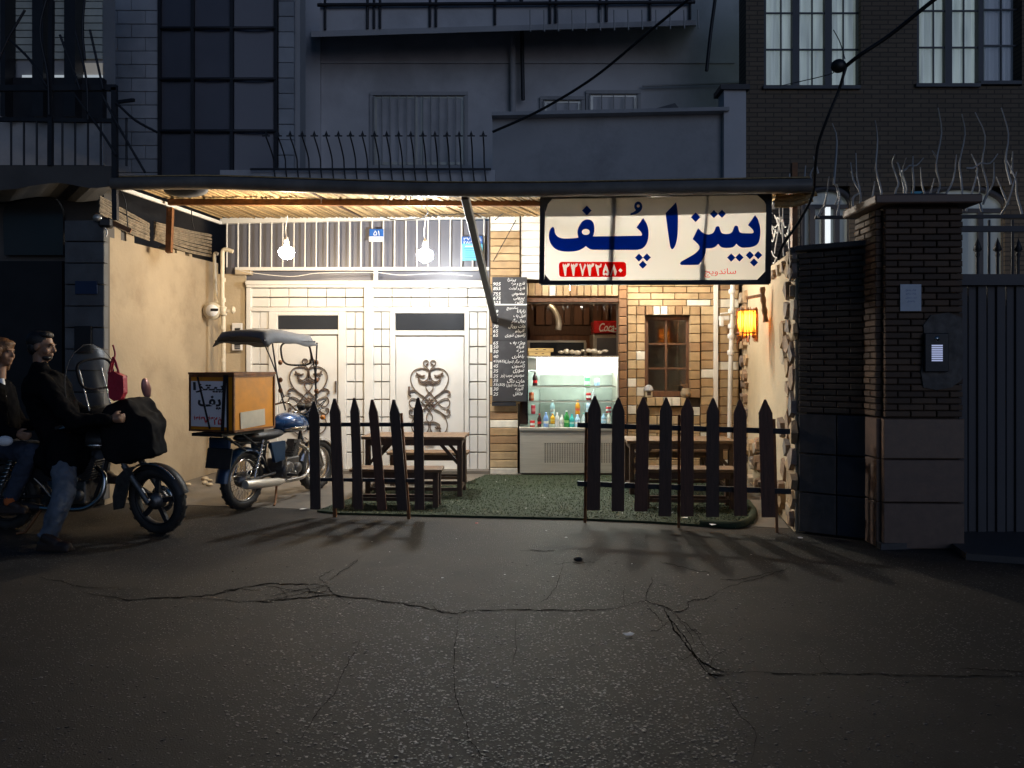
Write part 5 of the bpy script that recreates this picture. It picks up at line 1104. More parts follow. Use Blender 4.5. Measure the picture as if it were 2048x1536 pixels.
# pizza boxes on top of the case
for i in range(2):
    x0, x1 = (1056, 1107) if i else (1057, 1101); y1 = 712-i*8.0
    t = thing('pizza_box', ('upper' if i else 'lower')+' flat carton pizza box on the display case', 'pizza box', P((x0+x1)/2, y1, YC+.2), 'pizza boxes on the case')
    part('carton', MB().rect(x0, y1-7.4, x1, y1-.3, YC+.15, .34), m_card, t, bevel=.003)
    for k in (.3, .6): part('tab_slot', MB().rect(lerp(x0, x1, k), y1-5.5, lerp(x0, x1, k)+5, y1-4.2, YC+.146, .01), m_wood, t)
cwrap = MB(); 
for k in range(9): cwrap.ell(P(1122+k*11, 703+R.uniform(-3, 3), YC+.35), (R.uniform(.03, .06), .05, R.uniform(.02, .035)), Rz(R.random()), 7, 5)
solo('glass_jars', cwrap, m_steel, 'heap of shiny wrapped trays on top of the display case', 'trays')
# red drinks fridge behind the counter
cf = thing('drinks_fridge', 'tall drinks fridge with a red script header behind the counter', 'fridge', V(1.75, 12.2, 0)); Yc = 12.05
part('cabinet', MB().rect(1186, 668, 1290, 905, Yc+.06, .55), m_alu, cf, bevel=.01)
part('header', MB().rect(1188, 641.5, 1290, 667, Yc, .5), m_red, cf, bevel=.012)
dp_ = MB().rect(1194, 676, 1288, 890, Yc+.03, .03); part('door', dp_, m_gglass, cf)
lg_ = textmesh('Coca-Cola', .38, .015)
pa_, pb_ = P(1198, 663, Yc), P(1262, 646, Yc); fitmesh(lg_, pa_.x, pa_.z, pb_.x, pb_.z); put('logo', lg_, frameM((0, Yc-.004, 0), (1, 0, 0), (0, 0, 1)), m_wprint, cf)
sw = MB().tube(smoothpts([P(1200, 663, Yc-.004), P(1215, 661, Yc-.004), P(1228, 664, Yc-.004), P(1240, 662, Yc-.004)], 4), .006, 5); part('logo_swash', sw, m_wprint, cf)

# ================================================================== PLATES AND PIPES ON THE FRONT
Yp = YG-.03
hn = thing('house_number_plate', 'blue and white house number plate fixed to the bars', 'number plate', P(753, 483, Yp))
part('plate', MB().rect(739, 458, 767, 473, Yp, .006), m_plateblue, hn); part('lower_plate', MB().rect(738, 473.3, 767, 483, Yp, .006), m_sheet, hn)
def textat(parent, body, x0, y0, x1, y1, Y, m, name='number', keep=False):
    tm = textmesh(body); a, b_ = P(x0, y1, Y), P(x1, y0, Y); fitmesh(tm, a.x, a.z, b_.x, b_.z, keep); return put(name, tm, frameM((0, Y, 0), (1, 0, 0), (0, 0, 1)), m, parent)
textat(hn, '۵۱', 747, 461, 759, 471, Yp-.003, m_wprint)
for j in range(2): part('fine_print', MB().rect(742, 476+j*3, 763, 477+j*3, Yp-.002, .002), m_render, hn)
pn = thing('phone_plate', 'small dark blue plate with white numerals above the cyan sticker', 'plate', P(938, 490, Yp)); part('plate', MB().rect(923, 473, 951, 490, Yp, .006), m_plateblue, pn)
textat(pn, '۳۷', 927, 475, 940, 481, Yp-.003, m_wprint); textat(pn, '۲۵۲', 927, 482.5, 943, 488.5, Yp-.003, m_wprint)
p2 = thing('emblem_plate', 'tiny blue plate with a white script emblem beside the brick pillar', 'plate', P(958, 487, Yp)); part('plate', MB().rect(952, 472, 965, 487, Yp-.002, .006), m_plateblue, p2); textat(p2, shape('پلاک'), 954, 475, 963, 483, Yp-.006, m_wprint, 'emblem')
st_ = thing('cyan_sticker', 'bright cyan printed notice tied to the bars', 'notice', P(944, 521, Yp)); part('sheet', MB().rect(924, 487.5, 965, 521, Yp-.012, .004), m_cyan, st_)
for j in range(6): part('print_line', MB().rect(927+R.uniform(0, 4), 492+j*4.4, 955+R.uniform(0, 7), 493.3+j*4.4, Yp-.014, .002), m_plateblue if j else m_wprint, st_)
itc = thing('door_intercom', 'white door intercom panel with black camera on the plaster pier', 'intercom', P(473, 700, YG))
part('panel', MB().rect(463.5, 646, 484, 701, YG, .03), m_wpipe, itc, bevel=.006); part('camera_window', MB().rect(469.5, 656, 480, 663, YG-.006, .01), m_black, itc)
for j in range(3): part('call_button', MB().rect(469, 689+j*3.6, 480, 691.4+j*3.6, YG-.006, .01), m_rail, itc)
part('mount', MB().rect(464, 648, 483, 700, YG+.03, .04), m_rail, itc)
gm = thing('gas_meter', 'round cream gas meter with bent supply pipes in the wall corner', 'gas meter', P(426, 622, 10.15)); Yq = 10.15
part('case', MB().lathe([(.0, -.06), (.09, -.06), (.112, -.04), (.112, .05), (.0, .05)], T(*P(426, 622, Yq)) @ Matrix.Rotation(math.pi/2, 4, 'X'), 22), m_pipe, gm)
part('dial', MB().lathe([(.08, .0), (.08, .012), (.0, .012)], T(*P(424, 621, Yq-.055)) @ Matrix.Rotation(math.pi/2, 4, 'X'), 20), m_sheet, gm)
part('dial_window', MB().rect(421, 617, 436, 622, Yq-.075, .006), m_black, gm)
pt = MB(); pt.tube(smoothpts([P(466, 503, Yq), P(452, 499, Yq), P(445.5, 503, Yq), P(445, 520, Yq), P(445, 600, Yq), P(447, 640, Yq), P(447, 745, Yq), P(447, 940, Yq)], 5), .028, 10); part('supply_pipe', pt, m_pipe, gm)
pt = MB(); pt.tube(smoothpts([P(436, 508, Yq+.1), P(430, 507, Yq+.1), P(429, 520, Yq+.1), P(431, 580, Yq+.1), P(433, 606, Yq)], 5), .022, 10); part('supply_pipe', pt, m_pipe, gm)
part('valve', MB().lathe([(.03, -.06), (.045, -.05), (.045, .05), (.03, .06)], T(*P(447, 622, Yq-.02)), 10).box(P(458, 622, Yq-.03), (.13, .03, .035)), m_pipe, gm)
part('valve_knob', MB().ell(P(466, 620, Yq-.03), (.035, .03, .05)), m_pipe, gm)
for y in (560, 600, 655, 720): part('pipe_coupling', MB().lathe([(.038, -.025), (.038, .025)], T(*P(446, y, Yq)), 8), m_pipe, gm)
wpz = thing('drain_pipe', 'white drain pipe with valve beside the small window', 'pipe', P(1461, 880, 10.25)); Yw2 = 10.25
part('pipe', MB().tube(smoothpts([P(1465, 566, Yw2), P(1464, 640, Yw2), P(1461.5, 720, Yw2), P(1460, 800, Yw2), P(1459, 884, Yw2)], 4), .030, 12), m_wpipe, wpz)
for y in (583, 622, 652, 672, 705): part('collar', MB().lathe([(.044, -.03), (.048, -.012), (.048, .012), (.044, .03)], T(*P(1464-(y-583)*.02, y, Yw2)), 12), m_wpipe, wpz)
part('valve', MB().box(P(1448, 636, Yw2), (.14, .05, .06)).box(P(1443, 643, Yw2), (.05, .06, .13)), m_wpipe, wpz, bevel=.008)
part('valve_handle', MB().tube([P(1440, 628, Yw2-.04), P(1456, 626, Yw2-.04)], .012, 6), m_wpipe, wpz)
# pots on the window sill
for nm, lab, x in (('sill_lantern', 'small pale lantern on the window sill', 1297), ('sill_flower_pot', 'round pot with dry twigs on the window sill', 1371)):
    t = thing(nm, lab, 'lantern' if 'lantern' in nm else 'flower pot', P(x, 795, YB-.04))
    if 'lantern' in nm:
        part('body', MB().box((0, 0, .05), (.10, .08, .10)), m_plaster2, t, local=True, bevel=.012); part('roof', MB().lathe([(.07, 0), (.05, .05), (.018, .07), (.0, .07)], T(0, 0, .10), 8), m_render, t, local=True)
        part('opening', MB().box((0, -.042, .055), (.05, .004, .05)), m_wood, t, local=True)
    else:
        part('pot', MB().lathe([(.035, 0), (.065, .03), (.07, .07), (.05, .11), (.055, .125), (.04, .125), (.038, .08), (.0, .07)], None, 14), m_plaster, t, local=True)
        tw_ = MB()
        for k in range(6): tw_.tube(smoothpts([V(0, 0, .1), V(R.uniform(-.05, .03), 0, .17), V(R.uniform(-.16, .05), R.uniform(-.02, .02), R.uniform(.14, .26))], 4), .004, 5)
        part('twigs', tw_, m_bark, t, local=True)
# cables across the upper part of the picture
c1 = thing('overhead_cable', 'thick black cable with a round junction crossing the tall windows', 'cable', P(1688, 140, 6.2))
part('span', MB().tube(smoothpts([P(1960, -70, 5.6), P(1865, 2, 5.8), P(1780, 70, 6.0), P(1720, 110, 6.1), P(1692, 132, 6.2)], 6), .016, 8), m_cable, c1)
part('drop', MB().tube(smoothpts([P(1692, 134, 6.2), P(1687, 150, 6.2), P(1676, 185, 6.25), P(1655, 235, 6.3), P(1636, 290, 6.4), P(1630, 340, 6.5), P(1625, 390, 6.7), P(1600, 440, 6.8), P(1566, 490, 6.9), P(1556, 520, 6.95)], 6), .012, 8), m_cable, c1)
part('junction', MB().ell(P(1677, 132, 6.2), (.062, .05, .055)), m_cable, c1); part('thin_wire', MB().tube(smoothpts([P(1690, 118, 6.2), P(1680, 85, 6.4), P(1667, 60, 6.8)], 4), .004, 5), m_cable, c1)
part('thin_wire', MB().tube(smoothpts([P(1668, 140, 6.2), P(1655, 150, 6.4), P(1560, 172, 7.5)], 4), .004, 5), m_cable, c1)
tag(solo('service_cable', MB().tube(smoothpts([P(1420, -40, 9.0), P(1375, 0, 9.2), P(1300, 62, 9.6), P(1210, 138, 10.0), P(1150, 180, 10.2), P(1085, 218, 10.4), P(1040, 240, 10.5), P(985, 264, 10.6)], 5), .018, 8), m_cable, 'black service cable slanting down to the entrance roof', 'cable'))
tag(solo('short_cable', MB().tube(smoothpts([P(1436, -60, 9.5), P(1430, 0, 9.5), P(1422, 60, 9.5), P(1413, 142, 9.5)], 4), .022, 8), m_cable, 'short black cable end hanging near the brick house corner', 'cable'))
tag(solo('wall_wire', MB().tube(smoothpts([P(470, 538, 10.3), P(500, 545, 10.25), P(580, 553, 10.3), P(640, 546, 10.3), P(750, 545, 10.3), P(800, 550, 10.3), P(880, 547, 10.3), P(945, 552, 10.3)], 6), .005, 6), m_wpipe, 'pale wire strung under the bars over the white doors', 'wire'))
# ================================================================== PICKET FENCES
def fence(label, q0, q1, picks, rails, posts):
    d = (q1-q0).normalized(); n = V(-d.y, d.x, 0)
    if n.y > 0: n = -n                               # towards the street
    def on(px, py, off=0.0):
        dd = V((px-1024)/F, 1, -(py-HZ)/F); o = q0+n*off; t = (o-C0).dot(n)/dd.dot(n); return C0+dd*t
    fe = thing('picket_fence', label, 'fence', (q0+q1)/2, 'picket fences at the forecourt edge')
    for xt, yt, xb, yb, wd in picks:
        sp = 27
        dx = (xb-xt)/(yb-yt)
        L = [(xt-2, yt), (xt+2, yt), (xt+dx*sp+wd/2, yt+sp), (xb+wd/2, yb), (xb-wd/2, yb), (xt+dx*sp-wd/2, yt+sp)]
        o = R.uniform(.018, .026); part('picket', MB().prism([on(x, y, o) for x, y in L], n*.02), m_picket, fe, bevel=.003)
    for (xa, ya, xb, yb, h) in rails: part('rail', MB().bar(on(xa, ya, 0), on(xb, yb, 0), .026, h/F*7.2), m_rail, fe)
    for (xt, yt, xb, yb, wd) in posts: part('post', MB().bar(on(xt, yt, -.02), on(xb, yb, -.02), wd/F*7.2, .03, n), m_rust, fe)
    return fe
fence('shorter dark picket fence of six crooked boards before the motorcycle', G(640, 1034), G(820, 1039),
      [(629, 802, 632, 1018, 20), (670, 797, 679, 1016, 21), (709.5, 796, 718, 1018, 18), (745, 799, 765, 1019, 18), (788, 799, 806, 1020, 20), (837, 795, 840, 1019, 19)],
      [(625, 849, 832, 849, 8), (640, 959, 838, 961, 7)], [(664, 824, 670, 1036, 7), (802, 826, 818, 1038, 6)])
fence('longer dark picket fence of eight boards before the brick window wall', G(1172, 1046), G(1556, 1066),
      [(1190, 792, 1187, 1020, 26), (1237, 795, 1236, 1022, 25), (1287, 794, 1282, 1022, 26), (1332.5, 795, 1330, 1032, 25), (1375, 795, 1374, 1032, 26), (1426, 796, 1425, 1033, 26), (1479.6, 799, 1481, 1031, 26), (1530, 799, 1537, 1034, 28)],
      [(1155, 850, 1580, 863, 10), (1155, 967, 1582, 983, 10)], [(1173, 824, 1170, 1048, 5), (1358, 829, 1357.5, 1057, 5), (1548, 838, 1554, 1067, 5)])

# ================================================================== TABLES AND BENCHES
def slat_table(name, label, cat, c, rz, L, Dp, H, nslat, leg=.055, brace=True, group=None):
    t = thing(name, label, cat, Matrix.Translation(c) @ Rz(rz), group)
    w_ = Dp/nslat
    for i in range(nslat): part('top_plank', MB().box((R.uniform(-.008, .008), -Dp/2+(i+.5)*w_, H-.018), (L, w_-.006, .034)), m_table, t, local=True, bevel=.004)
    for y in (-1, 1): part('apron', MB().box((0, y*(Dp/2-.04), H-.07), (L-.1, .025, .065)), m_tleg, t, local=True)
    for x in (-1, 1):
        part('apron', MB().box((x*(L/2-.06), 0, H-.07), (.025, Dp-.12, .065)), m_tleg, t, local=True)
        for y in (-1, 1):
            part('leg', MB().box((x*(L/2-.06), y*(Dp/2-.055), (H-.035)/2), (leg, leg, H-.036)), m_tleg, t, local=True, bevel=.003)
            if brace: part('leg_brace', MB().bar((x*(L/2-.08), y*(Dp/2-.055), H-.30), (x*(L/2-.27), y*(Dp/2-.055), H-.09), .03, .035), m_tleg, t, local=True)
        part('stretcher', MB().box((x*(L/2-.06), 0, .10), (.03, Dp-.16, .035)), m_tleg, t, local=True)
    for y in (-1, 1): part('stretcher', MB().box((0, y*(Dp/2-.055), .10), (L-.17, .03, .035)), m_tleg, t, local=True)
    return t
slat_table('wooden_table', 'brown plank table before the white doors', 'table', V(-1.08, 8.75, 0), -.03, 1.14, .56, .685, 4, group='forecourt tables')
slat_table('wooden_bench', 'low plank bench on the street side of the table by the motorcycle', 'bench', V(-1.19, 7.98, 0), -.04, .95, .30, .415, 3, brace=False, group='forecourt benches')
slat_table('wooden_bench', 'low plank bench between the table and the white doors', 'bench', V(-1.02, 9.45, 0), -.02, .98, .30, .415, 3, brace=False, group='forecourt benches')
slat_table('wooden_table', 'brown plank table below the small wooden window', 'table', V(1.90, 8.85, 0), -.02, 1.22, .56, .63, 4, group='forecourt tables')
slat_table('wooden_bench', 'low plank bench behind the longer picket fence', 'bench', V(1.80, 7.90, 0), -.04, .98, .30, .425, 3, brace=False, group='forecourt benches')
slat_table('wooden_bench', 'low plank bench against the brick wall under the window', 'bench', V(2.00, 9.6, 0), -.02, .92, .30, .43, 3, brace=False, group='forecourt benches')

# ================================================================== MOTORCYCLES
def wheel(root, X, r, rim_w, alloy, spin=0, xf=None, chrome=m_chrome):
    def fx(mb): return mb.xf(xf) if xf is not None else mb
    C = V(X, 0, r); A = Matrix.Translation(C) @ Matrix.Rotation(math.pi/2, 4, 'X')
    tw = .046
    prof = [(r-.085, -.026), (r-.06, -tw*.95), (r-.03, -tw), (r-.008, -tw*.6), (r, 0), (r-.008, tw*.6), (r-.03, tw), (r-.06, tw*.95), (r-.085, .026)]
    tyre = MB().lathe(prof+[prof[0]], A, 40)
    for k in range(40):                              # tread blocks
        a = 2*math.pi*k/40; q = C+V(math.cos(a)*(r-.0065), 0, math.sin(a)*(r-.0065)); tyre.box(q+V(0, .016*(1 if k % 2 else -1), 0), (.009, .034, .026), Matrix.Rotation(-a, 4, 'Y'))
    w_ = part('wheel', fx(tyre), m_rubber, root, local=True)
    Ml = W[w_.name]; base = W[root.name]
    def sub(name, mb, m, kind=None): 
        o = part(name, fx(mb).xf(base), m, w_); 
        if kind: o['kind'] = kind
    rr = r-.085
    sub('rim', MB().lathe([(rr+.004, -.03), (rr-.006, -.033), (rr-.014, -.022), (rr-.016, 0), (rr-.014, .022), (rr-.006, .033), (rr+.004, .03), (rr+.004, -.03)], A, 40), m_black if alloy else chrome)
    sub('hub', MB().lathe([(.02, -.07), (.055, -.065), (.06, -.04), (.075, -.035), (.075, .035), (.06, .04), (.055, .065), (.02, .07)], A, 20), m_engine)
    if alloy:
        for k in range(5):
            a = spin+2*math.pi*k/5; p0 = C+V(math.cos(a)*.055, 0, math.sin(a)*.055); p1 = C+V(math.cos(a)*(rr-.008), 0, math.sin(a)*(rr-.008)); sub('spoke', MB().bar(p0, p1, .026, .042, (math.sin(a), 0, -math.cos(a))), m_rail)
        sub('brake_disc', MB().lathe([(.075, -.058), (.12, -.058), (.12, -.062), (.075, -.062), (.075, -.058)], A, 30), m_chrome)
        dh = MB()
        for k in range(16): a = k*math.pi/8; dh.lathe([(.008, -.0640), (.0, -.0640)], A @ Matrix.Translation((math.cos(a)*.1, math.sin(a)*.1, 0)), 8)
        sub('disc_hole', dh, m_black, 'stuff')
    else:
        sp = MB()
        for k in range(36):
            a = 2*math.pi*k/36; da = .32*(1 if k % 2 else -1); y = .035 if (k//2) % 2 else -.035
            sp.tube([C+V(math.cos(a+da)*.072, y, math.sin(a+da)*.072), C+V(math.cos(a)*(rr-.012), 0, math.sin(a)*(rr-.012))], .0022, 5)
        sub('wire_spokes', sp, m_chrome, 'stuff')
    return w_
def arcfender(C, r, a0, a1, wd, th=.006, n=14):
    mb = MB(); v = []
    for i in range(n+1):
        a = lerp(a0, a1, i/n); c_, s_ = math.cos(a), math.sin(a)
        for y, k in ((-wd, -.030), (-wd*.75, 0), (0, .012), (wd*.75, 0), (wd, -.030)): v.append(C+V(c_*(r+k), y, s_*(r+k)))
    f = []
    for i in range(n):
        for k in range(4): f.append((i*5+k, i*5+k+1, i*5+k+6, i*5+k+5))
    mb.add(v, f, True); return mb
def moto(name, label, M, alloy, paint, side, steer=0.0, chrome=m_chrome, wb=1.27):
    root = thing(name, label, 'motorcycle', M, 'motorcycles')
    r = .30
    L = lambda nm, mb, m, **k: part(nm, mb, m, root, local=True, **k)
    kx = (wb-1.0)/.27
    sa = V(-.46, 0, 1).normalized(); hs = V(1.0, 0, .80)                     # steering axis
    XF = Matrix.Translation(hs) @ Matrix.Rotation(steer, 4, sa) @ Matrix.Translation(-hs)
    wheel(root, 0, r, 0, alloy, .3, None, chrome); wheel(root, wb, r, 0, alloy, .15, XF, chrome)
    Lf = lambda nm, mb, m, **k: part(nm, mb.xf(XF), m, root, local=True, **k)
    for y in (-.095, .095):
        Lf('fork_leg', MB().tube([V(wb, y, .30), V(lerp(wb, .99, .43), y, .56), V(lerp(wb, .99, .53), y, .62)], .027, 10).tube([V(lerp(wb, .99, .46), y, .58), V(.99, y, .92)], .018, 10), m_chrome if not alloy else m_engine)
        L('shock_absorber', MB().tube([V(.03, y*1.35, .33), V(.16, y*1.35, .70)], .014, 8).tube([V(.03+.13*t/40, y*1.35, .40+.27*t/40)+V(.03*math.cos(t*1.2), .03*math.sin(t*1.2), 0)*1 for t in range(41)], .007, 5), chrome)
        if not alloy: Lf('turn_signal', MB().ell(V(1.12, y*2.1, .88), (.035, .028, .028)).tube([V(1.08, y, .87), V(1.12, y*2.0, .88)], .008, 6), mat('amber_lens', (.45, .16, .02), .3, bump=0) if 'amber_lens' not in bpy.data.materials else bpy.data.materials['amber_lens'])
    Lf('yoke', MB().box(V(1.02, 0, .88), (.07, .25, .03)).box(V(1.07, 0, .74), (.07, .25, .03)), m_engine, bevel=.006)
    Lf('front_fender', arcfender(V(wb, 0, r), r+.025, math.radians(15), math.radians(165), .06), chrome if not alloy else m_black)
    L('rear_fender', arcfender(V(0, 0, r), r+.03, math.radians(20), math.radians(178), .075), m_bluedk if not alloy else m_black)
    hb = smoothpts([V(.80, -.37, .98), V(.90, -.34, 1.00), V(.97, -.20, 1.03), V(1.0, -.06, .93), V(1.0, .06, .93), V(.97, .20, 1.03), V(.90, .34, 1.00), V(.80, .37, .98)], 4)
    Lf('handlebar', MB().tube(hb, .011, 8), m_chrome)
    for y in (-1, 1):
        Lf('grip', MB().tube([V(.79, y*.375, .98), V(.885, y*.345, .998)], .017, 8), m_rubber)
        Lf('lever', MB().tube(smoothpts([V(.92, y*.32, 1.01), V(.94, y*.36, 1.0), V(.86, y*.40, .985)], 3), .006, 5), m_chrome)
        Lf('brake_hose', MB().tube(smoothpts([V(.93, y*.28, 1.02), V(1.05, y*.30, 1.10), V(1.12, y*.18, 1.02), V(1.08, y*.08, .86)], 4), .006, 5), m_cable)
    if not alloy: Lf('headlight', MB().lathe([(.0, -.09), (.06, -.08), (.088, -.03), (.09, .02), (.095, .03), (.085, .045), (.0, .05)], Matrix.Translation((1.13, 0, .87)) @ Matrix.Rotation(math.pi/2, 4, 'Y'), 20), m_bluedk)
    Lf('instrument', MB().lathe([(.0, -.03), (.045, -.03), (.05, .02), (.045, .03), (.0, .03)], Matrix.Translation((1.05, .06, .99)) @ Matrix.Rotation(-.5, 4, 'Y'), 16).lathe([(.0, -.03), (.045, -.03), (.05, .02), (.045, .03), (.0, .03)], Matrix.Translation((1.05, -.06, .99)) @ Matrix.Rotation(-.5, 4, 'Y'), 16), m_black)
    fr = MB(); fr.tube([V(1.0, 0, .84), V(.92, 0, .52), V(.82, 0, .27), V(.50, 0, .24), V(.36, 0, .40), V(.30, 0, .66)], .019, 8).tube([V(1.0, 0, .82), V(.70, 0, .74), V(.30, 0, .68), V(-.10, 0, .68)], .02, 8)
    for y in (-.09, .09): fr.tube([V(.40, y, .32), V(0, y, .30)], .016, 6).tube([V(.30, y, .66), V(-.18, y, .70)], .013, 6)
    L('frame', fr, m_black)
    tk = MB(); tk.ell(V(.78, 0, .82), (.30, .145, .125), Matrix.Rotation(.10, 4, 'Y'), 20, 12)
    tk.v = [V(p.x, p.y*(1-.35*max(0, (.70-p.x)/.22)), max(p.z, .73)) for p in tk.v]
    tank = L('fuel_tank', tk, paint)
    base = W[root.name]
    part('tank_panel', MB().ell(V(.80, 0, .775), (.24, .150, .055), None, 20, 8).xf(base), chrome, tank); part('fuel_cap', MB().lathe([(.03, -.01), (.03, .012), (.0, .014)], Matrix.Translation((.86, 0, .940)), 12).xf(base), m_chrome, tank)
    se = MB(); se.ell(V(.26, 0, .735), (.38, .135, .065), None, 22, 10); se.v = [V(p.x, p.y, min(p.z, .785+.03*(p.x < .1))) for p in se.v]
    L('saddle', se, m_seat)
    for y in (-1, 1): L('side_cover', MB().prism([V(.28, y*.10, .66), V(.52, y*.10, .66), V(.50, y*.11, .46), V(.34, y*.11, .44)], (0, y*.035, 0)), side, bevel=.012)
    en = MB(); en.box(V(.66, 0, .36), (.30, .21, .20)).lathe([(.0, -.14), (.085, -.14), (.095, -.11), (.095, .11), (.085, .14), (.0, .14)], Matrix.Translation((.60, 0, .33)) @ Matrix.Rotation(math.pi/2, 4, 'X'), 20).lathe([(.0, -.15), (.05, -.15), (.055, .15), (.0, .15)], Matrix.Translation((.75, 0, .34)) @ Matrix.Rotation(math.pi/2, 4, 'X'), 16)
    eng = L('engine', en, m_engine, bevel=.01)
    fins = MB()
    for k in range(8): fins.box(V(.765+.010*k, 0, .45+.024*k), (.13-.004*k, .15, .008), Matrix.Rotation(-.35, 4, 'Y'))
    fins.box(V(.80, 0, .54), (.08, .10, .20), Matrix.Rotation(.35, 4, 'Y')); part('cylinder_fins', fins.xf(base), m_engine, eng); part('carburettor', MB().ell(V(.60, -.03, .58), (.06, .05, .06)).tube([V(.56, 0, .60), V(.44, 0, .60)], .035, 8).xf(base), m_engine, eng)
    for k in range(3): part('crankcase_bolt', MB().lathe([(.012, 0), (.012, .008), (.0, .009)], Matrix.Translation((.56+.06*k, -.142, .30+.03*(k % 2))) @ Matrix.Rotation(math.pi/2, 4, 'X'), 6).xf(base), m_chrome, eng)
    L('exhaust_pipe', MB().tube(smoothpts([V(.88, -.05, .58), V(.98, -.09, .50), V(.97, -.12, .34), V(.84, -.15, .235), V(.60, -.16, .225), V(.42, -.165, .235)], 5), .022, 10), chrome)
    L('muffler', MB().tube([V(.44, -.165, .235), V(.36, -.168, .24), V(.05, -.175, .265), V(-.16, -.18, .285), V(-.18, -.18, .287)], [.024, .042, .048, .048, .040], 14).tube([V(-.175, -.18, .287), V(-.185, -.18, .288)], [.030, .028], 12), m_steel if not alloy else m_black)
    L('foot_peg', MB().tube([V(.55, -.12, .29), V(.55, -.27, .29)], .014, 6).tube([V(.55, .12, .29), V(.55, .27, .29)], .014, 6), m_rubber)
    L('kick_lever', MB().tube(smoothpts([V(.52, -.15, .33), V(.46, -.19, .44), V(.42, -.22, .50)], 3), .010, 6), m_chrome)
    L('chain_guard', MB().box(V(.25, .10, .33), (.50, .03, .07)), m_bluedk)
    st = MB()
    for y in (-1, 1): st.tube([V(.42, y*.10, .24), V(.30, y*.17, .02), V(.24, y*.20, .012)], .013, 6)
    L('centre_stand', st, m_rust)
    L('tail_lamp', MB().box(V(-.29, 0, .62), (.05, .13, .08)), mat('red_lens', (.25, .01, .01), .25, bump=0) if 'red_lens' not in bpy.data.materials else bpy.data.materials['red_lens'], bevel=.012)
    return root, L, Lf, XF, base
# parked delivery motorcycle ------------------------------------------------
rc, fc = V(-2.75, 7.86, 0), V(-2.305, 9.05, 0); hd = math.atan2(fc.y-rc.y, fc.x-rc.x)
bike, L, Lf, XF, base = moto('delivery_motorcycle', 'blue and chrome delivery motorcycle with orange box and cloth canopy, parked by the tan wall', Matrix.Translation(rc) @ Rz(hd), False, m_blue, m_bluedk, -.10)
# cargo box
x0, x1, hw_, z0, z1 = -.44, .16, .262, .84, 1.37
box = L('cargo_box', MB().box(V((x0+x1)/2, 0, (z0+z1)/2), (x1-x0, hw_*2, z1-z0)), m_orange, bevel=.006)
ed = MB()
for y in (-1, 1):
    for z in (z0, z1): ed.box(V((x0+x1)/2, y*hw_, z), (x1-x0+.02, .02, .02))
    for x in (x0, x1): ed.box(V(x, y*hw_, (z0+z1)/2), (.02, .02, z1-z0+.02))
for x in (x0, x1):
    for z in (z0, z1): ed.box(V(x, 0, z), (.02, hw_*2+.02, .02))
part('edge_trim', ed.xf(base), m_rust, box)
part('lid', MB().box(V((x0+x1)/2, 0, z1+.022), (x1-x0+.03, hw_*2+.03, .022)).xf(base), m_rust, box)
part('rear_print', MB().box(V(x0-.017, .015, 1.10), (.006, .44, .44)).xf(base), m_sheet, box)
part('side_patch', MB().box(V(-.17, -hw_-.005, .945), (.36, .006, .16), Matrix.Rotation(-.05, 4, 'Y')).xf(base), m_pipe, box, label='grey taped patch')
Mt = base @ frameM((x0-.0215, 0, 0), (0, -1, 0), (0, 0, 1))
for txt, a, b_, c, d, mm in ((shape('پیتزا'), -.21, 1.20, .17, 1.31, m_inkblk), (shape('پُف'.replace('\u064f', '')), -.15, 1.03, .13, 1.18, m_inkblk), ('۳۳۷۳۲۵', -.20, .90, .14, .995, m_inkred)):
    put('box_lettering', fitmesh(textmesh(txt, 0, .03), a, b_, c, d), Mt, mm, box)
part('strap', MB().bar(V(x0-.026, .15, 1.36), V(x0-.026, .0, .86), .018, .006, (1, 0, 0)).bar(V(x0-.026, -.18, 1.38), V(x0-.026, -.15, .84), .035, .006, (1, 0, 0)).bar(V(x0-.028, -.21, 1.38), V(x0-.028, -.215, .84), .02, .006, (1, 0, 0)).xf(base), m_cable, box)
L('luggage_rack', MB().box(V(-.2, 0, .805), (.62, .36, .03)).tube([V(-.2, -.15, .80), V(.05, -.13, .66)], .012, 6).tube([V(-.2, .15, .80), V(.05, .13, .66)], .012, 6).tube([V(-.45, -.15, .80), V(-.1, -.12, .62)], .012, 6), m_black)
L('mud_flap', MB().box(V(-.34, 0, .56), (.012, .30, .20), Matrix.Rotation(.18, 4, 'Y')), m_rubber); L('rear_plate', MB().box(V(-.33, 0, .71), (.03, .26, .11)), m_bluedk, bevel=.01)
# canopy: cloth stretched on a tube frame, with a clear front shield
def cz(x, y): return 1.80+.03*math.sin((x+.3)*3)-.10*max(0, abs(y)-.24)-.06*max(0, -x)+.010*math.cos(y*9+x*5)+.012*math.sin(x*9)
cg = MB(); nx, ny = 16, 10; vs = []
for i in range(nx+1):
    for j in range(ny+1):
        x = lerp(-.06, .84, i/nx); y = lerp(-.33, .33, j/ny); vs.append(V(x, y, cz(x, y)+(0 if 0 < j < ny else -.12+.010*math.sin(x*17))-((.06 if i == nx else .05 if i == 0 else 0) if 0 < j < ny else 0)))
cg.add(vs, [(i*(ny+1)+j, i*(ny+1)+j+1, (i+1)*(ny+1)+j+1, (i+1)*(ny+1)+j) for i in range(nx) for j in range(ny)], True)
can = L('canopy', cg, m_tarp)
so2 = can.modifiers.new('cloth', 'SOLIDIFY'); so2.thickness = .008
fb = MB()
for y in (-.30, .30): fb.tube(smoothpts([V(.98, y*.7, .95), V(.90, y*.85, 1.3), V(.86, y, 1.72)], 4), .009, 6).tube(smoothpts([V(.70, y, 1.74), V(.85, y*.9, 1.45), V(.97, y*.75, 1.1)], 4), .008, 6).tube([V(.82, y, 1.73), V(-.05, y, 1.72)], .010, 6)
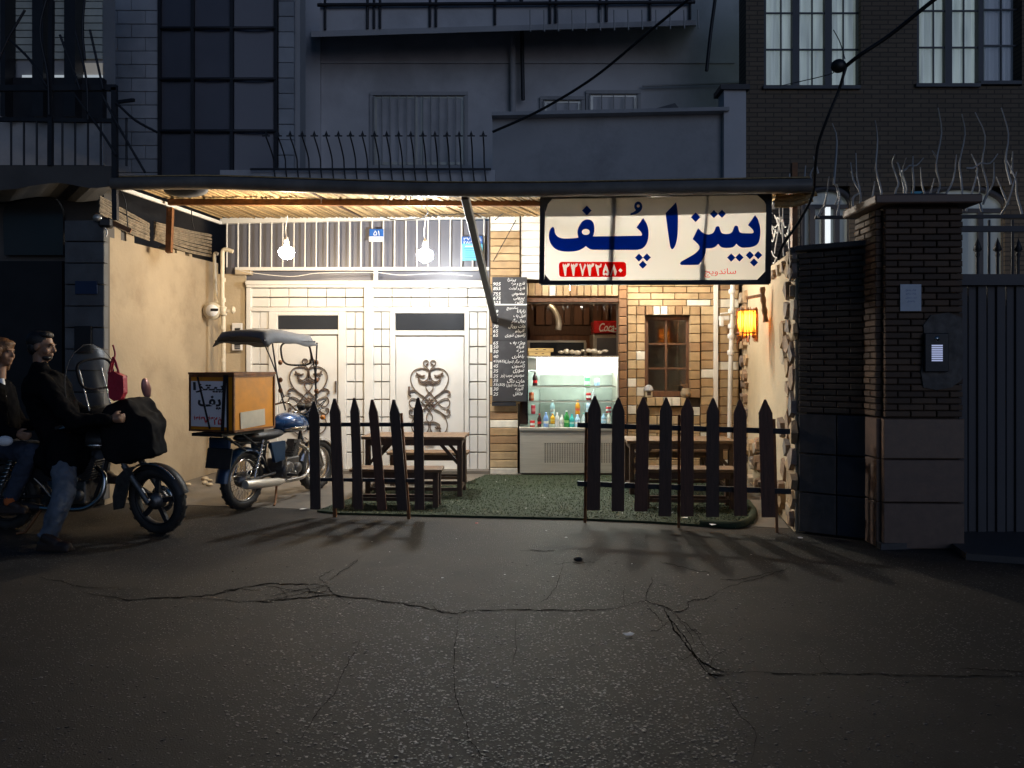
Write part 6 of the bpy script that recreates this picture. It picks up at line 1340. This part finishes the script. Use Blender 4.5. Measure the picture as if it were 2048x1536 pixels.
fb.tube([V(.82, -.30, 1.73), V(.82, .30, 1.73)], .010, 6); part('canopy_frame', fb.xf(base), m_rail, can)
wsx = lambda y, z: V(1.02-.22*(z-1.05)-.25*y*y, y, z)
wv = [wsx(lerp(-.25, .25, j/8), lerp(1.0, 1.70, i/8)) for i in range(9) for j in range(9)]
part('windshield', MB().add(wv, [(i*9+j, i*9+j+1, i*9+j+10, i*9+j+9) for i in range(8) for j in range(8)], True).xf(base), m_clear, can)
ring = [wsx(.20*math.copysign(abs(math.cos(a))**.5, math.cos(a)), 1.60+.13*math.copysign(abs(math.sin(a))**.6, math.sin(a))) for a in [2*math.pi*k/28 for k in range(28)]]
part('window_ring', MB().tube(ring, .011, 6, True).xf(base), m_rubber, can)
for y in (-.27, .27):
    for z in (1.18, 1.30, 1.50): part('clip', MB().ell(V(.93, y*.9, z), (.025, .025, .03)).xf(base), m_rust, can)
# ridden motorcycle ---------------------------------------------------------
rr2 = V(-4.53, 6.92, 0); hd2 = -.10
bike2, L2, Lf2, XF2, base2 = moto('touring_motorcycle', 'dark motorcycle with clear windshield and black leg cover, carrying a rider', Matrix.Translation(rr2) @ Rz(hd2), True, m_seat, m_black, -.26, wb=1.45)
cvr = MB(); prof = [(1.06, 1.08), (1.18, 1.20), (1.28, 1.20), (1.34, 1.09), (1.42, 1.05), (1.49, .95), (1.47, .80), (1.50, .68), (1.34, .66), (1.20, .60), (1.06, .64), (1.03, .85)]
sm_ = smoothpts([V(x-.02, 0, z) for x, z in prof], 3, True); n = len(sm_)
wid = lambda p: .27-.14*max(0, (p.x-1.0)/.5)
rings = []
for k in (-1, -.9, -.6, -.2, .2, .6, .9, 1):
    sc_ = .78 if abs(k) == 1 else .95; cxm = V(1.25, 0, .88)
    rings += [V(cxm.x+(p.x-cxm.x)*sc_, k*wid(p), cxm.z+(p.z-cxm.z)*sc_) for p in sm_]
cvr.add(rings, [(i*n+j, i*n+(j+1) % n, (i+1)*n+(j+1) % n, (i+1)*n+j) for i in range(7) for j in range(n)]+[tuple(range(n)), tuple(range(7*n, 8*n))], True)
lc_ = L2('leg_cover', cvr, mat('black_vinyl', (.010, .010, .011), .85, var=.3, bump=.5, bs=10, spec=.08))
sb_ = lc_.modifiers.new('soft', 'SUBSURF'); sb_.levels = sb_.render_levels = 2; bpy.context.view_layer.update(); lc_.data = bake(lc_); lc_.modifiers.clear(); crumple(lc_, .028, 6)
def shield(y, z): return V(.96-.24*(z-1.0)-.5*y*y, y, z)
sv = []; NS = 12
for i in range(NS+1):
    z = lerp(.98, 1.66, i/NS); hwid = .31*math.sqrt(max(0, 1-max(0, (z-1.18)/.485)**2)) if z > 1.18 else .31-.10*(1.18-z)/.2
    for j in range(9): sv.append(shield(lerp(-hwid, hwid, j/8), z))
wsd = Lf2('windshield', MB().add(sv, [(i*9+j, i*9+j+1, i*9+j+10, i*9+j+9) for i in range(NS) for j in range(8)], True), clear('scratched_acrylic', (.95, .95, .93), .01, .2, .12))
def subf(name, mb, m): part(name, mb.xf(XF2).xf(base2), m, wsd)
rg = [shield(.02+.19*math.copysign(abs(math.cos(a))**.6, math.cos(a)), 1.40+.13*math.copysign(abs(math.sin(a))**.6, math.sin(a))) for a in [2*math.pi*k/28 for k in range(28)]]
subf('window_ring', MB().tube(rg, .011, 6, True), mat('matt_rubber', (.02, .018, .018), .95, bump=0, spec=.05))
edge = [shield(s_*.31*math.sqrt(max(0, 1-((z-1.18)/.485)**2)), z) for s_, zs in ((-1, [1.18+.06*k for k in range(9)]), (1, [1.18+.06*k for k in range(8, -1, -1)])) for z in [min(q, 1.6649) for q in zs]]
subf('edge_bead', MB().tube(edge, .0035, 5), m_rail)
for y in (-.13, .10): subf('support_rod', MB().tube([shield(y, 1.45)+V(-.02, 0, 0), V(.93, y, .98)], .007, 6), m_chrome)
Lf2('mirror', MB().ell(V(1.02, .40, 1.22), (.03, .05, .10), Matrix.Rotation(.15, 4, 'X')), mat('mirror_back', (.35, .18, .17), .3, .3, bump=.05))
Lf2('mirror_stem', MB().tube(smoothpts([V(.93, .30, 1.02), V(1.03, .36, 1.06), V(1.03, .40, 1.14)], 4), .008, 6), m_rust)
Lf2('fork_shield', MB().prism([V(1.24, -.12, .60), V(1.32, -.12, .62), V(1.24, -.125, .38), V(1.18, -.125, .24), V(1.08, -.125, .22), V(1.08, -.125, .34), V(1.14, -.12, .52)], (0, .02, 0)), m_engine, bevel=.006)
Lf2('fender_trim', MB().tube([V(1.45+.34*math.cos(a), -.062, .30+.34*math.sin(a)) for a in [math.radians(40+8*k) for k in range(15)]], .010, 5), m_chrome)
L2('dash_cover', MB().ell(V(.86, .05, 1.02), (.16, .26, .10)), m_jacket); L2('hand_muff', MB().ell(V(.90, -.33, .99), (.12, .08, .09)), m_jacket); L2('hand_muff', MB().ell(V(.90, .33, .99), (.12, .08, .09)), m_jacket)
# red bag on the bars
rb_ = thing('red_bag', 'red carrier bag hanging from the handlebar of the ridden motorcycle', 'bag', P(232, 800, 6.45)); Yb = 6.45
bgm = MB(); bx_ = [(216, 746), (226, 742), (236, 748), (246, 752), (247, 785), (240, 800), (228, 802), (218, 796), (215, 770)]
bgm.prism([P(x, y, Yb) for x, y in bx_], (0, .07, 0)); part('pouch', bgm, m_bag, rb_, bevel=.018, seg=2)
hl = MB(); hl.tube(smoothpts([P(217, 748, Yb+.03), P(224, 722, Yb+.03), P(228, 716, Yb+.03), P(236, 740, Yb+.03), P(238, 752, Yb+.03)], 5), .010, 6).tube(smoothpts([P(222, 748, Yb+.05), P(228, 720, Yb+.05), P(230, 706, Yb+.06), P(226, 690, Yb+.07)], 5), .008, 6); part('handle', hl, m_bag, rb_)

# ================================================================== PEOPLE
def head(mb, c, fwd, up=V(0, 0, 1), s=1.0):
    f = fwd.normalized(); r = up.cross(f).normalized(); u = f.cross(r); M = Matrix((f, r, u)).transposed().to_4x4()
    A = lambda x, y, z: c+(f*x+r*y+u*z)*s
    mb.ell(A(-.012, 0, .035), (.098*s, .078*s, .092*s), M, 18, 12).ell(A(.025, 0, -.03), (.072*s, .062*s, .085*s), M, 16, 10).ell(A(.055, 0, -.095), (.032*s, .034*s, .026*s), M, 12, 8)
    mb.capsule(A(.088, 0, .018), A(.108, 0, -.022), .010*s, .016*s, 10).ell(A(.108, 0, -.026), (.016*s, .018*s, .012*s), M, 10, 6).ell(A(.080, 0, .030), (.022*s, .055*s, .012*s), M, 12, 6)
    mb.ell(A(.088, 0, -.058), (.013*s, .026*s, .008*s), M, 10, 6).ell(A(.085, 0, -.072), (.013*s, .022*s, .008*s), M, 10, 6)
    for y in (-1, 1): mb.ell(A(-.008, y*.080, -.005), (.022*s, .010*s, .032*s), M, 10, 7).ell(A(.055, y*.045, -.03), (.03*s, .025*s, .03*s), M, 10, 7)
    return A, M
def hand(mb, w_, d, u, s=1.0, curl=1.1):             # palm, four curled fingers, thumb from the side
    d = d.normalized(); n = d.cross(u).normalized(); u = n.cross(d)
    mb.capsule(w_, w_+d*.05*s, .024*s, .030*s, 10)
    for k, (o, ln) in enumerate(((.032, .070), (.011, .078), (-.010, .073), (-.030, .058))):
        p = w_+d*.075*s+u*o*s; mb.capsule(w_+d*.03*s+u*o*.7*s, p, .014*s, .0115*s, 8); a = 0
        for j in range(3):
            a += curl*.62; q = p+(d*math.cos(a)-n*math.sin(a))*ln*s*(.45, .32, .25)[j]; mb.capsule(p, q, .0105*s, .0095*s, 8); p = q
    b0 = w_+d*.02*s+u*.028*s; b1 = b0+(d*.6+u*.7-n*.3).normalized()*.04*s; b2 = b1+(d*.8-n*.6).normalized()*.034*s; mb.capsule(b0, b1, .014*s, .012*s, 8).capsule(b1, b2, .0115*s, .010*s, 8)
def shoe(mb, heel, toe, s=1.0):
    d = (toe-heel).normalized(); mb.capsule(heel+V(0, 0, .045), toe+V(0, 0, .035), .046*s, .040*s, 12).capsule(heel+d*.03+V(0, 0, .10), heel+d*.12+V(0, 0, .06), .045*s, .042*s, 12)
    mb.box((heel+toe)/2+V(0, 0, .012), ((toe-heel).length+.07, .085, .024), Rz(math.atan2(d.y, d.x)))
# rider
rid = thing('person', 'man in a long black jacket and blue jeans astride the motorcycle with one foot down', 'person', V(-3.9, 6.7, 0))
hc = P(84, 694, 6.75); fw = V(.96, .10, -.10)
hipN, hipF = P(128, 893, 6.62), P(134, 893, 6.86); shN, shF = P(84, 768, 6.52), P(92, 768, 6.94); neck = P(82, 748, 6.74); pel = (hipN+hipF)/2
kneN, ankN = P(128, 985, 6.36), P(96, 1078, 6.18); heelN, toeN = P(86, 1112, 6.16), P(134, 1111, 6.12); heelN.z = toeN.z = 0.0
kneF, ankF = P(203, 878, 6.98), P(207, 945, 6.95); heelF = ankF+V(-.05, 0, -.09); toeF = heelF+V(.19, -.02, -.01)
elN, wrN = P(148, 842, 6.40), P(222, 838, 6.52); elF, wrF = P(165, 830, 7.05), P(232, 830, 7.05)
b = MB(); A, Mh = head(b, hc, fw); b.chain([neck+V(0, 0, -.05), hc+V(-.02, 0, -.05)], [.060, .056])
b.chain([pel, lerp(pel, neck, .5), lerp(pel, neck, .82), neck+V(0, 0, -.04)], [.14, .14, .15, .07]).capsule(shN, shF, .065, .065)
for s_, e_, w_ in ((shN, elN, wrN), (shF, elF, wrF)): b.chain([s_, e_, w_], [.055, .042, .030]); hand(b, w_, (w_-e_), V(0, 0, 1), 1.0, 1.2)
for h_, k_, a_ in ((hipN, kneN, ankN), (hipF, kneF, ankF)): b.chain([h_, k_, a_], [.085, .058, .042]); 
remeshed('body', b, m_skin, rid, .0075, 3)
hr = MB(); hr.ell(hc+V(-.026, 0, .056), (.106, .088, .088), Mh, 18, 12).ell(hc+V(-.055, 0, .0), (.062, .084, .08), Mh, 14, 9).ell(hc+V(.035, 0, .105), (.06, .07, .035), Mh, 12, 8)
part('hair', hr, m_hair, rid); bd_ = MB().ell(A(.048, 0, -.088), (.044, .052, .028), Mh, 14, 8); part('beard', bd_, m_hair, rid)
for y in (-1, 1): part('eye', MB().ell(A(.079, y*.032, .012), (.010, .013, .007), Mh, 10, 6), m_inkblk, rid); part('eyebrow', MB().ell(A(.088, y*.034, .033), (.012, .022, .005), Mh, 10, 6), m_hair, rid)
j = MB(); dn = V(.02, 0, -.30)
j.chain([pel+V(.0, 0, -.10), pel+V(0, 0, .06), lerp(pel, neck, .5), lerp(pel, neck, .8), neck+V(0, 0, -.06)], [.20, .20, .195, .19, .10]).capsule(shN+V(0, 0, -.03), shF+V(0, 0, -.03), .10, .10).capsule(shN+V(.02, .1, -.12), shF+V(.02, -.1, -.12), .13, .13)
j.chain([neck+V(0, 0, -.05), neck+V(.005, 0, .05)], [.105, .080])
for s_, e_, w_ in ((shN, elN, wrN), (shF, elF, wrF)): j.chain([s_, e_, lerp(e_, w_, .9)], [.092, .075, .055])
j.chain([hipN+V(0, 0, .03), lerp(hipN, kneN, .38)], [.15, .13]).chain([hipF, lerp(hipF, kneF, .45)], [.14, .115])
j.capsule(pel+V(-.13, -.05, -.08), pel+V(-.11, .05, -.02), .12, .12)
crumple(remeshed('jacket', j, m_jacket, rid, .014, 5), .022, 8)
tr = MB().chain([hipN, lerp(hipN, kneN, .6), kneN, lerp(kneN, ankN, .5), lerp(kneN, ankN, .88)], [.11, .098, .086, .078, .070]).chain([hipF, kneF, lerp(kneF, ankF, .9)], [.11, .082, .068]).capsule(hipN, hipF, .12, .12)
for k in range(7): p = lerp(kneN, ankN, R.uniform(.2, .95)); tr.ell(p+V(R.uniform(-.03, .05), -.05, 0), (.05, .03, .012), Matrix.Rotation(R.uniform(-.6, .6), 4, 'Y'), 8, 5)
crumple(remeshed('jeans', tr, m_denim, rid, .012, 3), .014, 13)
part('sock', MB().capsule(lerp(kneN, ankN, .86), ankN+V(0, 0, -.0), .058, .054), m_sock, rid)
s1 = MB(); shoe(s1, heelN, toeN); remeshed('shoe', s1, m_shoe, rid, .008, 3); s2 = MB(); shoe(s2, heelF, toeF); remeshed('shoe', s2, m_shoe, rid, .008, 3)
# passenger
pas = thing('person', 'woman with light brown hair in dark clothes riding pillion behind the man', 'person', V(-4.65, 7.0, 0))
hc = P(6, 706, 7.02); fw = V(.98, -.12, .0)
hipN, hipF = P(12, 897, 6.90), P(14, 897, 7.10); shN, shF = P(-6, 782, 6.82), P(0, 782, 7.16); neck = P(-2, 762, 6.99); pel = (hipN+hipF)/2+V(-.06, 0, 0)
kneN, ankN = P(62, 905, 6.66), P(20, 1000, 6.66); kneF, ankF = P(75, 900, 7.2), P(45, 990, 7.22); elN, wrN = P(2, 858, 6.66), P(34, 868, 6.58); elF, wrF = P(40, 850, 7.2), P(80, 850, 7.12)
b = MB(); A, Mh = head(b, hc, fw, V(0, 0, 1), .96); b.chain([neck+V(0, 0, -.05), hc+V(-.02, 0, -.05)], [.052, .048]).chain([pel, lerp(pel, neck, .5), lerp(pel, neck, .82), neck+V(0, 0, -.04)], [.14, .12, .12, .06]).capsule(shN, shF, .055, .055)
for s_, e_, w_ in ((shN, elN, wrN), (shF, elF, wrF)): b.chain([s_, e_, w_], [.048, .038, .027]); hand(b, w_, (w_-e_), V(0, 0, 1), .9, .7)
for h_, k_, a_ in ((hipN, kneN, ankN), (hipF, kneF, ankF)): b.chain([h_, k_, a_], [.085, .058, .040])
remeshed('body', b, m_skin, pas, .0085, 3)
hr = MB(); hr.ell(hc+V(-.022, 0, .055), (.112, .096, .092), Mh, 18, 12).ell(hc+V(-.07, 0, -.03), (.07, .092, .13), Mh, 14, 9).ell(hc+V(.045, 0, .085), (.055, .075, .035), Mh, 12, 8)
for y in (-1, 1): hr.capsule(hc+V(.015, y*.080, .04), hc+V(-.02, y*.080, -.14), .032, .026)
remeshed('hair', hr, m_bhair, pas, .009, 3)
for y in (-1, 1): part('eye', MB().ell(A(.079, y*.032, .012), (.010, .013, .007), Mh, 10, 6), m_inkblk, pas)
j = MB().chain([pel+V(0, 0, -.04), lerp(pel, neck, .4), lerp(pel, neck, .8), neck+V(0, 0, -.05)], [.18, .165, .155, .085]).capsule(shN, shF, .085, .085)
for s_, e_, w_ in ((shN, elN, wrN), (shF, elF, wrF)): j.chain([s_, e_, lerp(e_, w_, .85)], [.08, .065, .048])
crumple(remeshed('coat', j, m_jacket, pas, .014, 5), .018, 8)
part('scarf', MB().tube(smoothpts([neck+V(.07, -.07, .02), neck+V(.10, -.09, -.10), neck+V(.11, -.10, -.22)], 4), .022, 8), m_sheet, pas)
tr = MB().chain([hipN, kneN, lerp(kneN, ankN, .92)], [.11, .082, .060]).chain([hipF, kneF, lerp(kneF, ankF, .92)], [.11, .082, .060]); crumple(remeshed('trousers', tr, m_denimdk, pas, .012, 3), .012, 13)
part('sock', MB().capsule(lerp(kneN, ankN, .90), ankN+V(0, 0, -.01), .050, .050), m_osock, pas)
for a_ in (ankN, ankF): s1 = MB(); h_ = a_+V(-.05, 0, -.115); shoe(s1, h_, h_+V(.18, -.01, 0), .9); remeshed('shoe', s1, m_shoe, pas, .008, 3)
pl = MB(); pl.ell(P(10, 882, 6.52), (.07, .04, .045), None, 10, 7); solo('plastic_bag', pl, m_sheet, 'crumpled white plastic bag in the lap of the pillion rider', 'bag')

# ================================================================== LITTER
def scrap(p, s, lab, m=m_litter):
    n = 6; v = [p+V(0, 0, .03*s*8+.008)]+[p+V(math.cos(a)*s*R.uniform(.5, 1.2), math.sin(a)*s*R.uniform(.4, 1), .006+R.uniform(0, .5)*s*.6) for a in [2*math.pi*k/n for k in range(n)]]
    mb = MB(); mb.add(v, [(0, 1+k, 1+(k+1) % n) for k in range(n)]); o = solo('paper_scrap', mb, m, lab, 'litter', p, 'paper scraps on the ground')
for px, py, s, lab in ((1257, 1273, .035, 'lone white paper scrap on the dark open asphalt'), (953, 1049, .022, 'small red wrapper scrap on the asphalt before the turf'), (1370, 1042, .035, 'white crumpled scrap on the turf near the middle fence post'), (1425, 1056, .034, 'white scrap on the turf edge nearest the rolled corner'), (1330, 1030, .04, 'white scrap on the turf under the bench behind the pickets'), (605, 1021, .045, 'thin white strip on concrete beside the first crooked picket'), (1600, 1078, .03, 'pale scrap at the foot of the garden wall'), (1250, 1041, .02, 'tiny pale scrap between the first and second fence posts')):
    scrap(G(px, py)+V(0, 0, .022 if 'turf' in lab and 'before' not in lab else .004), s, lab, m_inkred if 'red' in lab else m_litter)
lm = MB()
for k in range(46):
    px, py = R.choice(((R.uniform(880, 1160), R.uniform(960, 1030)), (R.uniform(1180, 1480), R.uniform(1000, 1050)), (R.uniform(640, 1700), R.uniform(1050, 1160)))); p = G(px, py)+V(0, 0, .024 if py < 1032 else .003); s_ = R.uniform(.006, .013)
    q = [p+V(math.cos(a)*s_*R.uniform(.5, 1.2), math.sin(a)*s_*R.uniform(.4, 1), R.uniform(0, .5)*s_) for a in [2*math.pi*i/5 for i in range(5)]]; lm.add([p+V(0, 0, s_*.4)]+q, [(0, 1+i, 1+(i+1) % 5) for i in range(5)])
tag(solo('litter', lm, m_litter, 'tiny pale crumbs of litter strewn over turf and asphalt', 'litter', V(.3, 7.6, 0)), kind='stuff')
solo('asphalt_lump', MB().ell(G(1156, 1121)+V(0, 0, .012), (.035, .03, .02), None, 8, 5), m_rubber, 'small black lump lying on the asphalt', 'stone')
for x, y, n_, nm in ((400, 965, 9, 0), (590, 938, 5, 1)):
    for k in range(n_):
        p = G(x+R.uniform(-45, 30), y+R.uniform(-6, 8)); rk = MB().ell(p+V(0, 0, .02), (R.uniform(.03, .08), R.uniform(.02, .05), R.uniform(.012, .03)), Rz(R.random()*3), 7, 5)
        solo('rubble_piece', rk, m_plaster2, 'piece of broken plaster at the foot of the tan wall' if nm == 0 else 'piece of rubble at the foot of the white entrance', 'rubble', group='rubble at the foot of the tan wall' if nm == 0 else 'rubble at the foot of the white entrance')
